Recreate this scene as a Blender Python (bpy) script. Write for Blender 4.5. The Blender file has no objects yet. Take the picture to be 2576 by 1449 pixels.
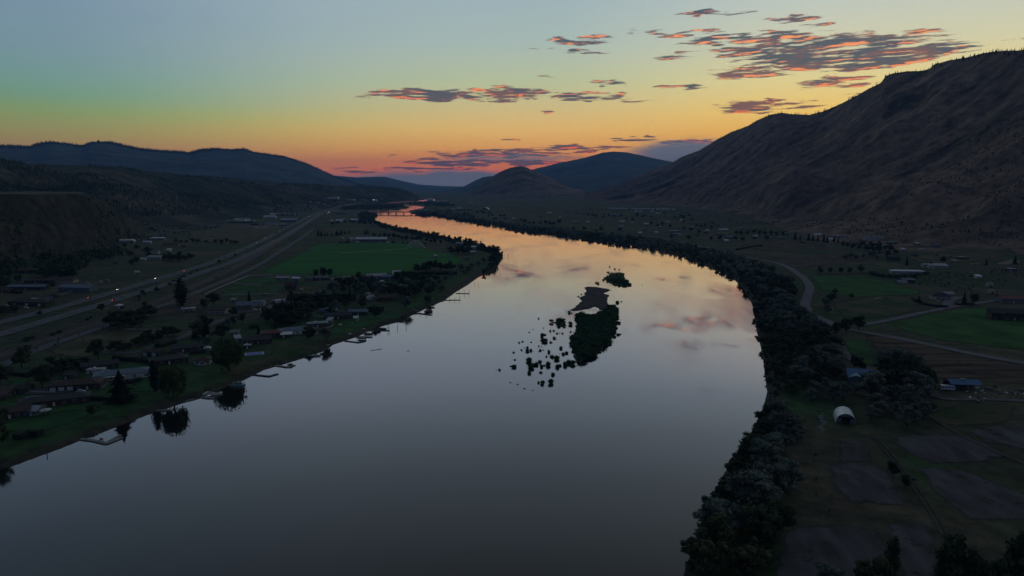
import bpy, math, random
import numpy as np
from mathutils import Vector, Matrix, noise as mnoise
from mathutils.geometry import delaunay_2d_cdt

random.seed(7)
R = math.radians
sc = bpy.context.scene
COL = sc.collection

# ------------------------------------------------------------------ camera
H = 120.0                       # height of the drone above the river, metres
FOC = 1741.0                    # focal length in units of a 2576 px wide frame
PITCH = R(8.47)
cam = bpy.data.cameras.new('camera')
camo = bpy.data.objects.new('camera', cam)
COL.objects.link(camo)
camo.location = (0, 0, H)
camo.rotation_euler = (R(90) - PITCH, 0, 0)
cam.sensor_width = 36
cam.lens = 36 * FOC / 2576.0
cam.clip_start = 1
cam.clip_end = 60000
sc.camera = camo

# ------------------------------------------------------------------ exposure
sc.render.engine = 'CYCLES'
sc.view_settings.view_transform = 'Standard'
sc.view_settings.look = 'None'
sc.view_settings.exposure = 0
sc.view_settings.gamma = 1
sc.view_settings.use_curve_mapping = False
sc.cycles.use_denoising = True
sc.cycles.max_bounces = 5
sc.cycles.diffuse_bounces = 2
sc.cycles.glossy_bounces = 2
sc.cycles.volume_bounces = 1
sc.cycles.transparent_max_bounces = 4
sc.cycles.caustics_reflective = False
sc.cycles.caustics_refractive = False


def lin(c):
    c = c / 255.0
    return c / 12.92 if c <= 0.04045 else ((c + 0.055) / 1.055) ** 2.4


def srgb(r, g, b, k=1.0):
    return (lin(r) * k, lin(g) * k, lin(b) * k, 1)


def azel(u, v):
    x = (u - 1288) / FOC
    y = (724.5 - v) / FOC
    d = Vector((x, math.cos(PITCH) + y * math.sin(PITCH), -math.sin(PITCH) + y * math.cos(PITCH))).normalized()
    return math.degrees(math.atan2(d.x, d.y)), math.degrees(math.asin(d.z))


# ------------------------------------------------------------------ sky (dusk, sun just set behind the right-hand mountain)
world = bpy.data.worlds.new('World')
sc.world = world
world.use_nodes = True
wt = world.node_tree
wt.nodes.clear()
WN, WL = wt.nodes, wt.links


def put(sock, val):
    if hasattr(val, 'is_linked') or isinstance(val, bpy.types.NodeSocket):
        WL.new(val, sock)
    else:
        sock.default_value = val


def wm(op, a, b=0.0, c=None, clamp=False):
    n = WN.new('ShaderNodeMath')
    n.operation = op
    n.use_clamp = clamp
    put(n.inputs[0], a)
    put(n.inputs[1], b)
    if c is not None:
        put(n.inputs[2], c)
    return n.outputs[0]


def wv(op, a, b):
    n = WN.new('ShaderNodeVectorMath')
    n.operation = op
    put(n.inputs[0], a)
    put(n.inputs[1], b)
    return n.outputs['Value'] if op == 'LENGTH' else n.outputs[0]


def wmap(val, a, b, c=0.0, d=1.0, smooth=True):
    n = WN.new('ShaderNodeMapRange')
    n.interpolation_type = 'SMOOTHSTEP' if smooth else 'LINEAR'
    put(n.inputs['Value'], val)
    for k, x in zip(('From Min', 'From Max', 'To Min', 'To Max'), (a, b, c, d)):
        n.inputs[k].default_value = x
    return n.outputs[0]


def wmix(f, a, b):
    n = WN.new('ShaderNodeMix')
    n.data_type = 'RGBA'
    n.clamp_factor = True
    put(n.inputs[0], f)
    put(n.inputs[6], a)
    put(n.inputs[7], b)
    return n.outputs[2]


def wramp(fac, stops):
    n = WN.new('ShaderNodeValToRGB')
    n.color_ramp.interpolation = 'LINEAR'
    e = n.color_ramp.elements
    while len(e) < len(stops):
        e.new(0.5)
    for i, (p, c) in enumerate(stops):
        e[i].position = p
        e[i].color = c
    put(n.inputs[0], fac)
    return n.outputs[0]


def wcomb(x, y, z=0.0):
    n = WN.new('ShaderNodeCombineXYZ')
    put(n.inputs[0], x)
    put(n.inputs[1], y)
    put(n.inputs[2], z)
    return n.outputs[0]


tc = WN.new('ShaderNodeTexCoord')
sep = WN.new('ShaderNodeSeparateXYZ')
WL.new(tc.outputs['Generated'], sep.inputs[0])
el = wm('MULTIPLY', wm('ARCSINE', sep.outputs[2]), 180 / math.pi)
az = wm('MULTIPLY', wm('ARCTAN2', sep.outputs[0], sep.outputs[1]), 180 / math.pi)
EL0, EL1 = -2.0, 90.0


def ep(e):
    return math.sqrt(max(0.0, (e - EL0) / (EL1 - EL0)))


epn = wm('SQRT', wmap(el, EL0, EL1, smooth=False))
HI = [(16, srgb(152, 171, 180)), (20, srgb(142, 159, 170)), (26, srgb(125, 139, 149)), (34, srgb(108, 118, 127)), (48, srgb(92, 102, 108)), (90, srgb(80, 88, 95))]
left = [(-2, srgb(120, 100, 90)), (0, srgb(190, 120, 85)), (1.6, srgb(212, 146, 92)), (2.6, srgb(207, 158, 92)), (3.7, srgb(188, 172, 98)),
        (5.0, srgb(160, 178, 112)), (6.1, srgb(140, 176, 142)), (7.4, srgb(138, 172, 160)), (9.2, srgb(141, 166, 172)), (12, srgb(140, 162, 176))] + [(e, (c[0] * .92, c[1] * .94, c[2] * .97, 1)) for e, c in HI]
mid = [(-2, srgb(120, 90, 90)), (0, srgb(215, 112, 90)), (1.0, srgb(255, 118, 76)), (1.9, srgb(255, 142, 70)), (3.0, srgb(253, 178, 90)),
       (4.4, srgb(244, 195, 112)), (6.0, srgb(218, 195, 134)), (8.0, srgb(188, 196, 155)), (11, srgb(168, 186, 178)), (14, srgb(158, 178, 182))] + HI
right = [(-2, srgb(140, 110, 90)), (0, srgb(225, 130, 75)), (1.9, srgb(252, 160, 72)), (4, srgb(255, 190, 86)), (5.5, srgb(252, 208, 108)),
         (7.6, srgb(234, 214, 146)), (10.0, srgb(212, 208, 172)), (13, srgb(192, 200, 188)), (15.0, srgb(180, 192, 190))] + [(e + .5, (c[0] * 1.12, c[1] * 1.08, c[2] * 1.02, 1)) for e, c in HI]
back = [(-2, srgb(40, 44, 56)), (0, srgb(84, 84, 104)), (4, srgb(104, 98, 120)), (9, srgb(100, 106, 130)), (20, srgb(78, 92, 116)), (40, srgb(60, 72, 94)), (90, srgb(46, 56, 76))]
cl_ = wramp(epn, [(ep(e), c) for e, c in left])
cm_ = wramp(epn, [(ep(e), c) for e, c in mid])
cr_ = wramp(epn, [(ep(e), c) for e, c in right])
cb_ = wramp(epn, [(ep(e), c) for e, c in back])
sky = wmix(wmap(az, -34, 2), cl_, cm_)
sky = wmix(wmap(az, 0, 25), sky, cr_)
azs = wm('ABSOLUTE', wm('WRAP', wm('SUBTRACT', az, 8.0), 180.0, -180.0))
sky = wmix(wmap(azs, 50, 140), sky, cb_)
sky = wv('MULTIPLY', sky, wcomb(wmap(az, -42, -12, .66, 1.0), wmap(az, -42, -12, .74, 1.0), wmap(az, -42, -12, .80, 1.0)))

# clouds: (u, v, half width, half height) in the frame -> angular ellipses on the sky
BL = [(1100, 240, 225, 20, 1.1), (1260, 236, 170, 22, 1.1), (1485, 243, 115, 14, 1), (2060, 120, 340, 44, 1.1), (2150, 148, 320, 34, 1.15), (1880, 100, 200, 22, 1.0), (1460, 100, 110, 17, .95), (1470, 130, 60, 11, .9),
      (1890, 183, 140, 18, 1), (2110, 205, 130, 20, .9), (1890, 266, 120, 24, 1.0), (1990, 262, 100, 14, .8), (1720, 141, 120, 12, .75),
      (1700, 217, 90, 9, .85), (1525, 211, 60, 9, .85), (1260, 386, 210, 15, 1.0), (1240, 408, 250, 12, 1.15), (1450, 370, 150, 12, 1.0), (1600, 350, 90, 9, 1), (1090, 424, 160, 7, 1.0), (1730, 356, 100, 9, 1.1),
      (900, 427, 140, 9, .8), (1800, 33, 120, 9, .9), (1990, 48, 100, 9, 1), (2055, 63, 60, 7, .9), (1730, 84, 120, 12, .95),
      (1380, 192, 50, 8, .6), (1600, 252, 60, 12, .7), (1360, 278, 40, 6, .75), (2380, 118, 160, 22, .8), (2530, 105, 90, 10, .7), (1000, 388, 26, 6, .8), (2200, 240, 100, 16, .8),
      (1280, 352, 40, 6, .8), (1650, 308, 30, 6, .7), (1620, 76, 60, 8, .7), (1360, 122, 50, 8, .6)]
# reflected-only part of the sky above the frame: a few thin clouds of the same field go on there
BL += [(2350, -60, 300, 26, .6), (1750, -90, 220, 16, .55)]
pos = wcomb(az, el)
warpn = WN.new('ShaderNodeTexNoise')
warpn.inputs['Scale'].default_value = 0.9
warpn.inputs['Detail'].default_value = 3
WL.new(wv('MULTIPLY', pos, (0.5, 1.6, 1)), warpn.inputs['Vector'])
wofs = wv('MULTIPLY', wv('SUBTRACT', warpn.outputs['Color'], (0.5, 0.5, 0.5)), (1.6, 0.9, 0))
wpos = wv('ADD', pos, wofs)
mask = None
for (u, v, hw, hh, st) in BL:
    a0, e0 = azel(u, v)
    a1, _ = azel(u + hw, v)
    _, e1 = azel(u, v - hh)
    a2, _ = azel(u - hw, v)
    d = wv('MULTIPLY', wv('SUBTRACT', wpos, (a0, e0, 0)), (2.0 / abs(a1 - a2), 1 / abs(e1 - e0), 0))
    m = wmap(wv('LENGTH', d, (0, 0, 0)), 0.55, 1.25, st, 0.0)
    mask = m if mask is None else wm('MAXIMUM', mask, m)


def density(shift):
    n = WN.new('ShaderNodeTexNoise')
    n.inputs['Scale'].default_value = 1.0
    n.inputs['Detail'].default_value = 7
    n.inputs['Roughness'].default_value = 0.57
    n.inputs['Distortion'].default_value = 0.25
    WL.new(wv('MULTIPLY', wv('ADD', pos, (0.0, shift, 0)), (0.52, 4.8, 1)), n.inputs['Vector'])
    s = WN.new('ShaderNodeTexNoise')
    s.inputs['Scale'].default_value = 1.0
    s.inputs['Detail'].default_value = 4
    WL.new(wv('MULTIPLY', wv('ADD', pos, (7.0, shift, 0)), (0.30, 3.6, 1)), s.inputs['Vector'])
    f = wm('ADD', wm('MULTIPLY', n.outputs['Fac'], .62), wm('MULTIPLY', s.outputs['Fac'], .48))
    v = wm('ADD', f, wm('MULTIPLY', mask, 0.275))
    return wmap(v, 0.735, 0.835)


dn = density(0.0)
dlow = density(-0.26)
dup = density(0.13)
lit = wm('MULTIPLY', wm('SUBTRACT', 1.0, dlow), dn, clamp=True)
top = wm('MULTIPLY', wm('SUBTRACT', 1.0, dup), dn, clamp=True)
thin = wm('MULTIPLY', wm('SUBTRACT', 1.0, dn), dn)
hue = WN.new('ShaderNodeTexNoise')
hue.inputs['Scale'].default_value = 1.0
hue.inputs['Detail'].default_value = 3
WL.new(wv('MULTIPLY', pos, (0.22, .9, 1)), hue.inputs['Vector'])
warm = wmap(hue.outputs['Fac'], .46, .62)
dark = wmix(wmap(el, 0.5, 12), srgb(84, 72, 90), srgb(70, 80, 92))
dark = wmix(wm('MULTIPLY', warm, .32), dark, srgb(168, 88, 66))
glow = wmix(wmap(el, 1, 11), srgb(255, 96, 54), srgb(255, 150, 92))
ccol = wmix(wmap(lit, 0.3, 0.95), dark, glow)
ccol = wmix(wm('MULTIPLY', thin, .35, clamp=True), ccol, glow)
ccol = wmix(wm('MULTIPLY', wmap(top, .05, .5), .9), ccol, dark)
sky = wmix(wm('MULTIPLY', dn, 0.93), sky, ccol)
# smooth blue-grey banks low on the horizon
for (u, v, hw, hh, st) in [(1130, 454, 360, 32, .95), (1740, 388, 215, 46, .95), (1290, 396, 230, 9, .6)]:
    a0, e0 = azel(u, v)
    a1, _ = azel(u + hw, v)
    _, e1 = azel(u, v - hh)
    d = wv('MULTIPLY', wv('SUBTRACT', wpos, (a0, e0, 0)), (1 / abs(a1 - a0), 1 / abs(e1 - e0), 0))
    b = wmap(wv('LENGTH', d, (0, 0, 0)), 0.45, 1.05, st, 0.0)
    sky = wmix(b, sky, srgb(100, 112, 130))
bg = WN.new('ShaderNodeBackground')
WL.new(sky, bg.inputs['Color'])
bg.inputs['Strength'].default_value = 1.12
wo = WN.new('ShaderNodeOutputWorld')
WL.new(bg.outputs[0], wo.inputs['Surface'])

# ------------------------------------------------------------------ helpers
CO, SI = math.cos(PITCH), math.sin(PITCH)


def raydir(u, v):
    x = (u - 1288) / FOC
    y = (724.5 - v) / FOC
    return np.array([x, CO + y * SI, -SI + y * CO])


def flat(u, v, z=0.0):
    d = raydir(u, v)
    t = (z - H) / d[2]
    return (d[0] * t, d[1] * t)


def hashn(ix, iy, seed):
    n = (ix * 374761393 + iy * 668265263 + seed * 974634777) & 0xffffffff
    n = ((n ^ (n >> 13)) * 1274126177) & 0xffffffff
    return ((n ^ (n >> 16)) & 0xffff) / 65535.0


def vnoise(x, y, seed=0):
    x = np.asarray(x, float)
    y = np.asarray(y, float)
    ix = np.floor(x).astype(np.int64)
    iy = np.floor(y).astype(np.int64)
    fx = x - ix
    fy = y - iy
    fx = fx * fx * (3 - 2 * fx)
    fy = fy * fy * (3 - 2 * fy)
    a = hashn(ix, iy, seed)
    b = hashn(ix + 1, iy, seed)
    c = hashn(ix, iy + 1, seed)
    d = hashn(ix + 1, iy + 1, seed)
    return (a * (1 - fx) + b * fx) * (1 - fy) + (c * (1 - fx) + d * fx) * fy


def fbm(x, y, oct=5, seed=0, ridged=False):
    t = np.zeros(np.broadcast(np.asarray(x), np.asarray(y)).shape)
    a, s, f = 0.5, 0.0, 1.0
    for k in range(oct):
        n = vnoise(x * f + 17 * k, y * f - 9 * k, seed + k)
        if ridged:
            n = 1 - np.abs(2 * n - 1)
        t = t + a * n
        s += a
        a *= 0.5
        f *= 2.03
    return t / s


# ---- the river, as bank lines read off the picture and put on the plane z = 0
LEFT_BANK = [(0, 1179), (27, 1173), (89, 1150), (156, 1126), (201, 1108), (286, 1076), (344, 1054), (380, 1040), (473, 1009), (513, 999), (575, 972), (613, 957), (670, 928), (728, 912), (763, 901),
             (820, 882), (837, 868), (870, 857), (902, 846), (957, 822), (1011, 808), (1039, 792), (1080, 773), (1118, 756), (1148, 734), (1175, 718), (1203, 698), (1241, 680), (1262, 655), (1266, 642),
             (1256, 633), (1230, 626), (1190, 614), (1130, 599), (1080, 589), (1040, 581), (1000, 573), (965, 564), (945, 554), (943, 549), (952, 541), (946, 535), (925, 531), (924, 529.3), (950, 528.6), (975, 528),
             (1005, 526), (1031, 523.3), (1024, 519.5), (1012, 516.5), (990, 514.5), (975, 513), (971, 510.6), (1000, 508.3), (1044, 505), (1074, 502.2), (1096, 501)]
RIGHT_BANK = [(1094, 504.5), (1065, 506.2), (1040, 509), (1023, 511.6), (1022, 514), (1035, 517), (1055, 518.6), (1068, 520.3), (1064, 523.5), (1050, 526), (1030, 529.5), (1027, 533), (1040, 539.5), (1084, 541.5), (1138, 551),
              (1203, 562), (1249, 568), (1309, 580), (1376, 588), (1434, 597), (1495, 606), (1555, 614), (1600, 620), (1661, 631), (1700, 640), (1731, 650), (1781, 670), (1843, 699), (1868, 725), (1885, 748), (1895, 775), (1903, 832), (1914, 874),
              (1921, 916), (1926, 958), (1930, 985), (1922, 1020), (1903, 1060), (1880, 1110), (1852, 1150), (1822, 1190), (1798, 1240), (1774, 1300), (1750, 1360), (1728, 1420), (1712, 1470)]
rv = [flat(*p) for p in LEFT_BANK] + [flat(*p) for p in RIGHT_BANK]
rv += [(70, 120), (95, 0), (130, -400), (300, -1500), (800, -5000), (300, -5000), (-350, -1500), (-520, -500), (-470, -60), (-340, 130)]
RIV = np.array(rv)


def seg_dist(px, py, A, closed=True):
    n = len(A)
    best = np.full(px.shape, 1e18)
    inside = np.zeros(px.shape, bool)
    for i in range(n if closed else n - 1):
        x1, y1 = A[i]
        x2, y2 = A[(i + 1) % n]
        dx, dy = x2 - x1, y2 - y1
        L = dx * dx + dy * dy + 1e-12
        t = np.clip(((px - x1) * dx + (py - y1) * dy) / L, 0, 1)
        d = (px - x1 - t * dx) ** 2 + (py - y1 - t * dy) ** 2
        best = np.minimum(best, d)
        if closed:
            c = ((y1 > py) != (y2 > py))
            with np.errstate(divide='ignore', invalid='ignore'):
                xi = (x2 - x1) * (py - y1) / (y2 - y1 if y2 != y1 else 1e-12) + x1
            inside ^= c & (px < xi)
    return np.sqrt(best), inside


def river_sd(x, y):
    """distance to the shore, positive on land"""
    x = np.asarray(x, float)
    y = np.asarray(y, float)
    d, ins = seg_dist(x, y, RIV)
    return np.where(ins, -d, d)


# ---- islands and the gravel bar
def c5(l):
    return [(1182 + x / 3.78, 639 + y / 3.78) for x, y in l]


ISLES = [c5([(1320, 190), (1400, 178), (1460, 182), (1478, 232), (1525, 280), (1515, 312), (1420, 306), (1330, 280), (1285, 250)]),
         c5([(1120, 308), (1240, 322), (1325, 352), (1335, 400), (1308, 460), (1300, 548), (1200, 508), (1150, 498), (1090, 530), (1000, 545), (962, 540), (1012, 490), (1040, 420), (1090, 370)]),
         c5([(1310, 500), (1395, 510), (1412, 570), (1395, 715), (1380, 780), (1340, 860), (1270, 915), (1190, 935), (1100, 1000), (1050, 1035), (1015, 1020), (990, 960), (1005, 880), (930, 850), (1000, 745), (1055, 705), (1000, 680), (990, 600), (1100, 608), (1240, 565)]),
         c5([(745, 655), (870, 605), (912, 640), (925, 690), (860, 700)])]
def rough_outline(P, amp, seed):
    P = np.array([flat(*p) for p in P])
    rg_ = np.random.default_rng(seed)
    for lvl in range(3):
        Q = []
        for i in range(len(P)):
            a_, b_ = P[i], P[(i + 1) % len(P)]
            L0 = np.linalg.norm(b_ - a_)
            n_ = np.array([-(b_ - a_)[1], (b_ - a_)[0]]) / (L0 + 1e-9)
            Q += [a_, (a_ + b_) / 2 + n_ * rg_.normal() * min(L0 * .13, amp / (lvl + 1))]
        P = np.array(Q)
    return P


ISLW = [rough_outline(P, 3.0, 5 + k) for k, P in enumerate(ISLES)]
ISLZ = [1.2, 0.5, 1.2, 0.6]


def bank_width(r):
    return np.maximum(4.0, r * 0.012)


def base_ground(x, y, sd=None):
    x = np.asarray(x, float)
    y = np.asarray(y, float)
    if sd is None:
        sd = river_sd(x, y)
    r = np.hypot(x, y)
    w = bank_width(r)
    z = np.clip(sd / w, -1, 1) * 2.2
    z = z + np.where(sd > 0, np.clip((sd - 350) * 0.014, 0, 16), 0)
    z = z + np.where(sd > w, (fbm(x / 130, y / 130, 2, 3) - 0.5) * np.clip((sd - w) / 60, 0, 1) * 1.2, 0)
    for A, zz in zip(ISLW, ISLZ):
        cx, cy = A.mean(0)
        m = (np.abs(x - cx) < 220) & (np.abs(y - cy) < 300)
        if m.any():
            d, ins = seg_dist(x[m], y[m], A)
            s = np.where(ins, d, -d)
            zi = np.clip(s / 4.0, -1, 1) * zz
            zz_ = z[m]
            z[m] = np.where(s > -6, np.maximum(zz_, zi), zz_)
    return z


# ---- hills: each a mass with a foot line and a ridge line seen from the camera, real distances in metres
def rp(u, v, r):
    d = raydir(u, v)
    h = math.hypot(d[0], d[1])
    return (math.degrees(math.atan2(d[0], d[1])), r, H + d[2] / h * r)


class Mass:
    def __init__(s, name, foot, ridge, zb=0.0, p=1.0, amp=30, nx=400, ny=150, seed=1, fall=.3, gx=1.0, gy=1.0, backlen=1.3, rows=150, cols=300, ter=None):
        s.name, s.zb, s.p, s.amp, s.nx, s.ny, s.seed, s.fall, s.gx, s.gy, s.rows, s.cols, s.backlen, s.ter = name, zb, p, amp, nx, ny, seed, fall, gx, gy, rows, cols, backlen, ter
        a = [rp(*q) for q in ridge]
        s.ra = np.array([q[0] for q in a])
        s.rr = np.array([q[1] for q in a], float)
        s.rz = np.array([q[2] for q in a], float)
        f = []
        for (u, v) in foot:
            d = raydir(u, v)
            t = (zb - H) / d[2]
            x, y = d[0] * t, d[1] * t
            f.append((math.degrees(math.atan2(x, y)), math.hypot(x, y)))
        s.fa = np.array([q[0] for q in f])
        s.fr = np.array([q[1] for q in f])
        s.a0, s.a1 = s.ra.min(), s.ra.max()

    def z(s, x, y):
        x = np.asarray(x, float)
        y = np.asarray(y, float)
        a = np.degrees(np.arctan2(x, y))
        r = np.hypot(x, y)
        rr = np.interp(a, s.ra, s.rr)
        rz = np.interp(a, s.ra, s.rz)
        fr = np.minimum(np.interp(a, s.fa, s.fr), rr * 0.93)
        t = (r - fr) / (rr - fr)
        tc_ = np.clip(t, 0, 1)
        pr = tc_ ** s.p
        if s.ter:
            for (c, wd, am) in s.ter:
                pr = pr + am * np.tanh((tc_ - c) / wd) * np.exp(-((tc_ - c) / (wd * 2.5)) ** 2)
        z = s.zb + (rz - s.zb) * pr
        n = fbm(x / s.nx + .3, y / s.ny, 6, s.seed, True) - 0.55
        n2 = fbm(x / (s.nx * .3), y / (s.ny * .35), 4, s.seed + 40) - 0.5
        env = np.clip(tc_ * 5, 0, 1) * np.clip((1 - tc_) * 4.0, 0.0, 1)
        z = z + (n * s.amp + n2 * s.amp * .35) * env
        z = z + (fbm(x / 40, y / 40, 3, s.seed + 9) - .5) * np.clip(tc_ * 8, 0, 1) * min(s.amp, 30) * .14
        z = np.where(t > 1, z - (r - rr) * s.fall, z)
        z = np.where(t < 0, s.zb + t * 60, z)
        edge = np.clip(np.minimum(a - s.a0, s.a1 - a) / 0.25, -1, 1)
        z = np.where(edge < 1, s.zb + (z - s.zb) * np.clip(edge, 0, 1) - (edge <= 0) * 30, z)
        return z

    def build(s, mat):
        A = np.linspace(s.a0, s.a1, s.cols)
        T = np.concatenate([np.linspace(-0.12, 1, s.rows), 1 + np.linspace(0.03, s.backlen - 1, 8)])
        AA, TT = np.meshgrid(A, T)
        rr = np.interp(AA, s.ra, s.rr)
        fr = np.minimum(np.interp(AA, s.fa, s.fr), rr * 0.93)
        rad = fr + TT * (rr - fr)
        X = rad * np.sin(np.radians(AA))
        Y = rad * np.cos(np.radians(AA))
        Z = s.z(X, Y)
        return grid_mesh(s.name, X, Y, Z, mat)


def link(name, me, parent=None, loc=None):
    o = bpy.data.objects.new(name, me)
    COL.objects.link(o)
    if parent:
        o.parent = parent
    if loc is not None:
        o.location = loc
    return o


def np_mesh(name, V, F, mat, smooth=False):
    """F: (n,k) int array of equal-size faces"""
    me = bpy.data.meshes.new(name)
    V = np.asarray(V, np.float32)
    F = np.asarray(F, np.int32)
    n, k = F.shape
    me.vertices.add(len(V))
    me.vertices.foreach_set('co', V.ravel())
    me.loops.add(n * k)
    me.loops.foreach_set('vertex_index', F.ravel())
    me.polygons.add(n)
    me.polygons.foreach_set('loop_start', np.arange(0, n * k, k, dtype=np.int32))
    me.polygons.foreach_set('loop_total', np.full(n, k, np.int32))
    if smooth:
        me.polygons.foreach_set('use_smooth', np.ones(n, bool))
    me.update(calc_edges=True)
    if mat:
        me.materials.append(mat)
    return me


def grid_mesh(name, X, Y, Z, mat, attr=None):
    h, w = X.shape
    V = np.stack([X.ravel(), Y.ravel(), Z.ravel()], 1)
    i = np.arange(h * w).reshape(h, w)
    F = np.stack([i[:-1, :-1].ravel(), i[:-1, 1:].ravel(), i[1:, 1:].ravel(), i[1:, :-1].ravel()], 1)
    me = np_mesh(name, V, F, mat, True)
    if attr is not None:
        a = me.attributes.new('cover', 'FLOAT_COLOR', 'POINT')
        a.data.foreach_set('color', np.asarray(attr, np.float32).ravel())
    return link(name, me)


def struct(o, label=None):
    o['kind'] = 'structure'
    if label:
        o['label'] = label
    return o


def tag(o, label, cat, group=None, kind=None):
    o['label'] = label
    o['category'] = cat
    if group:
        o['group'] = group
    if kind:
        o['kind'] = kind
    return o


# ------------------------------------------------------------------ materials
MC = {}


def mat(name, col, rough=.8, metal=0, var=.25, scale=1.0, emit=None, es=0, spec=.3, bump=0, col2=None, stretch=(1, 1, 1)):
    key = (name, tuple(col), rough, metal, var, scale, emit, es, spec, bump, col2, stretch)
    if key in MC:
        return MC[key]
    m = bpy.data.materials.new(name)
    MC[key] = m
    m.use_nodes = True
    nt = m.node_tree
    b = nt.nodes['Principled BSDF']
    b.inputs['Roughness'].default_value = rough
    b.inputs['Metallic'].default_value = metal
    b.inputs['Specular IOR Level'].default_value = spec
    if emit:
        b.inputs['Emission Color'].default_value = (*emit, 1)
        b.inputs['Emission Strength'].default_value = es
    t = nt.nodes.new('ShaderNodeTexCoord')
    mp = nt.nodes.new('ShaderNodeMapping')
    mp.inputs['Scale'].default_value = stretch
    n = nt.nodes.new('ShaderNodeTexNoise')
    n.inputs['Scale'].default_value = scale
    n.inputs['Detail'].default_value = 5
    nt.links.new(t.outputs['Object'], mp.inputs[0])
    nt.links.new(mp.outputs[0], n.inputs['Vector'])
    rmp = nt.nodes.new('ShaderNodeValToRGB')
    c1 = [max(0, c * (1 - var)) for c in col[:3]]
    c2 = list(col2[:3]) if col2 else [min(1, c * (1 + var)) for c in col[:3]]
    rmp.color_ramp.elements[0].position = .35
    rmp.color_ramp.elements[1].position = .65
    rmp.color_ramp.elements[0].color = (*c1, 1)
    rmp.color_ramp.elements[1].color = (*c2, 1)
    nt.links.new(n.outputs['Fac'], rmp.inputs[0])
    nt.links.new(rmp.outputs[0], b.inputs['Base Color'])
    if bump:
        bp = nt.nodes.new('ShaderNodeBump')
        bp.inputs['Distance'].default_value = bump
        nt.links.new(n.outputs['Fac'], bp.inputs['Height'])
        nt.links.new(bp.outputs[0], b.inputs['Normal'])
    return m


def terrain_mat(name, stops, scale, patch=None, patch_scale=.002, stretch=(1, 1, 1), bump=6.0, attr=False, patch_thr=(.55, .62), fine=.05, fine_amt=.5):
    m = bpy.data.materials.new(name)
    m.use_nodes = True
    nt = m.node_tree
    N, L = nt.nodes, nt.links
    b = N['Principled BSDF']
    b.inputs['Roughness'].default_value = .95
    b.inputs['Specular IOR Level'].default_value = 0.1
    t = N.new('ShaderNodeTexCoord')
    mp = N.new('ShaderNodeMapping')
    mp.inputs['Scale'].default_value = stretch
    L.new(t.outputs['Object'], mp.inputs[0])
    n = N.new('ShaderNodeTexNoise')
    n.inputs['Scale'].default_value = scale
    n.inputs['Detail'].default_value = 8
    n.inputs['Roughness'].default_value = .62
    L.new(mp.outputs[0], n.inputs['Vector'])
    r = N.new('ShaderNodeValToRGB')
    e = r.color_ramp.elements
    while len(e) < len(stops):
        e.new(.5)
    for i, (p, c) in enumerate(stops):
        e[i].position = p
        e[i].color = (*c, 1)
    L.new(n.outputs['Fac'], r.inputs[0])
    col = r.outputs[0]
    n3 = N.new('ShaderNodeTexNoise')
    n3.inputs['Scale'].default_value = fine
    n3.inputs['Detail'].default_value = 6
    n3.inputs['Roughness'].default_value = .7
    L.new(t.outputs['Object'], n3.inputs['Vector'])
    mr3 = N.new('ShaderNodeMapRange')
    mr3.inputs['From Min'].default_value = .35
    mr3.inputs['From Max'].default_value = .65
    mr3.inputs['To Min'].default_value = 1 - fine_amt
    mr3.inputs['To Max'].default_value = 1 + fine_amt
    L.new(n3.outputs['Fac'], mr3.inputs['Value'])
    if patch:
        n2 = N.new('ShaderNodeTexNoise')
        n2.inputs['Scale'].default_value = patch_scale
        n2.inputs['Detail'].default_value = 7
        n2.inputs['Roughness'].default_value = .6
        mp2 = N.new('ShaderNodeMapping')
        mp2.inputs['Location'].default_value = (311, 57, 11)
        mp2.inputs['Scale'].default_value = stretch
        L.new(t.outputs['Object'], mp2.inputs[0])
        L.new(mp2.outputs[0], n2.inputs['Vector'])
        mr = N.new('ShaderNodeMapRange')
        mr.interpolation_type = 'SMOOTHSTEP'
        mr.inputs['From Min'].default_value = patch_thr[0]
        mr.inputs['From Max'].default_value = patch_thr[1]
        L.new(n2.outputs['Fac'], mr.inputs['Value'])
        mx = N.new('ShaderNodeMix')
        mx.data_type = 'RGBA'
        L.new(mr.outputs[0], mx.inputs[0])
        L.new(col, mx.inputs[6])
        mx.inputs[7].default_value = (*patch, 1)
        col = mx.outputs[2]
    if attr:
        at_ = N.new('ShaderNodeAttribute')
        at_.attribute_name = 'cover'
        mx = N.new('ShaderNodeMix')
        mx.data_type = 'RGBA'
        L.new(at_.outputs['Alpha'], mx.inputs[0])
        L.new(col, mx.inputs[6])
        L.new(at_.outputs['Color'], mx.inputs[7])
        col = mx.outputs[2]
    ml = N.new('ShaderNodeVectorMath')
    ml.operation = 'SCALE'
    L.new(col, ml.inputs[0])
    L.new(mr3.outputs[0], ml.inputs['Scale'])
    L.new(ml.outputs[0], b.inputs['Base Color'])
    bp = N.new('ShaderNodeBump')
    bp.inputs['Distance'].default_value = bump
    bp.inputs['Strength'].default_value = .7
    L.new(n3.outputs['Fac'], bp.inputs['Height'])
    L.new(bp.outputs[0], b.inputs['Normal'])
    return m


# ------------------------------------------------------------------ ground, hills
RIDGE_A = [(1470, 487), (1530, 470), (1580, 452), (1640, 427), (1690, 410), (1707, 399), (1732, 388), (1760, 378), (1803, 351), (1839, 332), (1881, 317), (1910, 300), (1935, 289), (1966, 283), (1991, 287), (2037, 289),
           (2080, 277), (2123, 257), (2158, 239), (2187, 222), (2215, 209), (2225, 196), (2229, 191), (2247, 184), (2283, 179), (2315, 179), (2336, 174), (2350, 162), (2357, 159), (2389, 152), (2442, 142), (2478, 133), (2513, 128), (2576, 126), (2700, 118), (3000, 105), (3400, 95)]


def ra_dist(u):
    return float(np.interp(u, [1470, 1690, 1950, 2230, 2576, 3000, 3400], [7000, 6100, 4700, 3500, 2700, 2250, 2050]))


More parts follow.
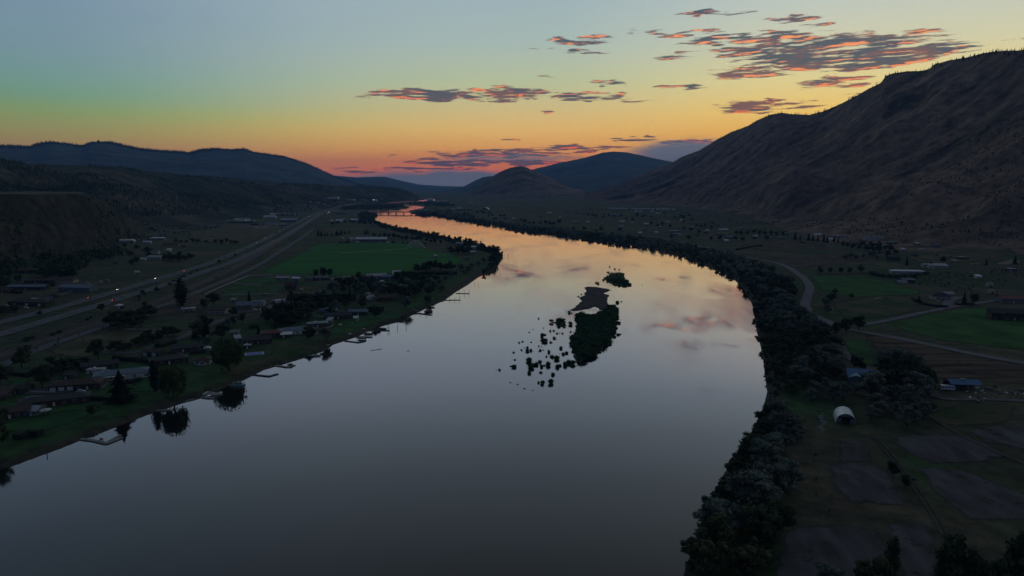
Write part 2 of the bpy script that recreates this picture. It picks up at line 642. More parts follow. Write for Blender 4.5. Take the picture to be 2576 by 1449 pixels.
MASS_A = Mass('mountain', [(1300, 500), (1400, 507), (1560, 513), (1700, 523), (1850, 545), (1990, 575), (2150, 598), (2300, 612), (2576, 630), (2900, 650), (3400, 670)],
              [(u, v, ra_dist(u)) for u, v in RIDGE_A], zb=8, p=1.25, amp=135, nx=1300, ny=300, seed=11, fall=.2, rows=300, cols=560, ter=[(.16, .03, .035)])
RIDGE_D = [(-500, 350), (-250, 372), (0, 365), (73, 369), (101, 360), (128, 357), (163, 361), (205, 367), (226, 359), (250, 356), (274, 357), (312, 365), (354, 374), (399, 378), (434, 380), (479, 383), (500, 376), (542, 373), (583, 376),
           (615, 374), (639, 383), (680, 389), (715, 394), (764, 409), (799, 424), (840, 444), (868, 453), (894, 462), (950, 474), (1010, 486)]
MASS_D = Mass('mountain', [(-500, 540), (0, 520), (600, 512), (1010, 500)], [(u, v, float(np.interp(u, [-500, 0, 600, 1010], [7000, 8200, 9500, 10500]))) for u, v in RIDGE_D], zb=5, p=1.1, amp=90, nx=1500, ny=900, seed=21, fall=.15, rows=110, cols=380)
RIDGE_C = [(-600, 340), (-200, 385), (0, 400), (25, 404), (60, 412), (200, 416), (295, 419), (360, 428), (434, 438), (520, 444), (590, 450), (694, 460), (800, 464), (915, 467), (966, 470), (1006, 474), (1026, 481), (1046, 494), (1056, 500)]
MASS_C = Mass('hill', [(-600, 680), (0, 600), (250, 585), (400, 575), (560, 556), (700, 536), (800, 524), (900, 512), (1000, 505), (1056, 502)],
              [(u, v, float(np.interp(u, [-600, 0, 300, 434, 694, 915, 1056], [1900, 2500, 3000, 3500, 4400, 5600, 6100]))) for u, v in RIDGE_C], zb=8, p=.95, amp=58, nx=420, ny=420, seed=33, fall=.03, rows=190, cols=420, ter=[(.3, .05, .05), (.62, .05, .04)], backlen=1.5)
MASS_B = Mass('hill', [(-500, 760), (-100, 668), (60, 640), (200, 630), (300, 606), (345, 590), (400, 575)],
              [(-500, 480, 900), (-100, 488, 1250), (0, 489, 1330), (100, 490, 1400), (200, 491, 1500), (226, 493, 1540), (252, 503, 1600), (292, 524, 1700), (335, 552, 1850), (400, 572, 2100)], zb=6, p=1.0, amp=14, nx=170, ny=170, seed=44, fall=-.010, rows=100, cols=220, backlen=1.35)
MASS_E = Mass('mountain', [(700, 486), (1300, 486)], [(700, 430, 17000), (831, 441, 17000), (898, 446, 17000), (966, 444, 17000), (1007, 454, 17000), (1054, 464, 17000), (1115, 468, 17500), (1170, 469, 17500), (1300, 455, 17500)], zb=0, p=1, amp=60, nx=1500, ny=1500, seed=51, fall=.05, rows=60, cols=160, backlen=1.05)
MASS_E2 = Mass('mountain', [(780, 490), (1075, 490)], [(780, 436, 13000), (840, 446, 13000), (900, 447, 13000), (952, 453, 13000), (985, 462, 13000), (1020, 474, 13000), (1075, 482, 13000)], zb=0, p=1, amp=60, nx=900, ny=900, seed=52, fall=.1, rows=60, cols=120, backlen=1.1)
MASS_F = Mass('mountain', [(1090, 494), (1320, 494)], [(1090, 484, 10500), (1125, 479, 10500), (1165, 470, 10500), (1195, 454, 10500), (1214, 446, 10500), (1232, 443, 10500), (1260, 446, 10500), (1320, 450, 10500)], zb=0, p=1, amp=40, nx=700, ny=700, seed=53, fall=.1, rows=60, cols=120, backlen=1.1)
MASS_G = Mass('hill', [(1170, 497), (1260, 497), (1480, 501)], [(1170, 489, 7000), (1195, 479, 7000), (1215, 463, 7000), (1232, 448, 7000), (1248, 438, 7000), (1264, 430, 7000), (1280, 423, 7000), (1298, 419, 7000), (1312, 418, 7000), (1325, 421, 7000), (1339, 429, 7000), (1373, 441, 7000), (1400, 457, 7000), (1430, 470, 6900), (1480, 482, 6800)],
              zb=4, p=1.0, amp=45, nx=420, ny=420, seed=54, fall=.3, rows=90, cols=220, backlen=1.15)
MASS_H = Mass('mountain', [(1290, 494), (1850, 505)], [(1290, 450, 11500), (1332, 428, 11500), (1407, 410, 11500), (1474, 396, 11500), (1498, 389, 11500), (1515, 384, 11500), (1542, 381, 11500), (1576, 383, 11500), (1610, 390, 11500), (1644, 398, 11500), (1691, 407, 11500), (1760, 412, 11500), (1850, 425, 11500)],
              zb=0, p=1.0, amp=90, nx=1300, ny=1300, seed=55, fall=.2, rows=90, cols=220, backlen=1.1)
NEAR = [MASS_A, MASS_B, MASS_C, MASS_G, MASS_D]


def ground(x, y):
    x = np.atleast_1d(np.asarray(x, float))
    y = np.atleast_1d(np.asarray(y, float))
    z = base_ground(x, y)
    for m in NEAR:
        z = np.maximum(z, m.z(x, y))
    return z


def gz(x, y):
    return float(ground(x, y)[0])


def at(u, v):
    """world point of the ground seen at (u, v)"""
    d = raydir(u, v)
    h = math.hypot(d[0], d[1])
    r0 = H / max(1e-4, -d[2] / h) if d[2] < 0 else 12000
    r1 = min(r0 * 1.03 + 5, 16000)
    r = np.geomspace(max(100, min(r1 * .5, 900)), r1, 260)
    x = d[0] / h * r
    y = d[1] / h * r
    zl = H + d[2] / h * r
    g = ground(x, y)
    k = np.nonzero(g >= zl)[0]
    if len(k) == 0:
        i = len(r) - 1
        return x[i], y[i], float(g[i])
    i = k[0]
    if i == 0:
        return x[0], y[0], float(g[0])
    a, b = zl[i - 1] - g[i - 1], zl[i] - g[i]
    t = a / (a - b)
    rr = r[i - 1] + t * (r[i] - r[i - 1])
    X, Y = d[0] / h * rr, d[1] / h * rr
    return X, Y, gz(X, Y)


def scrub(base, k=1.0):
    return tuple(c * k for c in base)


m_right = terrain_mat('sagebrush_slope', [(.30, (.046, .036, .028)), (.44, (.150, .100, .072)), (.6, (.225, .148, .104)), (.75, (.33, .22, .15))], .0045, patch=(.055, .048, .032), patch_scale=.004, stretch=(.45, 1.7, 1), bump=10, patch_thr=(.58, .68), fine=.03, fine_amt=.5)
m_left = terrain_mat('wooded_slope', [(.34, (.022, .028, .020)), (.5, (.056, .054, .040)), (.62, (.085, .074, .054)), (.75, (.13, .105, .075))], .004, patch=(.022, .032, .020), patch_scale=.0022, bump=8, patch_thr=(.46, .54), fine=.03, fine_amt=.5)
m_bluff = terrain_mat('dry_bluff', [(.3, (.030, .032, .024)), (.5, (.046, .045, .033)), (.7, (.068, .064, .045))], .01, patch=(.026, .032, .020), patch_scale=.008, bump=5, patch_thr=(.52, .6), fine=.06)
m_far = terrain_mat('haze_blue_forest', [(.3, (.030, .046, .060)), (.6, (.055, .076, .092)), (.8, (.10, .115, .125))], .0012, bump=14, fine=.006, fine_amt=.5)  # forest tones with some distance haze painted in as blue
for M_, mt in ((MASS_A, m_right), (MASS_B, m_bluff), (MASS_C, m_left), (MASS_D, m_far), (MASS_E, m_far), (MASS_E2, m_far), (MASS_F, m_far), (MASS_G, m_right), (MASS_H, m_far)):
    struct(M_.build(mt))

# ground sheet: polar grid round the camera, dense where the picture sees it
vv = np.concatenate([np.arange(1700, 1000, -5.0), np.arange(1000, 700, -2.2), np.arange(700, 560, -1.3), np.arange(560, 497, -.8), np.arange(497, 482, -1.5), np.array([480, 478, 476.4])])
rads = np.array([math.hypot(*flat(1288, v)) for v in vv])
rads = np.concatenate([[2, 25, 50, 75], rads[rads > 80]])
az_in = np.linspace(-42, 42, 900)
az_out = np.linspace(44, 316, 90)
azs_ = np.concatenate([az_in, az_out, [318.0]])
AA, RR = np.meshgrid(azs_, rads)
GX = RR * np.sin(np.radians(AA))
GY = RR * np.cos(np.radians(AA))
SD = river_sd(GX, GY)
GZ = base_ground(GX, GY, SD)
# cover: rgb colour + alpha where it takes over from the dry base
n1 = fbm(GX / 45, GY / 45, 5, 5)
n2 = fbm(GX / 160, GY / 160, 4, 6)
lawn = np.array([.030, .066, .022])
dry = np.array([.052, .044, .028])
shrub = np.array([.016, .024, .014])
cov = np.zeros(GX.shape + (4,), np.float32)
cov[..., :3] = shrub
leftside = GX < 0
shore = np.clip(1 - (SD / 55), 0, 1)
cov[..., :3] = lawn * (0.7 + .6 * n1[..., None])
cov[..., 3] = np.clip(np.where(leftside & (GY < 1300), np.clip(1.3 - SD / 130, 0, 1), shore) + (n1 - .52) * 2.4 + (n2 - .5) * 1.5, 0, 1)
gravel = (SD < 1.2 * bank_width(RR)) & (SD > -5)
cov[gravel, :3] = (.045, .046, .034)
cov[gravel, 3] = 1
isl = base_ground(GX, GY, SD)
bar = np.zeros(GX.shape, bool)
m = (np.abs(GX - ISLW[1][:, 0].mean()) < 160) & (np.abs(GY - ISLW[1][:, 1].mean()) < 200)
d_, in_ = seg_dist(GX[m], GY[m], ISLW[1])
bar[m] = in_ | (d_ < 4)
cov[bar, :3] = (.062, .052, .056)
cov[bar, 3] = 1
m_ground = terrain_mat('valley_floor', [(.32, (.032, .040, .024)), (.48, (.058, .056, .036)), (.62, (.086, .074, .050)), (.75, (.12, .098, .064))], .012, patch=(.034, .052, .024), patch_scale=.006, bump=.6, attr=True, patch_thr=(.5, .58), fine=.12, fine_amt=.45)
g = grid_mesh('ground', GX, GY, GZ, m_ground, cov)
struct(g)

# ------------------------------------------------------------------ water
mw = bpy.data.materials.new('river_water')
mw.use_nodes = True
nt = mw.node_tree
nt.nodes.remove(nt.nodes['Principled BSDF'])
body = nt.nodes.new('ShaderNodeBsdfDiffuse')
body.inputs['Color'].default_value = (.010, .011, .011, 1)
b = nt.nodes.new('ShaderNodeBsdfGlossy')
b.inputs['Color'].default_value = (.98, .93, .97, 1)
tint = nt.nodes.new('ShaderNodeValToRGB')  # pinkish cast of low-angle reflections, put into the gloss colour
te = tint.color_ramp.elements
te[0].position, te[1].position = .58, .86
te[0].color, te[1].color = (.97, .95, .97, 1), (1.0, .86, 1.0, 1)
lw = nt.nodes.new('ShaderNodeLayerWeight')
lw.inputs['Blend'].default_value = .5
rf_ = nt.nodes.new('ShaderNodeValToRGB')
e = rf_.color_ramp.elements
R_ = [(0, .03), (.485, .085), (.60, .17), (.66, .25), (.758, .46), (.844, .68), (.902, .84), (.96, .95), (1.0, 1.0)]
while len(e) < len(R_):
    e.new(.5)
for i, (p_, c_) in enumerate(R_):
    e[i].position = p_
    e[i].color = (c_, c_, c_, 1)
nt.links.new(lw.outputs['Facing'], rf_.inputs[0])
nt.links.new(lw.outputs['Facing'], tint.inputs[0])
nt.links.new(tint.outputs[0], b.inputs['Color'])
mxs = nt.nodes.new('ShaderNodeMixShader')
nt.links.new(rf_.outputs[0], mxs.inputs[0])
nt.links.new(body.outputs[0], mxs.inputs[1])
nt.links.new(b.outputs[0], mxs.inputs[2])
nt.links.new(mxs.outputs[0], nt.nodes['Material Output'].inputs['Surface'])
t = nt.nodes.new('ShaderNodeTexCoord')
mp = nt.nodes.new('ShaderNodeMapping')
mp.inputs['Scale'].default_value = (.010, .0055, .01)
mp.inputs['Rotation'].default_value = (0, 0, R(20))
nt.links.new(t.outputs['Object'], mp.inputs[0])
n = nt.nodes.new('ShaderNodeTexNoise')
n.inputs['Scale'].default_value = 1
n.inputs['Detail'].default_value = 7
n.inputs['Distortion'].default_value = 1.2
nt.links.new(mp.outputs[0], n.inputs['Vector'])
mr = nt.nodes.new('ShaderNodeMapRange')
mr.inputs['From Min'].default_value = .4
mr.inputs['From Max'].default_value = .66
mr.inputs['To Min'].default_value = .022
mr.inputs['To Max'].default_value = .10
nt.links.new(n.outputs['Fac'], mr.inputs['Value'])
nt.links.new(mr.outputs[0], b.inputs['Roughness'])
w = nt.nodes.new('ShaderNodeTexNoise')
w.inputs['Scale'].default_value = .35
w.inputs['Detail'].default_value = 4
nt.links.new(t.outputs['Object'], w.inputs['Vector'])
bp = nt.nodes.new('ShaderNodeBump')
bp.inputs['Distance'].default_value = .13
n9 = nt.nodes.new('ShaderNodeTexNoise')
n9.inputs['Scale'].default_value = 1
n9.inputs['Detail'].default_value = 6
n9.inputs['Distortion'].default_value = .8
mp9 = nt.nodes.new('ShaderNodeMapping')
mp9.inputs['Scale'].default_value = (.022, .0075, .02)
mp9.inputs['Rotation'].default_value = (0, 0, R(62))
nt.links.new(t.outputs['Object'], mp9.inputs[0])
nt.links.new(mp9.outputs[0], n9.inputs['Vector'])
mr9 = nt.nodes.new('ShaderNodeMapRange')
mr9.inputs['From Min'].default_value = .48
mr9.inputs['From Max'].default_value = .64
mr9.inputs['To Min'].default_value = .03
mr9.inputs['To Max'].default_value = .9
nt.links.new(n9.outputs['Fac'], mr9.inputs['Value'])
sy9 = nt.nodes.new('ShaderNodeSeparateXYZ')
nt.links.new(t.outputs['Object'], sy9.inputs[0])
my9 = nt.nodes.new('ShaderNodeMapRange')
my9.inputs['From Min'].default_value = 330
my9.inputs['From Max'].default_value = 620
my9.inputs['To Min'].default_value = .12
nt.links.new(sy9.outputs[1], my9.inputs['Value'])
mu9 = nt.nodes.new('ShaderNodeMath')
mu9.operation = 'MULTIPLY'
nt.links.new(mr9.outputs[0], mu9.inputs[0])
nt.links.new(my9.outputs[0], mu9.inputs[1])
nt.links.new(mu9.outputs[0], bp.inputs['Strength'])
nt.links.new(w.outputs['Fac'], bp.inputs['Height'])
nt.links.new(bp.outputs[0], b.inputs['Normal'])
WX, WY = np.meshgrid(np.linspace(-2500, 2500, 12), np.linspace(-5000, 9000, 30))
o = struct(grid_mesh('river', WX, WY, WX * 0, mw))

# ------------------------------------------------------------------ haze
mh = bpy.data.materials.new('valley_haze')
mh.use_nodes = True
mh.node_tree.nodes.clear()
pv = mh.node_tree.nodes.new('ShaderNodeVolumePrincipled')
pv.inputs['Color'].default_value = (.22, .50, 1.0, 1)
pv.inputs['Density'].default_value = 4.4e-5
pv.inputs['Anisotropy'].default_value = 0.0
mo = mh.node_tree.nodes.new('ShaderNodeOutputMaterial')
mh.node_tree.links.new(pv.outputs[0], mo.inputs['Volume'])
x0, x1, y0, y1, z0, z1 = -21500, 21500, -21000, 21500, -45, 860
V = [(x, y, z) for z in (z0, z1) for y in (y0, y1) for x in (x0, x1)]
F = [(0, 2, 3, 1), (4, 5, 7, 6), (0, 1, 5, 4), (2, 6, 7, 3), (0, 4, 6, 2), (1, 3, 7, 5)]
hz = link('haze', np_mesh('haze', V, F, mh))
hz['kind'] = 'stuff'

# ------------------------------------------------------------------ mesh building for things
class MB:
    def __init__(s):
        s.v, s.f = [], []

    def add(s, V, F):
        k = len(s.v)
        s.v += [tuple(p) for p in V]
        s.f += [tuple(i + k for i in f) for f in F]
        return s

    def box(s, x0, x1, y0, y1, z0, z1):
        return s.add([(x, y, z) for z in (z0, z1) for y in (y0, y1) for x in (x0, x1)],
                     [(0, 2, 3, 1), (4, 5, 7, 6), (0, 1, 5, 4), (2, 6, 7, 3), (0, 4, 6, 2), (1, 3, 7, 5)])

    def cyl(s, x, y, z0, z1, r0, r1=None, n=8):
        r1 = r0 if r1 is None else r1
        V = [(x + r * math.cos(2 * math.pi * i / n), y + r * math.sin(2 * math.pi * i / n), z) for z, r in ((z0, r0), (z1, r1)) for i in range(n)]
        F = [(i, (i + 1) % n, n + (i + 1) % n, n + i) for i in range(n)] + [tuple(range(n - 1, -1, -1)), tuple(range(n, 2 * n))]
        return s.add(V, F)

    def tube(s, a, b, r, n=6, r2=None):
        a, b = Vector(a), Vector(b)
        d = (b - a).normalized()
        p = d.orthogonal().normalized()
        q = d.cross(p)
        r2 = r if r2 is None else r2
        V = [c + (p * math.cos(2 * math.pi * i / n) + q * math.sin(2 * math.pi * i / n)) * rr for c, rr in ((a, r), (b, r2)) for i in range(n)]
        F = [(i, (i + 1) % n, n + (i + 1) % n, n + i) for i in range(n)] + [tuple(range(n - 1, -1, -1)), tuple(range(n, 2 * n))]
        return s.add(V, F)

    def prism(s, prof, y0, y1):
        """profile in x-z extruded along y"""
        n = len(prof)
        V = [(x, y0, z) for x, z in prof] + [(x, y1, z) for x, z in prof]
        F = [(i, (i + 1) % n, n + (i + 1) % n, n + i) for i in range(n)] + [tuple(range(n - 1, -1, -1)), tuple(range(n, 2 * n))]
        return s.add(V, F)

    def prismx(s, prof, x0, x1):
        n = len(prof)
        V = [(x0, y, z) for y, z in prof] + [(x1, y, z) for y, z in prof]
        F = [(i, (i + 1) % n, n + (i + 1) % n, n + i) for i in range(n)] + [tuple(range(n - 1, -1, -1)), tuple(range(n, 2 * n))]
        return s.add(V, F)

    def mesh(s, name, m, smooth=False):
        me = bpy.data.meshes.new(name)
        me.from_pydata(s.v, [], s.f)
        if m:
            me.materials.append(m)
        if smooth:
            me.polygons.foreach_set('use_smooth', [True] * len(me.polygons))
        me.update()
        return me

    def build(s, name, m, parent=None, smooth=False):
        return link(name, s.mesh(name, m, smooth), parent)


def empty(name, loc, rot=0.0, scale=1.0):
    o = bpy.data.objects.new(name, None)
    COL.objects.link(o)
    o.location = loc
    o.rotation_euler = (0, 0, R(rot))
    o.scale = (scale, scale, scale)
    o.empty_display_size = .5
    return o


def kids(o):
    return [c for c in CH.get(o.name, [])]


CH = {}


def copy_tree(root, loc, rot=0.0, scale=None):
    """a copy of a thing with copies of its parts and their sub-parts"""
    c = root.copy()
    COL.objects.link(c)
    c.location = loc
    c.rotation_euler = (0, 0, R(rot))
    if scale is not None:
        c.scale = scale if hasattr(scale, '__len__') else (scale, scale, scale)
    for ch in root.children:
        d = ch.copy()
        COL.objects.link(d)
        d.parent = c
        for g_ in ch.children:
            e = g_.copy()
            COL.objects.link(e)
            e.parent = d
    return c


# ------------------------------------------------------------------ fields, roads
def drape(name, pix, m, off=.15, ofs_k=.00018, world_pts=None, step=None):
    P = world_pts or [at(u, v)[:2] for u, v in pix]
    P = [Vector((float(a), float(b_))) for a, b_ in P]
    xs = [p.x for p in P]
    ys = [p.y for p in P]
    ext = max(max(xs) - min(xs), max(ys) - min(ys))
    st = step or max(6.0, ext / 26)
    bd = []
    for i, p in enumerate(P):
        q = P[(i + 1) % len(P)]
        k = max(1, int((q - p).length / st))
        nrm = Vector((-(q - p).y, (q - p).x)).normalized() if (q - p).length > 0 else Vector((0, 0))
        for j in range(k):
            s = p.lerp(q, j / k)
            if j:
                s = s + nrm * random.uniform(-.10, .10) * min(st, 12)
            bd.append(s)
    A = np.array([[p.x, p.y] for p in bd])
    gx, gy = np.meshgrid(np.arange(min(xs), max(xs), st), np.arange(min(ys), max(ys), st))
    d, ins = seg_dist(gx.ravel(), gy.ravel(), A)
    keep = ins & (d > st * .45)
    pts = bd + [Vector((a, b_)) for a, b_ in zip(gx.ravel()[keep], gy.ravel()[keep])]
    n = len(bd)
    vo, eo, fo = delaunay_2d_cdt(pts, [], [list(range(n))], 1, 1e-3)[:3]
    X = np.array([q.x for q in vo])
    Y = np.array([q.y for q in vo])
    Z = ground(X, Y) + off + np.hypot(X, Y) * ofs_k
    me = bpy.data.meshes.new(name)
    me.from_pydata(list(zip(X.tolist(), Y.tolist(), Z.tolist())), [], fo)
    me.materials.append(m)
    bk = set((round(q.x, 2), round(q.y, 2)) for q in bd)
    ed = np.ones((len(vo), 4), np.float32)
    ed[[i for i, q in enumerate(vo) if (round(q.x, 2), round(q.y, 2)) in bk], :3] = 0
    at_ = me.attributes.new('edge', 'FLOAT_COLOR', 'POINT')
    at_.data.foreach_set('color', ed.ravel())
    o = link(name, me)
    return o


def ragged(m, amt=.5):
    """let the ground show through along the worn margin of a field"""
    nt = m.node_tree
    N, L = nt.nodes, nt.links
    a = N.new('ShaderNodeAttribute')
    a.attribute_name = 'edge'
    t = N.new('ShaderNodeTexCoord')
    n = N.new('ShaderNodeTexNoise')
    n.inputs['Scale'].default_value = .16
    n.inputs['Detail'].default_value = 6
    n.inputs['Roughness'].default_value = .7
    L.new(t.outputs['Object'], n.inputs['Vector'])
    s = N.new('ShaderNodeMath')
    s.operation = 'ADD'
    L.new(a.outputs['Fac'], s.inputs[0])
    L.new(n.outputs['Fac'], s.inputs[1])
    r = N.new('ShaderNodeMapRange')
    r.inputs['From Min'].default_value = .46 + amt * .10
    r.inputs['From Max'].default_value = .72 + amt * .30
    L.new(s.outputs[0], r.inputs['Value'])
    if amt > .5:
        n2 = N.new('ShaderNodeTexNoise')
        n2.inputs['Scale'].default_value = .055
        n2.inputs['Detail'].default_value = 9
        n2.inputs['Roughness'].default_value = .75
        L.new(t.outputs['Object'], n2.inputs['Vector'])
        r2 = N.new('ShaderNodeMapRange')
        r2.inputs['From Min'].default_value = .34
        r2.inputs['From Max'].default_value = .42
        L.new(n2.outputs['Fac'], r2.inputs['Value'])
        k = N.new('ShaderNodeMath')
        k.operation = 'MULTIPLY'
        L.new(r.outputs[0], k.inputs[0])
        L.new(r2.outputs[0], k.inputs[1])
        L.new(k.outputs[0], N['Principled BSDF'].inputs['Alpha'])
    else:
        L.new(r.outputs[0], N['Principled BSDF'].inputs['Alpha'])
    return m


def smooth_line(P, st):
    """Catmull-Rom through world points"""
    P = [np.array(p, float) for p in P]
    out = []
    for i in range(len(P) - 1):
        p0 = P[max(i - 1, 0)]
        p1, p2 = P[i], P[i + 1]
        p3 = P[min(i + 2, len(P) - 1)]
        k = max(2, int(np.linalg.norm(p2 - p1) / st))
        for j in range(k):
            t = j / k
            out.append(.5 * ((2 * p1) + (-p0 + p2) * t + (2 * p0 - 5 * p1 + 4 * p2 - p3) * t * t + (-p0 + 3 * p1 - 3 * p2 + p3) * t ** 3))
    out.append(P[-1])
    return np.array(out)


def ribbon(name, pix, width, m, off=.3, side=0.0, st=12.0, pts=None, dash=None, zadd=0.0):
    W = smooth_line([at(u, v)[:2] for u, v in pix], st) if pts is None else pts
    T = np.gradient(W, axis=0)
    T /= np.linalg.norm(T, axis=1)[:, None] + 1e-9
    Nn = np.stack([-T[:, 1], T[:, 0]], 1)
    C_ = W + Nn * side
    rows = [C_ + Nn * (width * k) for k in (-.5, -.17, .17, .5)] if width > 2 else [C_ - Nn * width / 2, C_ + Nn * width / 2]
    zc = ground(C_[:, 0], C_[:, 1])
    V, F = [], []
    nr = len(rows)
    for k, rw in enumerate(rows):
        z = np.maximum(ground(rw[:, 0], rw[:, 1]), zc) if width < 14 else ground(rw[:, 0], rw[:, 1])
        z = z + off * .45 + np.hypot(rw[:, 0], rw[:, 1]) * .0003 + zadd
        rows[k] = np.column_stack([rw, z])
    n = len(W)
    for k in range(nr):
        V += rows[k].tolist()
    for k in range(nr - 1):
        for i in range(n - 1):
            if dash and (i // dash) % 2:
                continue
            F.append((k * n + i, k * n + i + 1, (k + 1) * n + i + 1, (k + 1) * n + i))
    me = bpy.data.meshes.new(name)
    me.from_pydata(V, [], F)
    me.materials.append(m)
    return struct(link(name, me)), W


m_hay = mat('hay_meadow', (.018, .088, .018), .95, var=.3, scale=.035, col2=(.042, .124, .030), spec=.1)
m_alfalfa = mat('irrigated_grass', (.013, .112, .016), .95, var=.22, scale=.05, col2=(.021, .155, .024), spec=.1, stretch=(.12, 1.2, 1))
m_lawn = mat('lawn', (.022, .080, .024), .95, var=.4, scale=.05, col2=(.036, .106, .032), spec=.1)
m_pasture = mat('patchy_pasture', (.032, .078, .026), .95, var=.35, scale=.03, col2=(.085, .074, .042), spec=.1)
m_drygrass = mat('dry_grass', (.068, .066, .036), .95, var=.3, scale=.03, col2=(.105, .094, .050), spec=.1)
m_straw = mat('pale_straw', (.17, .145, .08), .95, var=.25, scale=.02, spec=.1)
m_brown = mat('brown_fallow', (.062, .048, .038), .95, var=.3, scale=.04, col2=(.096, .074, .056), spec=.1)
m_plot = mat('bare_tilled_soil', (.066, .062, .066), .95, var=.3, scale=.16, col2=(.102, .097, .104), spec=.1, bump=.15, stretch=(1, .35, 1))
m_stripe = mat('striped_tilled_field', (.028, .024, .020), .95, var=.3, scale=.045, col2=(.115, .082, .060), spec=.1, stretch=(.35, 2.6, 1))
m_asph = mat('asphalt', (.075, .078, .088), .9, var=.15, scale=.08)
m_asph2 = mat('pale_asphalt', (.105, .102, .122), .9, var=.15, scale=.08)
m_grav = mat('gravel', (.085, .082, .085), .95, var=.3, scale=.25)
m_paint = mat('road_paint', (.32, .32, .30), .8, var=.2, scale=.5)
m_dirtcor = mat('rail_ballast', (.040, .028, .024), .95, var=.3, scale=.06)
m_rail = mat('rail_steel', (.16, .12, .10), .5, metal=.6, var=.2)
for q_, a_ in ((m_lawn, .45), (m_pasture, .7), (m_drygrass, .7), (m_straw, .7), (m_brown, .6), (m_plot, .75), (m_stripe, .6), (m_alfalfa, .1), (m_hay, .45)):
    ragged(q_, a_)
c3 = lambda l: [(575 + x / 3.665, 639 + y / 3.665) for x, y in l]
c6 = lambda l: [(1853 + x / 3.562, 607 + y / 3.562) for x, y in l]
c7 = lambda l: [(1853 + x / 2.4707, 862.5 + y / 2.4707) for x, y in l]
c1 = lambda l: [(x / 3.780, 575 + y / 3.780) for x, y in l]
c2 = lambda l: [(x / 3.489, 830.6 + y / 3.489) for x, y in l]

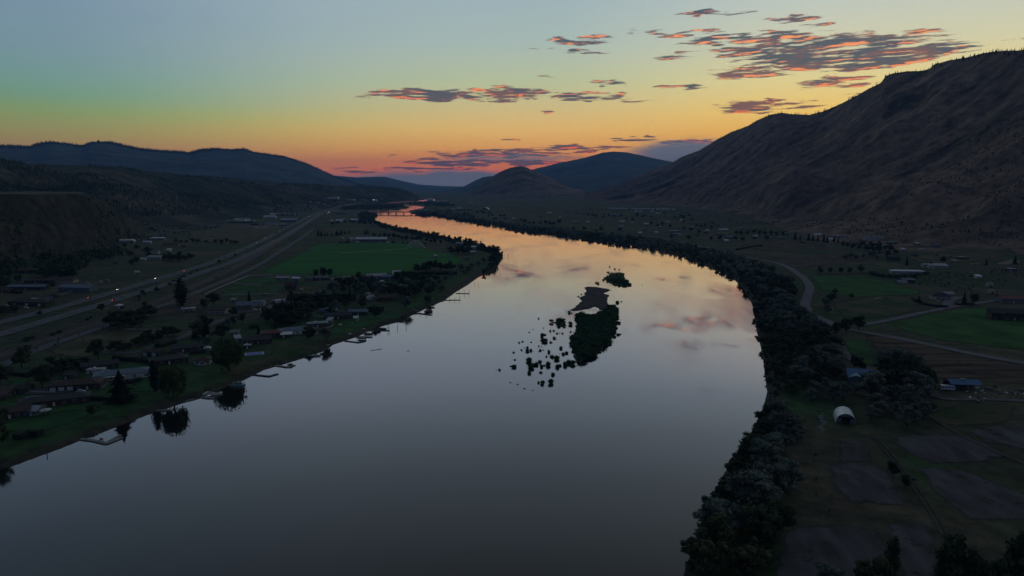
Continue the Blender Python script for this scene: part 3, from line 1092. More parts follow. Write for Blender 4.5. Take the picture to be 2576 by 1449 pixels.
FIELDS = [
    ('field', [(655, 687), (700, 662), (752, 639), (785, 618), (800, 612), (1018, 612), (1080, 628), (1150, 643), (1174, 656), (1140, 665), (1060, 670), (1040, 683), (930, 693), (848, 696), (782, 692)], m_alfalfa),
    ('field', [(586, 712), (626, 697), (740, 697), (770, 699), (700, 712), (655, 719)], m_lawn),
    ('field', [(560, 735), (583, 716), (655, 722), (710, 714), (735, 712), (720, 722), (696, 737), (575, 741)], m_lawn),
    ('field', [(735, 708), (850, 712), (830, 722), (735, 735), (700, 738), (716, 722)], m_pasture),
    ('field', [(1045, 690), (1130, 672), (1160, 668), (1140, 690), (1080, 702), (1020, 700)], m_pasture),
    ('field', [(795, 600), (870, 600), (1010, 610), (1015, 611), (797, 611)], m_pasture),
    ('field', [(975, 578), (1090, 592), (1150, 603), (1130, 605), (1030, 592), (960, 583)], m_drygrass),
    ('field', [(470, 583), (560, 566), (700, 566), (745, 568), (640, 610), (560, 618), (470, 602)], m_drygrass),
    ('field', [(185, 853), (270, 834), (330, 828), (430, 833), (350, 875), (300, 880), (190, 903), (118, 885)], m_drygrass),
    ('field', [(350, 775), (400, 758), (500, 740), (560, 742), (520, 762), (460, 790), (360, 800)], m_brown),
    ('lawn', c3([(1000, 620), (1330, 560), (1640, 470), (1900, 370), (2060, 340), (1900, 440), (1620, 570), (1350, 660), (1050, 760), (940, 800), (930, 720)]), m_lawn),
    ('lawn', c3([(330, 960), (420, 850), (700, 830), (900, 860), (780, 920), (520, 985), (330, 1040), (60, 1130), (0, 1150), (-60, 1090), (100, 1010)]), m_pasture),
    ('lawn', c2([(1160, 470), (1330, 430), (1330, 540), (1150, 545)]), m_lawn),
    ('lawn', c2([(1010, 345), (1250, 300), (1330, 320), (1240, 345), (1070, 360)]), m_lawn),
    ('lawn', c2([(0, 830), (360, 740), (620, 690), (760, 690), (900, 700), (620, 820), (380, 900), (0, 900)]), m_lawn),
    ('lawn', c2([(60, 430), (270, 420), (270, 520), (60, 500)]), m_lawn),
    ('field', c6([(650, 310), (1150, 315), (1300, 350), (1640, 440), (1650, 480), (1350, 485), (1050, 500), (860, 470), (760, 450), (710, 370)]), m_hay),
    ('field', c6([(860, 560), (1070, 525), (1300, 500), (1560, 500), (1640, 545), (1830, 585), (1560, 640), (1100, 715), (1010, 690), (880, 620)]), m_pasture),
    ('field', c6([(1360, 735), (1700, 665), (2010, 610), (2290, 590), (2660, 640), (2660, 990), (2200, 930), (1880, 895), (1500, 800)]), m_hay),
    ('field', c6([(950, 890), (1170, 880), (1230, 990), (1255, 1110), (1180, 1120), (1080, 1080), (1000, 990)]), m_lawn),
    ('field', c6([(720, 240), (1200, 200), (1420, 250), (1150, 290), (700, 295)]), m_pasture),
    ('field', c6([(240, 180), (800, 120), (1250, 120), (1100, 190), (600, 240), (420, 220)]), m_brown),
    ('field', c6([(2300, 200), (2500, 155), (2560, 190), (2420, 215)]), m_straw),
    ('field', c6([(2060, 205), (2210, 185), (2220, 198), (2080, 215)]), m_straw),
    ('field', c6([(1150, 840), (1420, 850), (2000, 1010), (2660, 1130), (2660, 1290), (1850, 1240), (1500, 1110), (1300, 1080), (1230, 950)]), m_stripe),
    ('field', c6([(1500, 140), (1900, 70), (2460, 60), (2520, 110), (2200, 180), (1900, 200), (1650, 190)]), m_drygrass),
    ('field', c7([(635, 612), (760, 605), (815, 660), (868, 738), (760, 742), (645, 735)]), m_plot),
    ('field', c7([(525, 757), (700, 760), (890, 770), (960, 850), (1010, 950), (1055, 1065), (960, 1062), (870, 1000), (710, 990), (650, 930), (590, 830)]), m_plot),
    ('field', c7([(340, 1160), (500, 1150), (700, 1145), (890, 1190), (930, 1330), (930, 1520), (250, 1520), (290, 1300)]), m_plot),
    ('field', c7([(930, 1125), (1160, 1130), (1230, 1200), (1250, 1320), (1250, 1520), (1010, 1520), (990, 1300)]), m_plot),
    ('field', c7([(915, 562), (990, 590), (1080, 578), (1370, 575), (1560, 640), (1660, 700), (1500, 735), (1240, 745), (1110, 700), (990, 620)]), m_plot),
    ('field', c7([(1140, 785), (1420, 800), (1560, 860), (1830, 960), (1830, 1095), (1440, 1088), (1350, 1010), (1240, 920)]), m_plot),
    ('field', c7([(1440, 545), (1600, 520), (1830, 495), (1830, 670), (1700, 640), (1560, 618)]), m_plot),
    ('field', c7([(1150, 430), (1400, 380), (1760, 370), (1700, 500), (1400, 520), (1250, 500)]), m_pasture),
    ('field', [(-90, 482), (60, 481.5), (200, 483), (228, 489), (228, 490.4), (100, 489.5), (-90, 488.5)], m_drygrass),
    ('field', [(1745, 531), (1850, 527), (1950, 545), (1880, 549), (1780, 540)], m_drygrass),
    ('field', [(1790, 585), (1905, 565), (1960, 562), (1930, 572), (1820, 592)], m_drygrass),
    ('field', [(1870, 614), (1960, 606), (2060, 612), (2000, 625), (1900, 630)], m_brown),
    ('field', [(1280, 545), (1380, 542), (1440, 552), (1380, 566), (1300, 560)], m_pasture),
    ('field', [(1100, 517), (1290, 512), (1370, 518), (1260, 524), (1120, 522)], m_pasture),
    ('field', [(1240, 505), (1320, 499), (1390, 500), (1300, 508)], m_drygrass),
]
for i, (nm, P, m_) in enumerate(FIELDS):
    if m_ is m_plot:
        mu_, mv_ = sum(p[0] for p in P) / len(P), sum(p[1] for p in P) / len(P)
        P = [(mu_ + (p[0] - mu_) * 1.09, mv_ + (p[1] - mv_) * 1.09) for p in P]
    try:
        struct(drape(nm, P, m_, off=.05 + .012 * (i % 7)))
    except Exception as ex:
        print('field failed', i, ex)

# highway, railway, roads
HW1 = [(-160, 845), (0, 812), (230, 752), (397, 703), (467, 682), (560, 650), (640, 615), (700, 585), (750, 560), (785, 542), (812, 531), (860, 518), (905, 511)]
HW2 = [(-160, 885), (0, 842), (150, 798), (307, 750), (450, 706), (590, 657), (670, 619), (725, 588), (768, 562), (797, 543), (822, 532), (870, 519), (915, 512)]
ribbon('road', HW1, 15, m_asph, off=.5)
ribbon('road', HW2, 15, m_asph, off=.5)
_, hw1 = ribbon('lane_marking', HW1, .35, m_paint, off=.62, st=6, dash=1)
_, hw2 = ribbon('lane_marking', HW2, .35, m_paint, off=.62, st=6, dash=1)
for sd_ in (-5.6, 5.6):
    ribbon('edge_marking', HW1, .3, m_paint, off=.62, side=sd_)
    ribbon('edge_marking', HW2, .3, m_paint, off=.62, side=sd_)
RAILP = [(-160, 955), (0, 895), (106, 860), (230, 820), (370, 770), (500, 715), (600, 668), (680, 622), (730, 590), (775, 561), (803, 543), (830, 533)]
ribbon('rail_bed', RAILP, 22, m_dirtcor, off=.35)
for o_ in (-3.2, -1.7, 1.7, 3.2):
    ribbon('rail', RAILP, .28, m_rail, off=.75, side=o_)
ribbon('frontage_road', [(-100, 965), (20, 913), (90, 882), (180, 850), (270, 820), (340, 795), (397, 773), (436, 760), (529, 722), (600, 692), (655, 665), (710, 630), (760, 598), (790, 575)], 9, m_asph, off=.4)
ribbon('road', c1([(1000, 1180), (1300, 1180), (1450, 1120), (1700, 1050), (1900, 950), (2100, 880), (2250, 810)]), 7, m_asph, off=.4)
ribbon('road', c3([(-20, 560), (120, 530), (330, 520), (420, 460), (620, 400), (800, 360), (930, 310), (1000, 260), (1100, 200)]), 7, m_asph, off=.4)
ribbon('road', c1([(-60, 760), (100, 745), (250, 740), (420, 680), (560, 640), (700, 600), (900, 570), (1050, 560)]), 8, m_asph, off=.4)
ribbon('road', [(511, 571), (570, 567), (640, 570), (650, 575), (690, 563)], 16, m_asph2, off=.4)
ribbon('road', c6([(2700, 460), (2576, 505), (2400, 520), (2150, 560), (1850, 605), (1400, 700), (1200, 740), (1080, 756)]), 7, m_asph2, off=.42)
ribbon('road', [(1600, 597), (1660, 600), (1736, 615), (1800, 628), (1880, 648), (1960, 664), (2010, 691), (2036, 719), (2031, 747), (2026, 773), (2050, 795), (2094, 815), (2134, 829), (2200, 841), (2246, 849), (2330, 866), (2414, 884), (2500, 901), (2600, 918), (2760, 945)], 9.5, m_asph2, off=.5)
ribbon('driveway', c7([(630, -20), (665, 45), (720, 110), (800, 150), (860, 175), (960, 190)]), 5, m_grav, off=.42)
ribbon('driveway', c6([(1890, 590), (1900, 540), (1960, 510), (2000, 500)]), 9, m_asph2, off=.44)
ribbon('farm_track', c7([(1190, 280), (1245, 335), (1330, 350), (1450, 350), (1600, 352), (1850, 365)]), 6, m_grav, off=.42)
m_track = mat('worn_track', (.05, .042, .034), .95, var=.3, scale=.3)
ribbon('farm_track', c7([(855, 580), (950, 690), (1060, 830), (1190, 1010), (1300, 1200)]), 1.0, m_track, off=.36, side=.9)
ribbon('farm_track', c7([(855, 580), (950, 690), (1060, 830), (1190, 1010), (1300, 1200)]), 1.0, m_track, off=.36, side=-.9)
ribbon('farm_track', c7([(1160, 420), (1300, 520), (1500, 630), (1830, 770)]), 2.5, m_track, off=.36)
ribbon('farm_track', [(1450, 559), (1500, 553), (1560, 546), (1640, 540), (1720, 536)], 5, m_grav, off=.5)
ribbon('driveway', c3([(1000, 520), (1100, 560), (1000, 600), (860, 580), (700, 560)]), 6, m_asph, off=.4)
ribbon('driveway', c2([(-20, 520), (120, 530), (300, 545), (500, 540), (640, 530)]), 9, m_asph, off=.4)

# ------------------------------------------------------------------ foliage
LEAF = {
    'green': mat('dark_green_leaves', (.030, .052, .026), .9, var=.4, scale=.22, col2=(.066, .100, .044), spec=.15),
    'olive': mat('olive_leaves', (.046, .064, .028), .9, var=.4, scale=.22, col2=(.094, .116, .048), spec=.15),
    'silver': mat('silver_grey_leaves', (.095, .118, .090), .9, var=.35, scale=.22, col2=(.20, .235, .185), spec=.15),
    'conifer': mat('conifer_needles', (.014, .026, .016), .9, var=.35, scale=.3, col2=(.028, .046, .028), spec=.15),
    'willow': mat('willow_leaves', (.034, .062, .016), .9, var=.3, scale=.25, col2=(.060, .096, .028), spec=.15),
    'isle': mat('wet_willow_leaves', (.024, .066, .024), .9, var=.4, scale=.22, col2=(.044, .104, .034), spec=.15),
}
BARK = mat('bark', (.035, .028, .022), .95, var=.3, scale=2)


def ico():
    t = (1 + 5 ** .5) / 2
    V = np.array([(-1, t, 0), (1, t, 0), (-1, -t, 0), (1, -t, 0), (0, -1, t), (0, 1, t), (0, -1, -t), (0, 1, -t), (t, 0, -1), (t, 0, 1), (-t, 0, -1), (-t, 0, 1)], float)
    V /= np.linalg.norm(V[0])
    F = [(0, 11, 5), (0, 5, 1), (0, 1, 7), (0, 7, 10), (0, 10, 11), (1, 5, 9), (5, 11, 4), (11, 10, 2), (10, 7, 6), (7, 1, 8), (3, 9, 4), (3, 4, 2), (3, 2, 6), (3, 6, 8), (3, 8, 9), (4, 9, 5), (2, 4, 11), (6, 2, 10), (8, 6, 7), (9, 8, 1)]
    return V, F


ICOV, ICOF = ico()


def ico2():
    V = [tuple(v) for v in ICOV]
    F = []
    cache = {}

    def mid(a, b):
        k = (min(a, b), max(a, b))
        if k not in cache:
            p = (np.array(V[a]) + np.array(V[b])) / 2
            p /= np.linalg.norm(p)
            V.append(tuple(p))
            cache[k] = len(V) - 1
        return cache[k]
    for a, b, c in ICOF:
        ab, bc, ca = mid(a, b), mid(b, c), mid(c, a)
        F += [(a, ab, ca), (b, bc, ab), (c, ca, bc), (ab, bc, ca)]
    return np.array(V), F


ICO2V, ICO2F = ico2()


def crown_arrays(rng, blobs, nleaf, leaf, core=.70, fine=True, droop=0.0):
    """blobs: (x,y,z,rx,rz). Triangles: a broken core in each blob and leaf clumps round it"""
    V, F = [], []
    bv, bf = (ICO2V, ICO2F) if fine else (ICOV, ICOF)
    area = sum(b_[3] ** 2 for b_ in blobs)
    for (x, y, z, rx, rz) in blobs:
        k = len(V)
        jit = 1 + (rng.random(len(bv)) - .5) * .5
        P = bv * core * jit[:, None] * np.array([rx, rx, rz]) + np.array([x, y, z])
        V += P.tolist()
        F += [(a + k, b_ + k, c + k) for a, b_, c in bf]
        n = max(4, int(nleaf * rx * rx / area))
        D = rng.normal(size=(n, 3))
        D /= np.linalg.norm(D, axis=1)[:, None]
        rad = rng.uniform(.62, 1.28, n)
        C = D * rad[:, None] * np.array([rx, rx, rz]) + np.array([x, y, z])
        for c, d in zip(C, D):
            a = rng.normal(size=3)
            a = a - d * a.dot(d) * .4
            a /= np.linalg.norm(a)
            b_ = np.cross(a, d + rng.normal(size=3) * .5)
            b_ /= np.linalg.norm(b_) + 1e-9
            s = leaf * rng.uniform(.5, 1.35)
            k = len(V)
            if droop:
                a = a * .4 + np.array([0, 0, -droop])
            V += [(c - a * s * .5 - b_ * s * .5).tolist(), (c + a * s * .7 - b_ * s * .2).tolist(), (c + a * s * .1 + b_ * s * .6).tolist()]
            F.append((k, k + 1, k + 2))
    return np.array(V), np.array(F)


def shape_blobs(kind, h, rng):
    B = []
    if kind in ('broad', 'silver', 'isle'):
        n = 12 if kind != 'silver' else 16
        for i in range(n):
            a = rng.uniform(0, 6.28)
            zz = rng.uniform(.28, .92)
            rr = .36 * math.sin(math.pi * min(1, (zz - .08) / .92)) * rng.uniform(.45, 1.15)
            B.append((h * rr * math.cos(a), h * rr * math.sin(a), h * zz, h * rng.uniform(.07, .17), h * rng.uniform(.07, .13)))
        B.append((0, 0, h * .48, h * .20, h * .26))
        B.append((0, 0, h * .80, h * .10, h * .14))
    elif kind == 'willow':
        for i in range(9):
            a = i * 6.28 / 9 + rng.uniform(-.2, .2)
            q = rng.uniform(.2, .34)
            B.append((h * q * math.cos(a), h * q * math.sin(a), h * rng.uniform(.36, .58), h * rng.uniform(.12, .19), h * rng.uniform(.22, .34)))
            B.append((h * .2 * math.cos(a + .3), h * .2 * math.sin(a + .3), h * rng.uniform(.6, .8), h * .13, h * .14))
        B.append((0, 0, h * .68, h * .36, h * .28))
    elif kind == 'poplar':
        for i in range(9):
            z = .12 + .86 * i / 8.5
            B.append((h * rng.uniform(-.03, .03), h * rng.uniform(-.03, .03), h * z, h * .13 * math.sin(math.pi * min(.98, z * .8 + .16)) + .2, h * .11))
    elif kind == 'bush':
        for i in range(5):
            a = rng.uniform(0, 6.28)
            B.append((h * .38 * math.cos(a), h * .38 * math.sin(a), h * rng.uniform(.3, .6), h * rng.uniform(.28, .42), h * rng.uniform(.26, .36)))
        B.append((0, 0, h * .5, h * .45, h * .42))
    return B


def conifer_arrays(rng, h, w, tiers=9, n=11):
    V, F = [], []
    for t_ in range(tiers):
        z = h * (.08 + .86 * t_ / tiers)
        r = w * (1 - t_ / tiers) ** .8 * rng.uniform(.85, 1.12)
        z2 = z + h * 1.5 / tiers
        k = len(V)
        V.append((0, 0, z2))
        for i in range(n):
            a = 6.283 * i / n + rng.uniform(-.2, .2)
            rr = r * (rng.uniform(.85, 1.25) if i % 2 else rng.uniform(.5, .75))
            V.append((rr * math.cos(a), rr * math.sin(a), z - rng.uniform(0, .04) * h))
        V.append((0, 0, z + h * .02))
        for i in range(n):
            F.append((k, k + 1 + i, k + 1 + (i + 1) % n))
            F.append((k + n + 1, k + 1 + (i + 1) % n, k + 1 + i))
    return np.array(V), np.array(F)


# prototypes: (crown mesh, trunk mesh) per kind at unit height 10 m
PROTO = {}
rng = np.random.default_rng(5)


def trunk_mesh(h, r, limbs, rng_):
    b_ = MB()
    b_.tube((0, 0, -.4), (0, 0, h * .55), r, 7, r * .55)
    for i in range(limbs):
        a = i * 6.28 / max(1, limbs) + rng_.uniform(-.4, .4)
        z = h * rng_.uniform(.25, .5)
        b_.tube((0, 0, z), (h * .2 * math.cos(a), h * .2 * math.sin(a), z + h * .22), r * .45, 5, r * .15)
    return b_.mesh('trunk', BARK)


for kind, lf, nvar, nleaf, leaf in (('broad', 'green', 5, 1500, .56), ('broad2', 'olive', 4, 1500, .56), ('silver', 'silver', 5, 1900, .54), ('willow', 'willow', 3, 2200, .62), ('poplar', 'green', 3, 1100, .5),
                                    ('bush', 'green', 3, 420, .8), ('bush2', 'silver', 2, 420, .8), ('isle', 'isle', 6, 800, .62)):
    L_ = []
    for k in range(nvar):
        sk = {'broad2': 'broad', 'bush2': 'bush', 'isle': 'bush'}.get(kind, kind)
        V, F = crown_arrays(rng, shape_blobs(sk, 10.0, rng), nleaf, leaf * (1.5 if 'bush' in sk else 1), droop=.9 if kind == 'willow' else 0)
        cm = np_mesh('crown', V, F, LEAF[lf])
        L_.append((cm, trunk_mesh(10.0, .28 if 'bush' not in sk else .2, 4, rng)))
    PROTO[kind] = L_
L_ = []
for k in range(4):
    V, F = conifer_arrays(rng, 10, rng.uniform(1.7, 2.5))
    L_.append((np_mesh('crown', V, F, LEAF['conifer']), trunk_mesh(10, .2, 0, rng)))
PROTO['conifer'] = L_
L_ = []
for k in range(2):
    V, F = crown_arrays(rng, [(0, 0, z, .3 + 1.15 * math.sin(min(3.0, (z + .5) / 10 * 3.0)), 1.3) for z in np.linspace(.9, 9.2, 9)], 700, .5)
    L_.append((np_mesh('crown', V, F, LEAF['conifer']), trunk_mesh(10, .2, 0, rng)))
PROTO['column'] = L_
ROOTS = {}
HOLD = {}


def plant(kind, x, y, h, label, cat='tree', group=None, wide=1.0, z=None, name=None, k=None):
    """one tree: an empty at its foot with trunk and crown"""
    k = random.randrange(len(PROTO[kind])) if k is None else k
    cm, tm = PROTO[kind][k]
    nm = name or {'conifer': 'conifer_tree', 'column': 'columnar_conifer', 'poplar': 'poplar_tree', 'willow': 'weeping_willow', 'bush': 'bush', 'bush2': 'bush', 'isle': 'bush', 'silver': 'silver_tree'}.get(kind, 'leafy_tree')
    o = bpy.data.objects.new(nm, None)
    COL.objects.link(o)
    zz = gz(x, y) if z is None else z
    o.location = (x, y, zz - .1)
    o.rotation_euler = (0, 0, random.uniform(0, 6.28))
    s = h / 10.0
    ww = s * wide
    o.scale = (ww, ww, s)
    link('trunk', tm, o)
    link('crown', cm, o)
    tag(o, label, cat, group)
    return o


def plant_px(kind, u, v, h, label, **kw):
    x, y, z = at(u, v)
    return plant(kind, x, y, h, label, z=z, **kw)


def proj(x, y, z):
    fy, fz = y * CO - (z - H) * SI, y * SI + (z - H) * CO
    return 1288 + FOC * x / fy, 724.5 - FOC * fz / fy


def zone(pix, spacing, seed, jit=.42, dens=None):
    P = np.array([at(u, v)[:2] for u, v in pix], float)
    rg = np.random.default_rng(seed)
    gx, gy = np.meshgrid(np.arange(P[:, 0].min(), P[:, 0].max(), spacing), np.arange(P[:, 1].min(), P[:, 1].max(), spacing))
    gx = gx.ravel() + rg.uniform(-jit, jit, gx.size) * spacing
    gy = gy.ravel() + rg.uniform(-jit, jit, gy.size) * spacing
    _, ins = seg_dist(gx, gy, P)
    gx, gy = gx[ins], gy[ins]
    if dens is not None:
        n = fbm(gx / 70, gy / 70, 4, seed)
        k = n + rg.uniform(-.12, .12, n.shape) > dens
        gx, gy = gx[k], gy[k]
    k = river_sd(gx, gy) > 0.5
    return gx[k], gy[k]


def low_tree(rg, kind='broad'):
    if kind == 'conifer':
        return conifer_arrays(rg, 10, 2.2, 3, 6)
    B = [(rg.uniform(-1.8, 1.8), rg.uniform(-1.8, 1.8), rg.uniform(3, 7.5), rg.uniform(1.6, 2.6), rg.uniform(1.5, 2.4)) for _ in range(4)] + [(0, 0, 3.2, 2.4, 3.2)]
    return crown_arrays(rg, B, 46, 1.25, fine=False)


def mass_mesh(name, x, y, h, m, seed=0, kind='broad', wide=1.1, z=None, sink=.12):
    rg = np.random.default_rng(seed)
    T = [low_tree(rg, kind) for _ in range(5)]
    z = ground(x, y) if z is None else z
    VV, FF, k = [], [], 0
    for i in range(len(x)):
        V, F = T[i % 5]
        a = rg.uniform(0, 6.28)
        s = h[i] / 10
        c, s_ = math.cos(a), math.sin(a)
        W = np.column_stack([(V[:, 0] * c - V[:, 1] * s_) * s * wide + x[i], (V[:, 0] * s_ + V[:, 1] * c) * s * wide + y[i], V[:, 2] * s + z[i] - sink * h[i]])
        VV.append(W)
        FF.append(F + k)
        k += len(V)
    if not VV:
        return None
    o = link(name, np_mesh(name, np.concatenate(VV), np.concatenate(FF), m))
    o['kind'] = 'stuff'
    return o

# ------------------------------------------------------------------ buildings
def paint(name, c, rough=.7, metal=0.0, var=.12):
    return mat(name, c, rough, metal, var, 1.2)


WALL = {'white': paint('white_siding', (.42, .43, .44)), 'cream': paint('cream_siding', (.30, .27, .22)), 'brown': paint('brown_siding', (.045, .034, .028)), 'dark': paint('dark_siding', (.030, .030, .032)),
        'grey': paint('grey_siding', (.13, .135, .14)), 'blue': paint('blue_grey_siding', (.10, .13, .16)), 'metal': paint('metal_siding', (.30, .31, .32), .5, .4), 'brick': paint('red_brick_wall', (.10, .055, .045)), 'green': paint('green_siding', (.08, .13, .12))}
ROOF = {'white': paint('white_metal_roof', (.52, .54, .56), .5, .1), 'pale': paint('pale_grey_roof', (.27, .28, .31), .6), 'grey': paint('grey_shingle_roof', (.125, .13, .15), .8), 'dark': paint('dark_shingle_roof', (.040, .040, .044), .85), 'brown': paint('brown_shingle_roof', (.058, .042, .036), .85),
        'blue': paint('blue_metal_roof', (.035, .11, .25), .45, .2), 'bluegrey': paint('blue_grey_roof', (.10, .14, .19), .6), 'red': paint('red_roof', (.13, .040, .038), .7), 'green': paint('green_metal_roof', (.08, .16, .14), .55), 'beige': paint('beige_roof', (.24, .21, .18), .7)}
GLASS = mat('window_glass', (.02, .025, .03), .15, var=.1, spec=.6)
TRIM = paint('white_trim', (.40, .41, .42))
DOORP = paint('white_door_paint', (.46, .48, .50))
DOORD = paint('brown_door_paint', (.07, .045, .035))
CONC = mat('concrete', (.16, .155, .15), .9, var=.15, scale=.6)
WOODM = mat('weathered_wood', (.10, .092, .085), .85, var=.25, scale=1.2)
BRICKM = paint('chimney_brick', (.09, .055, .045))
METALM = mat('galvanised_metal', (.62, .65, .67), .45, metal=.25, var=.18, scale=.8, stretch=(1, .2, 1))
BLACKM = mat('black_rubber', (.015, .015, .016), .7)


def window(parent, x, y, z, w, h, side, cross=True):
    """side: 'f' front (-y), 'b' back, 'l','r'. frame with a pane as its sub-part"""
    o = .05
    m = MB()
    t = .09
    g_ = MB()
    if side in 'fb':
        s = -1 if side == 'f' else 1
        ya, yb = sorted((y, y + s * o))
        for a, b_, c, d in ((x - w / 2 - t, x + w / 2 + t, z - t, z), (x - w / 2 - t, x + w / 2 + t, z + h, z + h + t), (x - w / 2 - t, x - w / 2, z, z + h), (x + w / 2, x + w / 2 + t, z, z + h), (x - t / 2, x + t / 2, z, z + h)):
            m.box(a, b_, ya, yb, c, d)
        ya, yb = sorted((y, y + s * .02))
        g_.box(x - w / 2, x + w / 2, ya, yb, z, z + h)
    else:
        s = -1 if side == 'l' else 1
        xa, xb = sorted((x, x + s * o))
        for a, b_, c, d in ((y - w / 2 - t, y + w / 2 + t, z - t, z), (y - w / 2 - t, y + w / 2 + t, z + h, z + h + t), (y - w / 2 - t, y - w / 2, z, z + h), (y + w / 2, y + w / 2 + t, z, z + h)):
            m.box(xa, xb, a, b_, c, d)
        xa, xb = sorted((x, x + s * .02))
        g_.box(xa, xb, y - w / 2, y + w / 2, z, z + h)
    f = m.build('window', TRIM, parent)
    g_.build('pane', GLASS, f)
    return f


def building(u, v, wpx, d, h, roof, rc, wc, label, rot=0.0, cat='house', name='house', pitch=.35, wins=None, door=True, garage=0, chimney=False, over=.5, wing=None, porch=False, group=None, skylights=0, z=None):
    x, y, zz = at(u, v)
    dist = math.hypot(x, y)
    w = wpx / FOC * dist / max(.55, math.cos(R(rot)) * .9 + .1)
    o = empty(name, (x, y, (zz if z is None else z) - .05), rot)
    tag(o, label, cat, group)
    hw = w / 2
    wm_, rm_ = WALL[wc], ROOF[rc]
    near = dist < 900
    th = .18 + dist * .0002
    if roof == 'gable':
        ph = h + d / 2 * pitch
        MB().prismx([(-d / 2, -.4), (d / 2, -.4), (d / 2, h), (0, ph), (-d / 2, h)], -hw, hw).build('wall', wm_, o)
        e = over
        m = MB()
        for s in (-1, 1):
            m.prismx([(0, ph + th), (s * (d / 2 + e), h - e * pitch + th), (s * (d / 2 + e), h - e * pitch + .02), (0, ph + .02)], -hw - e, hw + e)
        rf = m.build('roof', rm_, o)
    elif roof == 'hip':
        MB().box(-hw, hw, -d / 2, d / 2, -.4, h).build('wall', wm_, o)
        e = over
        ph = h + (d / 2 + e) * pitch
        r_ = max(.3, hw - d / 2)
        m = MB()
        a = [(-hw - e, -d / 2 - e), (hw + e, -d / 2 - e), (hw + e, d / 2 + e), (-hw - e, d / 2 + e)]
        V = [(p, q, h) for p, q in a] + [(p, q, h + th) for p, q in a] + [(-r_, 0, ph + th), (r_, 0, ph + th)]
        F = [(3, 2, 1, 0), (0, 1, 5, 4), (1, 2, 6, 5), (2, 3, 7, 6), (3, 0, 4, 7), (4, 5, 9, 8), (5, 6, 9), (6, 7, 8, 9), (7, 4, 8)]
        rf = m.add(V, F).build('roof', rm_, o)
    elif roof == 'shed':
        hb = h + d * pitch * .5
        MB().prismx([(-d / 2, -.4), (d / 2, -.4), (d / 2, hb), (-d / 2, h)], -hw, hw).build('wall', wm_, o)
        e = over
        k = (hb - h) / d
        rf = MB().prismx([(-d / 2 - e, h - e * k + .02), (d / 2 + e, hb + e * k + .02), (d / 2 + e, hb + e * k + th), (-d / 2 - e, h - e * k + th)], -hw - e, hw + e).build('roof', rm_, o)
    elif roof == 'flat':
        MB().box(-hw, hw, -d / 2, d / 2, -.4, h).build('wall', wm_, o)
        rf = MB().box(-hw - .2, hw + .2, -d / 2 - .2, d / 2 + .2, h + .003, h + .35).build('roof', rm_, o)
        MB().box(-hw * .3, -hw * .1, -1, 1, h + .355, h + 1.3).build('roof_unit', METALM, o)
    elif roof == 'arch':
        n = 12
        prof = [(-d / 2, -.3)] + [(-d / 2 * math.cos(math.pi * i / n), h * math.sin(math.pi * i / n) ** .8) for i in range(n + 1)] + [(d / 2, -.3)]
        prof_in = [(a * .985, b_ * .985) for a, b_ in prof]
        MB().prismx(prof_in, -hw + .3, hw - .3).build('end_wall', wm_, o)
        m = MB()
        V = [(-hw, a, b_) for a, b_ in prof] + [(hw, a, b_) for a, b_ in prof]
        k = len(prof)
        V += [(-hw, a, b_) for a, b_ in prof_in] + [(hw, a, b_) for a, b_ in prof_in]
        F = [(i, i + 1, k + i + 1, k + i) for i in range(k - 1)] + [(2 * k + i, 3 * k + i, 3 * k + i + 1, 2 * k + i + 1) for i in range(k - 1)]
        F += [(i, 2 * k + i, 2 * k + i + 1, i + 1) for i in range(k - 1)] + [(k + i, k + i + 1, 3 * k + i + 1, 3 * k + i) for i in range(k - 1)]
        rf = m.add(V, F).build('roof', rm_, o)
    nw = wins if wins is not None else (max(2, int(w / 4.5)) if near else max(1, int(w / 8)))
    if roof != 'arch':
        ys = -d / 2
        slots = nw + garage + (1 if door else 0)
        xs = [-hw + w * (i + .5) / max(1, slots) for i in range(slots)]
        k = 0
        for i in range(garage):
            gw = min(3.0, w / slots * .82)
            MB().box(xs[k] - gw / 2, xs[k] + gw / 2, ys - .06, ys - .003, 0, min(2.5, h - .4)).build('garage_door', DOORP, o)
            k += 1
        dk = k + nw // 2 if door else -1
        while k < slots:
            if k == dk:
                dd = MB().box(xs[k] - .5, xs[k] + .5, ys - .05, ys - .003, 0, 2.1).build('door', DOORD if wc in ('white', 'cream') else DOORP, o)
                if near:
                    MB().box(xs[k] + .3, xs[k] + .4, ys - .12, ys - .052, 1.0, 1.08).build('handle', METALM, dd)
            else:
                window(o, xs[k], ys - .003, 1.0, min(1.5, w / slots * .6), min(1.15, h - 1.5), 'f')
            k += 1
        if nw and near and roof != 'flat':
            window(o, -hw - .003, 0, 1.0, 1.5, min(1.1, h - 1.5), 'l')
            window(o, hw + .003, 0, 1.0, 1.5, min(1.1, h - 1.5), 'r')
    else:
        for s, nmx in ((-1, 'door'), (1, 'door')):
            xa, xb = sorted((s * (hw - .28), s * (hw - .2)))
            MB().box(xa, xb, -min(2.2, d * .2), min(2.2, d * .2), 0, h * .55).build(nmx, DOORD if wc != 'dark' else BLACKM, o)
    if chimney:
        zt = h + d / 2 * pitch + .9
        c_ = MB().box(hw * .35, hw * .35 + .9, -.45, .45, h * .9, zt).build('chimney', BRICKM, rf)
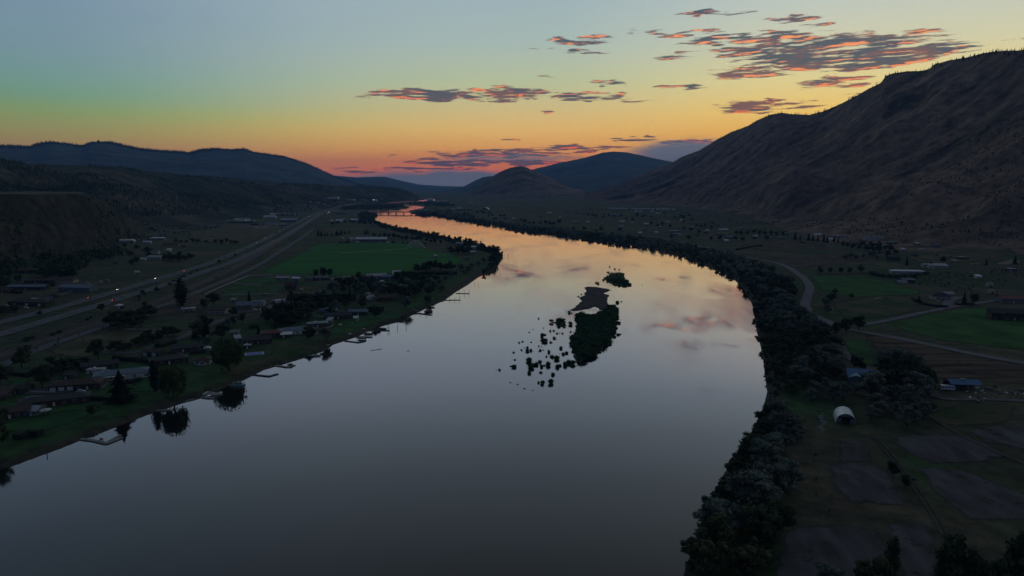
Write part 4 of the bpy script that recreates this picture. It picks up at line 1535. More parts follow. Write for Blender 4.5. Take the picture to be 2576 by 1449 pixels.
    if wing:
        wx_, ww, wd, wh = wing
        m = MB()
        ph = wh + ww / 2 * pitch
        MB().prism([(wx_ - ww / 2, -.4), (wx_ + ww / 2, -.4), (wx_ + ww / 2, wh), (wx_, ph), (wx_ - ww / 2, wh)], -d / 2 - wd, -d / 2 - .01).build('wing_wall', wm_, o)
        for s in (-1, 1):
            m.prism([(wx_, ph + th), (wx_ + s * (ww / 2 + .4), wh - .4 * pitch + th), (wx_ + s * (ww / 2 + .4), wh - .4 * pitch + .02), (wx_, ph + .02)], -d / 2 - wd - .4, -d * .1)
        m.build('wing_roof', rm_, o)
        window(o, wx_, -d / 2 - wd - .003, 1.0, min(2.2, ww * .4), 1.2, 'f')
    if porch:
        pm = MB().box(-hw * .8, hw * .1, -d / 2 - 2.6, -d / 2 - .01, h - .45, h - .3)
        pm.build('porch_roof', ROOF['white'], o)
        for px in (-hw * .78, hw * .08):
            MB().box(px - .08, px + .08, -d / 2 - 2.55, -d / 2 - 2.4, 0, h - .455).build('porch_post', TRIM, o)
    return o


BUILD = [
    # near left shore
    (252, 926, 62, 9, 3.0, 'gable', 'dark', 'dark', 'dark gable-roofed house with lit-looking pale windows behind the grey-roofed house', 30, dict(garage=0, wins=3, chimney=False)),
    (312, 948, 105, 13, 3.2, 'hip', 'bluegrey', 'white', 'long blue-grey roofed house with white end wall near the slim conifer', 24, dict(wins=4, porch=True, pitch=.25)),
    (243, 938, 34, 5, 2.6, 'flat', 'pale', 'white', 'small pale flat-roofed outbuilding left of the blue-grey roofed house', 10, dict(wins=1)),
    (196, 975, 95, 12, 3.2, 'hip', 'brown', 'brown', 'brown-roofed house with three white garage doors', 15, dict(wins=2, garage=3, pitch=.3)),
    (140, 1014, 118, 11, 3.0, 'hip', 'dark', 'brown', 'long low dark-roofed house above the white parasol', 26, dict(wins=6, pitch=.28)),
    (30, 1045, 64, 11, 3.2, 'gable', 'brown', 'dark', 'dark brown roofed house at the left edge of the frame', 26, dict(wins=4)),
    (84, 1016, 30, 7, 3.0, 'hip', 'grey', 'grey', 'small grey hip-roofed annexe left of the long dark-roofed house', 20, dict(wins=2)),
    (384, 893, 44, 7, 2.9, 'gable', 'brown', 'brown', 'dark red-brown garage beside the clipped garden hedge', -8, dict(wins=0, garage=2, door=False)),
    (425, 912, 70, 10, 3.0, 'hip', 'dark', 'dark', 'low dark-roofed house between the two weeping willows', 30, dict(wins=4, pitch=.25)),
    (511, 914, 34, 8, 3.0, 'hip', 'brown', 'white', 'small white-walled house left of the big weeping willow', 18, dict(wins=2, wing=(0, 5, 2, 2.4))),
    (470, 882, 60, 9, 3.0, 'gable', 'dark', 'brown', 'dark-roofed bungalow behind the white gazebo', 28, dict(wins=3)),
    (648, 862, 56, 10, 3.4, 'gable', 'dark', 'brown', 'brown house with white outside stairs above the swimming pool', 25, dict(wins=4, wing=(4, 6, 2.5, 3.0))),
    (683, 846, 46, 10, 3.2, 'hip', 'red', 'brown', 'reddish-roofed house behind the pool house', 20, dict(wins=3)),
    (741, 838, 66, 11, 3.2, 'hip', 'bluegrey', 'white', 'blue-grey roofed bungalow with white window front near the shore', 22, dict(wins=5, pitch=.3)),
    (799, 821, 48, 10, 3.2, 'flat', 'bluegrey', 'brown', 'flat blue-grey roofed house behind the bungalow near the shore', 18, dict(wins=4)),
    (788, 834, 13, 4, 2.6, 'gable', 'grey', 'white', 'tiny white-walled garden shed right of the blue-grey bungalow', 10, dict(wins=1, door=True)),
    (721, 848, 24, 5, 2.6, 'shed', 'white', 'brown', 'pool shed with a pale flat lean-to roof', 15, dict(wins=1)),
    (623, 876, 15, 4, 2.5, 'flat', 'pale', 'dark', 'small dark poolside cabana with pale roof', 15, dict(wins=0)),
    (591, 843, 20, 5, 2.6, 'shed', 'grey', 'cream', 'small cream shed above the big weeping willow', 10, dict(wins=1)),
    (850, 800, 62, 11, 3.2, 'gable', 'dark', 'brown', 'dark gable-roofed house right of the blue container', 16, dict(wins=4)),
    (902, 790, 46, 9, 3.0, 'gable', 'bluegrey', 'dark', 'dark blue-grey roofed house before the short straight hedge', 6, dict(wins=4)),
    (873, 799, 20, 5, 2.6, 'flat', 'white', 'dark', 'white-topped carport between the two dark houses', 4, dict(wins=0)),
    (733, 728, 26, 9, 4.6, 'gable', 'brown', 'brown', 'brown farmhouse with a white-trimmed front gable in the paddocks', 8, dict(wins=3, wing=(0, 6, 2, 4.0), pitch=.8)),
    (712, 704, 30, 8, 3.0, 'gable', 'pale', 'grey', 'long pale-roofed shed at the edge of the big green field', 4, dict(wins=2)),
    (747, 708, 20, 8, 4.2, 'gable', 'white', 'grey', 'white-ended barn right of the long pale-roofed shed', -20, dict(wins=1)),
    (811, 704, 34, 9, 3.2, 'gable', 'grey', 'dark', 'grey-roofed house beneath the dome-shaped tree clump', 6, dict(wins=3)),
    (780, 705, 16, 7, 3.0, 'gable', 'grey', 'grey', 'small grey house left of the dome-shaped tree clump', -10, dict(wins=2)),
    (946, 700, 46, 14, 3.6, 'gable', 'pale', 'grey', 'long pale-roofed hall at the left end of the clipped hedge', 22, dict(wins=4)),
    (981, 703, 40, 11, 4.0, 'gable', 'bluegrey', 'blue', 'blue-roofed house below the white-gabled house', 8, dict(wins=4)),
    (997, 699, 18, 9, 5.4, 'gable', 'white', 'white', 'tall white-gabled house at the end of the long clipped hedge', 20, dict(wins=2, wing=(0, 6, 2, 4.6), pitch=.9)),
    (920, 702, 20, 8, 3.0, 'gable', 'brown', 'brown', 'small brown house left of the long pale-roofed hall', -10, dict(wins=2)),
    (972, 755, 44, 11, 3.4, 'gable', 'brown', 'brown', 'brown gable-roofed house beside the parked white campers', 14, dict(wins=3, wing=(-4, 7, 3, 3.2), pitch=.45)),
    (976, 735, 30, 10, 3.2, 'hip', 'brown', 'dark', 'dark house behind the brown gabled house', 10, dict(wins=3)),
    (616, 775, 34, 10, 3.6, 'gable', 'bluegrey', 'grey', 'blue-grey roofed house with a grey front beside the parked car', 14, dict(wins=3, wing=(-4, 6, 2.5, 3.2), pitch=.5)),
    (648, 768, 32, 9, 3.4, 'hip', 'bluegrey', 'white', 'garage house with white doors right of the blue-grey roofed house', 10, dict(wins=1, garage=2)),
    (549, 787, 46, 11, 3.4, 'gable', 'brown', 'cream', 'brown-roofed house with cream walls below the paddock corner', -6, dict(wins=6, door=False)),
    (469, 783, 16, 6, 2.6, 'gable', 'pale', 'grey', 'little grey shed right of the tall dark oval tree', 10, dict(wins=1)),
    (485, 781, 10, 4, 2.5, 'gable', 'white', 'white', 'tiny white cottage right of the grey shed', 14, dict(wins=1)),
    # left of the highway
    (79, 767, 84, 12, 3.6, 'hip', 'dark', 'brown', 'dark-roofed garage with three big white doors left of the highway', -6, dict(wins=0, garage=3, door=False, pitch=.35)),
    (198, 731, 72, 14, 4.4, 'gable', 'bluegrey', 'blue', 'long blue-grey shop building beside the highway', -8, dict(wins=3)),
    (72, 727, 76, 11, 3.2, 'gable', 'bluegrey', 'dark', 'long blue-grey roofed house left of the highway shop', 2, dict(wins=4)),
    (105, 711, 58, 11, 3.2, 'hip', 'brown', 'brown', 'brown-roofed house above the long blue-grey roof', 4, dict(wins=3)),
    (160, 710, 52, 11, 3.2, 'hip', 'brown', 'cream', 'brown-roofed house with a cream wall above the highway shop', 2, dict(wins=3)),
    (70, 686, 42, 11, 3.4, 'hip', 'brown', 'brown', 'brown-roofed house alone in the woods on the far left', 10, dict(wins=2)),
    (315, 609, 40, 13, 3.4, 'hip', 'white', 'white', 'bright white hip-roofed house on the slope left of the highway', 4, dict(wins=3)),
    (371, 612, 16, 8, 3.0, 'gable', 'white', 'white', 'small white shed right of the bright hip-roofed house', 6, dict(wins=1)),
    (396, 603, 30, 11, 3.2, 'hip', 'white', 'grey', 'white-roofed house higher on the slope with a round white awning', 8, dict(wins=2)),
    (432, 619, 36, 10, 3.2, 'gable', 'brown', 'cream', 'long cream-walled house at the top of the lot belt', 4, dict(wins=4)),
    (229, 640, 13, 7, 3.0, 'gable', 'white', 'white', 'tiny white shed on the left slope', 10, dict(wins=1)),
    (392, 651, 32, 11, 3.2, 'gable', 'pale', 'white', 'pale-roofed house left of the dense tree clump', -6, dict(wins=3)),
    (390, 638, 18, 8, 3.6, 'gable', 'grey', 'white', 'white-fronted cottage just above the pale-roofed house', 6, dict(wins=2)),
    (360, 654, 12, 5, 2.6, 'flat', 'white', 'white', 'white box shed left of the pale-roofed house', 0, dict(wins=0, door=False)),
    # commercial strip
    (608, 560, 62, 20, 5, 'flat', 'pale', 'dark', 'long dark highway store with floodlights on its canopy', 0, dict(wins=5, cat='store', name='store')),
    (608, 555, 36, 14, 5, 'gable', 'pale', 'white', 'pale building behind the long dark highway store', 3, dict(wins=2, cat='store', name='store')),
    (680, 549, 30, 16, 6, 'gable', 'white', 'white', 'white hall right of the floodlit store', -4, dict(wins=2, cat='hall', name='hall')),
    (686, 545, 10, 14, 9, 'gable', 'white', 'white', 'tall white gabled block beside the white hall', 10, dict(wins=1, cat='hall', name='hall')),
    (716, 541, 52, 22, 6, 'flat', 'beige', 'cream', 'long beige building behind the conifer row', 0, dict(wins=5, cat='warehouse', name='warehouse')),
    (728, 557, 38, 24, 5, 'gable', 'pale', 'blue', 'pale-roofed warehouse beside the highway', 0, dict(wins=3, cat='warehouse', name='warehouse')),
    (682, 566, 26, 14, 4, 'gable', 'bluegrey', 'white', 'blue-roofed yard building nearest the green verge', 6, dict(wins=2, cat='yard building', name='yard_building')),
    (713, 568, 18, 12, 4, 'gable', 'pale', 'grey', 'pale shed right of the blue-roofed yard building', -8, dict(wins=2, cat='shed', name='shed')),
    (640, 566, 16, 12, 4, 'gable', 'brown', 'brown', 'brown low building before the floodlit store', 0, dict(wins=2, cat='store', name='store')),
    (860, 538, 24, 20, 6, 'flat', 'green', 'green', 'teal warehouse in the industrial yard by the river', 0, dict(wins=2, cat='warehouse', name='warehouse')),
    (842, 532, 14, 10, 4, 'flat', 'white', 'white', 'long white shed behind the teal warehouse', 0, dict(wins=1, cat='shed', name='shed')),
    (854, 559, 16, 14, 5, 'gable', 'white', 'white', 'white steep-roofed hall in the industrial yard', 12, dict(wins=2, cat='hall', name='hall', pitch=.6)),
    (865, 556, 14, 12, 5, 'gable', 'pale', 'blue', 'blue-grey hall right of the white steep-roofed hall', -8, dict(wins=1, cat='hall', name='hall')),
    (890, 557, 14, 12, 5, 'gable', 'white', 'blue', 'white-roofed hall at the right of the industrial yard', 14, dict(wins=1, cat='hall', name='hall', pitch=.6)),
    (901, 556, 9, 10, 4, 'gable', 'pale', 'white', 'small pale hall at the right end of the industrial yard', 0, dict(wins=1, cat='hall', name='hall')),
    (838, 501, 26, 50, 12, 'flat', 'white', 'white', 'large white factory far up the valley', 0, dict(wins=3, cat='factory', name='factory')),
    (878, 504, 28, 40, 8, 'flat', 'pale', 'white', 'long pale factory right of the large white one', 0, dict(wins=3, cat='factory', name='factory')),
    (910, 505, 20, 40, 8, 'flat', 'beige', 'cream', 'beige factory before the left tongue woods', 0, dict(wins=2, cat='factory', name='factory')),
    (943, 507, 12, 30, 8, 'gable', 'white', 'white', 'small lit white works at the far left bank', 0, dict(wins=1, cat='factory', name='factory')),
    (1082, 506, 14, 30, 14, 'gable', 'white', 'white', 'white riverside mill at the end of the visible river', 0, dict(wins=1, cat='mill', name='mill')),
    (1098, 507.5, 12, 30, 7, 'flat', 'white', 'white', 'white shed right of the riverside mill', 0, dict(wins=1, cat='shed', name='shed')),
    (1116, 507.5, 14, 30, 8, 'flat', 'white', 'white', 'second white shed right of the riverside mill', 0, dict(wins=1, cat='shed', name='shed')),
    (1068, 529.5, 34, 14, 4, 'flat', 'white', 'white', 'long white-roofed poultry shed at the right bridge end', 0, dict(wins=3, cat='shed', name='farm_shed')),
    (1112, 529.5, 18, 14, 5, 'gable', 'beige', 'cream', 'beige barn right of the long white-roofed shed', 0, dict(wins=1, cat='barn', name='barn')),
    (1156, 530.5, 16, 20, 9, 'gable', 'pale', 'grey', 'steep pale-roofed barn on the far right bank', 18, dict(wins=1, cat='barn', name='barn', pitch=.8)),
    (1199, 525, 8, 12, 16, 'flat', 'beige', 'cream', 'tall beige grain tower beside the white dome', 0, dict(wins=0, cat='tower', name='grain_tower')),
    (1185, 512, 8, 12, 6, 'gable', 'white', 'white', 'lone white shed in the far green fields', 0, dict(wins=1, cat='shed', name='shed')),
    (1245, 552, 12, 9, 4, 'gable', 'brown', 'brown', 'brown hut near the far right bank', 0, dict(wins=1, cat='hut', name='hut')),
    # green field farm
    (935, 607, 76, 14, 5.0, 'gable', 'white', 'blue', 'very long white-roofed stable above the big green field', 0, dict(wins=8, cat='stable', name='stable', pitch=.5)),
    (899, 611, 8, 6, 3.0, 'flat', 'pale', 'white', 'small white trailer office before the long stable', 0, dict(wins=1, cat='office', name='site_office')),
    (863, 604, 5, 5, 5.0, 'flat', 'white', 'white', 'narrow white box left of the arched hall', 0, dict(wins=0, cat='shed', name='shed')),
    (1157, 617, 18, 10, 4, 'gable', 'pale', 'grey', 'pale-roofed barn at the shore end of the tree row', -25, dict(wins=1, cat='barn', name='barn')),
    (1134, 626, 9, 8, 3.4, 'flat', 'white', 'white', 'small white-roofed shed beside the farmstead clump', 0, dict(wins=1, cat='shed', name='shed')),
    (1132, 634, 9, 8, 3.4, 'gable', 'brown', 'brown', 'brown cabin under the white-roofed shed', 0, dict(wins=1, cat='cabin', name='cabin')),
    (1192, 626, 12, 9, 4, 'gable', 'white', 'white', 'white cottage near the tip of the bend', 4, dict(wins=2)),
    (1207, 624, 12, 9, 5, 'gable', 'grey', 'grey', 'grey house right of the white cottage at the bend', -20, dict(wins=2)),
    (1189, 638, 12, 8, 3.2, 'gable', 'white', 'grey', 'white-roofed shed on the drive at the bend', 8, dict(wins=1)),
    (1173, 652, 10, 7, 3, 'gable', 'grey', 'dark', 'dark hut at the right corner of the green field', 0, dict(wins=1)),
    # right side
    (1382, 538, 10, 10, 5, 'gable', 'white', 'white', 'bright white farmhouse at the foot of the mountain', 30, dict(wins=1)),
    (1541, 542, 22, 12, 4, 'gable', 'pale', 'grey', 'pale-roofed house on the right terrace, left part', 0, dict(wins=2)),
    (1565, 560, 12, 10, 4, 'gable', 'white', 'white', 'white-gabled house on the terrace slope', 18, dict(wins=1)),
    (1292, 552, 8, 9, 4, 'gable', 'white', 'white', 'white cottage behind the far bank trees', 0, dict(wins=1)),
    (1271, 551, 12, 9, 4, 'gable', 'grey', 'grey', 'grey cottage left of the white one behind the far bank', 0, dict(wins=1)),
    (1448, 561, 14, 9, 3.4, 'gable', 'pale', 'grey', 'pale-roofed cottage below the far lane', 10, dict(wins=1)),
    (1564, 572, 14, 10, 3.6, 'hip', 'pale', 'white', 'pale hip-roofed house above the far bank belt', 0, dict(wins=2)),
    (1626, 566, 10, 9, 3.6, 'gable', 'white', 'white', 'white house in the middle of the right terrace', 14, dict(wins=1)),
    (1651, 588, 8, 8, 4, 'gable', 'white', 'white', 'small white house right of the terrace trees', 0, dict(wins=1)),
    (1620, 578, 12, 9, 3.6, 'hip', 'beige', 'cream', 'cream house on the slope above the right belt', 0, dict(wins=2)),
    (1656, 539, 12, 9, 4, 'gable', 'white', 'white', 'white house at the right end of the mobile home rows', 0, dict(wins=1)),
    (1729, 535, 12, 9, 3.6, 'flat', 'white', 'brown', 'lone white-roofed hut on the dry terrace', 0, dict(wins=1)),
    (1697, 585, 22, 11, 3.8, 'hip', 'pale', 'grey', 'pale hip-roofed house behind the white box shed', 6, dict(wins=3)),
    (1702, 591, 12, 8, 3.4, 'flat', 'white', 'dark', 'dark carport with a bright white roof by the camper', 0, dict(wins=0)),
    (1752, 594, 10, 7, 3, 'gable', 'brown', 'grey', 'small grey hut right of the camper', 0, dict(wins=1)),
    (1808, 592, 18, 9, 3.4, 'hip', 'grey', 'grey', 'grey house left of the big arched greenhouse farm', 6, dict(wins=2)),
    (1838, 600, 22, 11, 4, 'gable', 'bluegrey', 'blue', 'blue-grey house above the small white shed', 10, dict(wins=3)),
    (1827, 608, 10, 6, 2.8, 'shed', 'white', 'white', 'small bright shed below the blue-grey house', 10, dict(wins=0)),
    (1866, 577, 16, 9, 3.6, 'gable', 'beige', 'cream', 'cream house before the straw field', 6, dict(wins=2)),
    (1974, 590, 12, 9, 3.6, 'hip', 'green', 'green', 'green-roofed house in the foothill grove', 6, dict(wins=2)),
    (1964, 601, 16, 9, 3.2, 'gable', 'bluegrey', 'grey', 'blue-grey roofed house below the green-roofed one', 0, dict(wins=2)),
    (2056, 594, 16, 9, 4, 'gable', 'white', 'white', 'white house on the knoll left of the conifer grove', 8, dict(wins=2)),
    (2111, 597, 30, 8, 3, 'flat', 'pale', 'grey', 'long grey stable on the foothill', 0, dict(wins=3)),
    (2060, 623, 28, 10, 3.4, 'hip', 'dark', 'cream', 'dark-roofed house within the conifer grove', 4, dict(wins=4)),
    (2128, 618, 12, 8, 3, 'gable', 'grey', 'dark', 'dark cabin above the grove', 0, dict(wins=1)),
    (2155, 616, 16, 8, 3, 'gable', 'dark', 'brown', 'brown cabin right of the dark cabin', 0, dict(wins=2)),
    (2198, 602, 42, 10, 3.6, 'gable', 'bluegrey', 'white', 'long house with a white left wall among the parked vehicles', -6, dict(wins=5)),
    (2242, 614, 17, 9, 3.4, 'hip', 'green', 'dark', 'mint-roofed cottage in the trees under the mountain', 0, dict(wins=2)),
    (2307, 616, 9, 7, 3, 'hip', 'white', 'dark', 'tiny white-roofed hut under the mountain', 0, dict(wins=1)),
    (2354, 622, 14, 9, 4.4, 'gable', 'grey', 'blue', 'grey-blue house with pale gable under the mountain', 10, dict(wins=2)),
    (2421, 651, 22, 9, 2.8, 'flat', 'beige', 'dark', 'open low shed with a pale flat roof in the dry meadow', -6, dict(wins=0, door=False)),
    (2358, 675, 36, 12, 4.2, 'shed', 'pale', 'cream', 'cream-walled shop with a pale flat roof', -12, dict(wins=1, garage=1)),
    (2324, 670, 9, 7, 3, 'gable', 'pale', 'white', 'small pale-roofed hut right of the white campers', 0, dict(wins=1)),
    (2247, 655, 24, 9, 5, 'gable', 'dark', 'brown', 'dark two-storey house with three white windows', 0, dict(wins=3, door=False)),
    (2281, 688, 66, 11, 3.6, 'hip', 'white', 'metal', 'long white mobile home above the shrub band', -10, dict(wins=5, pitch=.2)),
    (2283, 710, 26, 7, 3.2, 'shed', 'grey', 'dark', 'dark open shed with a grey roof beside the silver trailer', -10, dict(wins=0, door=False)),
    (2543, 681, 18, 8, 3, 'flat', 'pale', 'dark', 'pale-roofed hut at the right edge meadow', 0, dict(wins=1)),
    (2364, 752, 34, 12, 3.8, 'hip', 'dark', 'cream', 'dark-roofed house with a pale garage front by the road', -18, dict(wins=2, garage=1, pitch=.5)),
    (2549, 760, 58, 14, 4.2, 'gable', 'red', 'grey', 'red-roofed stable with a grey end wall beside the road', -6, dict(wins=3)),
    (2545, 803, 80, 13, 6.2, 'gable', 'dark', 'brown', 'big dark two-storey house with a gabled balcony front at the right edge', -16, dict(wins=6, wing=(-7, 8, 3, 5.6), pitch=.45)),
    (2172, 956, 66, 14, 4.2, 'gable', 'blue', 'grey', 'house with a bright blue metal roof between the trees', -22, dict(wins=2, wing=(-5, 8, 5, 3.8))),
]
for b_ in BUILD:
    u, v, wpx, d, h, roof, rc, wc, lb, rot, kw = b_
    building(u, v, wpx, d, h, roof, rc, wc, lb, rot=rot, **kw)

# mobile homes on the far right terrace: each its own, alike
for i, (u, v) in enumerate([(1533, 526), (1541, 526), (1549, 526.4), (1557, 526.4), (1566, 526.2), (1575, 526.6), (1592, 526.6), (1601, 527), (1610, 527), (1619, 527), (1630, 527.4), (1642, 527.4), (1655, 528), (1668, 528), (1680, 528.4), (1694, 529), (1600, 533), (1612, 533.4), (1640, 533)]):
    building(u, v, 7.5, 9, 3.4, 'gable', 'white', 'white', 'small white mobile home in the row on the far right terrace', rot=random.uniform(-14, 14), cat='mobile home', name='mobile_home', wins=1, door=False, group='mobile homes on the far right terrace')
# scattered tiny town buildings up the valley
for i, (u, v) in enumerate([(800, 512), (815, 516), (828, 520), (850, 511), (865, 512), (790, 520), (805, 524), (897, 512), (925, 509), (770, 519), (960, 503), (985, 503), (1000, 502.5), (1012, 502.5), (780, 510)]):
    building(u, v, 5.5, 14, 5, 'gable', random.choice(['pale', 'grey', 'brown']), random.choice(['grey', 'cream']), 'tiny house of the distant town on the left valley side', rot=random.uniform(-20, 20), cat='house', name='house', wins=0, door=False, group='distant town houses')

OUT = [(90, 760, 14, 'grey'), (300, 775, 9, 'white'), (345, 905, 14, 'dark'), (455, 900, 12, 'brown'), (565, 868, 14, 'dark'), (598, 858, 12, 'grey'), (700, 808, 12, 'white'), (668, 800, 14, 'brown'), (830, 812, 12, 'grey'), (896, 806, 10, 'white'), (925, 745, 10, 'grey'), (900, 728, 12, 'brown'),
       (870, 718, 10, 'grey'), (800, 742, 12, 'brown'), (665, 790, 12, 'white'), (590, 760, 10, 'grey'), (1010, 722, 10, 'white'), (1095, 648, 8, 'grey'), (180, 950, 18, 'dark'), (60, 985, 22, 'dark'), (10, 1000, 24, 'brown'), (95, 1040, 16, 'grey'), (330, 640, 8, 'brown'), (425, 632, 9, 'white'), (460, 622, 10, 'brown'),
       (290, 664, 8, 'brown'), (345, 690, 8, 'grey'), (20, 735, 18, 'brown'), (140, 748, 12, 'dark'), (1480, 560, 7, 'white'), (1515, 566, 7, 'grey'), (1590, 562, 8, 'white'), (1610, 588, 8, 'white'), (1660, 574, 8, 'grey'), (1680, 560, 8, 'white'), (1715, 556, 8, 'white'), (1740, 574, 9, 'grey'), (1780, 582, 9, 'white'),
       (1790, 560, 8, 'brown'), (1900, 596, 9, 'white'), (1935, 600, 10, 'grey'), (2020, 612, 9, 'brown'), (2090, 604, 9, 'white'), (2215, 622, 9, 'grey'), (2270, 630, 9, 'white'), (2300, 645, 10, 'brown'), (2400, 660, 10, 'grey'), (2460, 700, 10, 'white'), (1340, 552, 7, 'grey'), (1410, 548, 7, 'white'), (1360, 545, 7, 'brown'), (1170, 534, 7, 'grey'), (1140, 527, 7, 'white')]
BW = [((at(b_[0], b_[1])[:2]), b_[8]) for b_ in BUILD]
USED = set()
for i, (u, v, wp, cl) in enumerate(OUT):
    x, y, z = at(u, v)
    nb_ = min(BW, key=lambda q: (q[0][0] - x) ** 2 + (q[0][1] - y) ** 2)[1]
    side_ = 'small ' + cl + ' outbuilding beside the ' + ' '.join(nb_.split()[:10])
    side_ += '' if side_ not in USED else ', the second such'
    USED.add(side_)
    building(u, v, wp, wp * .35 + 3 if v > 700 else 7, 2.8, ['gable', 'hip', 'shed'][i % 3], {'white': 'white', 'grey': 'pale', 'brown': 'brown', 'dark': 'dark'}[cl], cl, side_, rot=random.uniform(-15, 30), cat='outbuilding', name='outbuilding', wins=1, door=True)

# arched halls
building(881, 607, 14, 14, 8.5, 'arch', 'beige', 'cream', 'cream arched hall with a dark door left of the long stable', rot=78, cat='hall', name='arched_hall')
building(1222, 528, 12, 30, 12, 'arch', 'white', 'grey', 'white dome-shaped hall on the far right bank', rot=80, cat='hall', name='arched_hall')
building(1819, 579, 24, 9, 4.2, 'arch', 'white', 'grey', 'white tunnel greenhouse on the right valley floor', rot=4, cat='greenhouse', name='greenhouse')
building(2268, 712, 22, 5, 3.2, 'arch', 'pale', 'grey', 'rounded silver trailer hut beside the dark open shed', rot=-8, cat='hut', name='arched_hut')


def big_quonset():
    x, y, z = at(2124, 1056)
    xa_, ya_, _ = at(2130, 1064)
    xb_, yb_, _ = at(2120, 1038)
    o = empty('arched_barn', (x, y, z), math.degrees(math.atan2(yb_ - ya_, xb_ - xa_)) - 90)
    tag(o, 'silver ribbed arched barn with an open dark front beside the grove', 'barn')
    n, L_, hw, hh = 14, 12.5, 4.6, 4.9
    prof = []
    for i in range(n + 1):
        t_ = i / n
        a = math.pi * t_
        px = -hw * math.cos(a)
        pz = hh * (math.sin(a) ** .75) * (1 + .06 * (1 - abs(2 * t_ - 1)))
        prof.append((px, pz))
    nb = 12
    for k in range(nb):
        y0_, y1_ = -L_ / 2 + L_ * k / nb, -L_ / 2 + L_ * (k + 1) / nb - .06
        pr = prof + [(p * .975, q * .975) for p, q in reversed(prof)]
        m = MB()
        N_ = n + 1
        V, F = [], []
        for yy in (y0_, y1_):
            V += [(p, yy, q) for p, q in prof]
        for yy in (y0_, y1_):
            V += [(p * .97, yy, q * .97) for p, q in prof]
        for i in range(n):
            F.append((i, i + 1, N_ + i + 1, N_ + i))
            F.append((2 * N_ + i, 3 * N_ + i, 3 * N_ + i + 1, 2 * N_ + i + 1))
            F.append((i, 2 * N_ + i, 2 * N_ + i + 1, i + 1))
            F.append((N_ + i, N_ + i + 1, 3 * N_ + i + 1, 3 * N_ + i))
        m.add(V, F).build('roof_panel', METALM, o)
    MB().box(-.12, .12, -L_ / 2, L_ / 2, hh * 1.062, hh * 1.062 + .12).build('ridge_cap', METALM, o)
    inner = [(p * .96, q * .96) for p, q in prof]
    MB().prism(inner, L_ / 2 - .5, L_ / 2 - .35).build('back_wall', WALL['metal'], o)
    MB().prism([p for p in inner if p[1] > 2.6] , -L_ / 2 + .3, -L_ / 2 + .42).build('front_wall', WALL['grey'], o)
    for s in (-1, 1):
        xa, xb = sorted((s * hw * .93, s * 1.9))
        MB().box(xa, xb, -L_ / 2 + .3, -L_ / 2 + .42, 0, 2.6).build('front_wall', WALL['grey'], o)
    MB().box(-1.6, -.3, -L_ / 2 - 1.8, -L_ / 2 + 2, .5, 1.7).build('stored_machine', BLACKM, o)


big_quonset()


def blue_barn():
    x, y, z = at(2420, 978)
    o = empty('pole_barn', (x, y, z), -6)
    tag(o, 'open pole barn with a bright blue metal roof right of the dark trees', 'barn')
    w, d, h = 17.5, 9, 3.9
    MB().prismx([(-d / 2 - .4, h - .2), (.0, h + 1.7), (d / 2 + .4, h - .2), (d / 2 + .4, h - .05), (0, h + 1.86), (-d / 2 - .4, h - .05)], -w / 2, w / 2).build('roof', ROOF['blue'], o)
    for i in range(5):
        for s in (-1, 1):
            xx = -w / 2 + .4 + (w - .8) * i / 4
            MB().box(xx - .12, xx + .12, s * d / 2 - .12, s * d / 2 + .12, -.3, h - .1).build('post', WOODM, o)
    MB().box(-w / 2 + .3, w / 2 - .3, d / 2 - .3, d / 2 - .18, 0, h - .3).build('back_wall', WALL['dark'], o)
    MB().box(-w / 2 + 1.5, -w / 2 + 4.5, -1, 3, 0, 2).build('hay_stack', mat('hay', (.09, .075, .04), .95), o)
    MB().box(-1.5, 1.5, -.6, .6, h + 1.9, h + 2.15).build('ridge_vent', TRIM, o)


blue_barn()


# ------------------------------------------------------------------ vehicles
CARP = {'white': paint('white_car_paint', (.55, .56, .58), .3), 'silver': paint('silver_car_paint', (.30, .31, .33), .3, .5), 'dark': paint('dark_car_paint', (.03, .032, .036), .3), 'red': paint('red_car_paint', (.16, .02, .02), .3), 'beige': paint('beige_car_paint', (.28, .25, .2), .4), 'blue': paint('blue_car_paint', (.04, .07, .14), .3)}
HEADL = mat('lit_headlamp', (.9, .85, .7), emit=(1.0, .86, .62), es=14)
TAILL = mat('lit_tail_lamp', (.5, .05, .03), emit=(1.0, .12, .05), es=5)
LAMPOFF = mat('unlit_lamp', (.3, .3, .3), .3)
HUB = mat('wheel_rim', (.25, .25, .26), .4, metal=.6)
CARC = {}


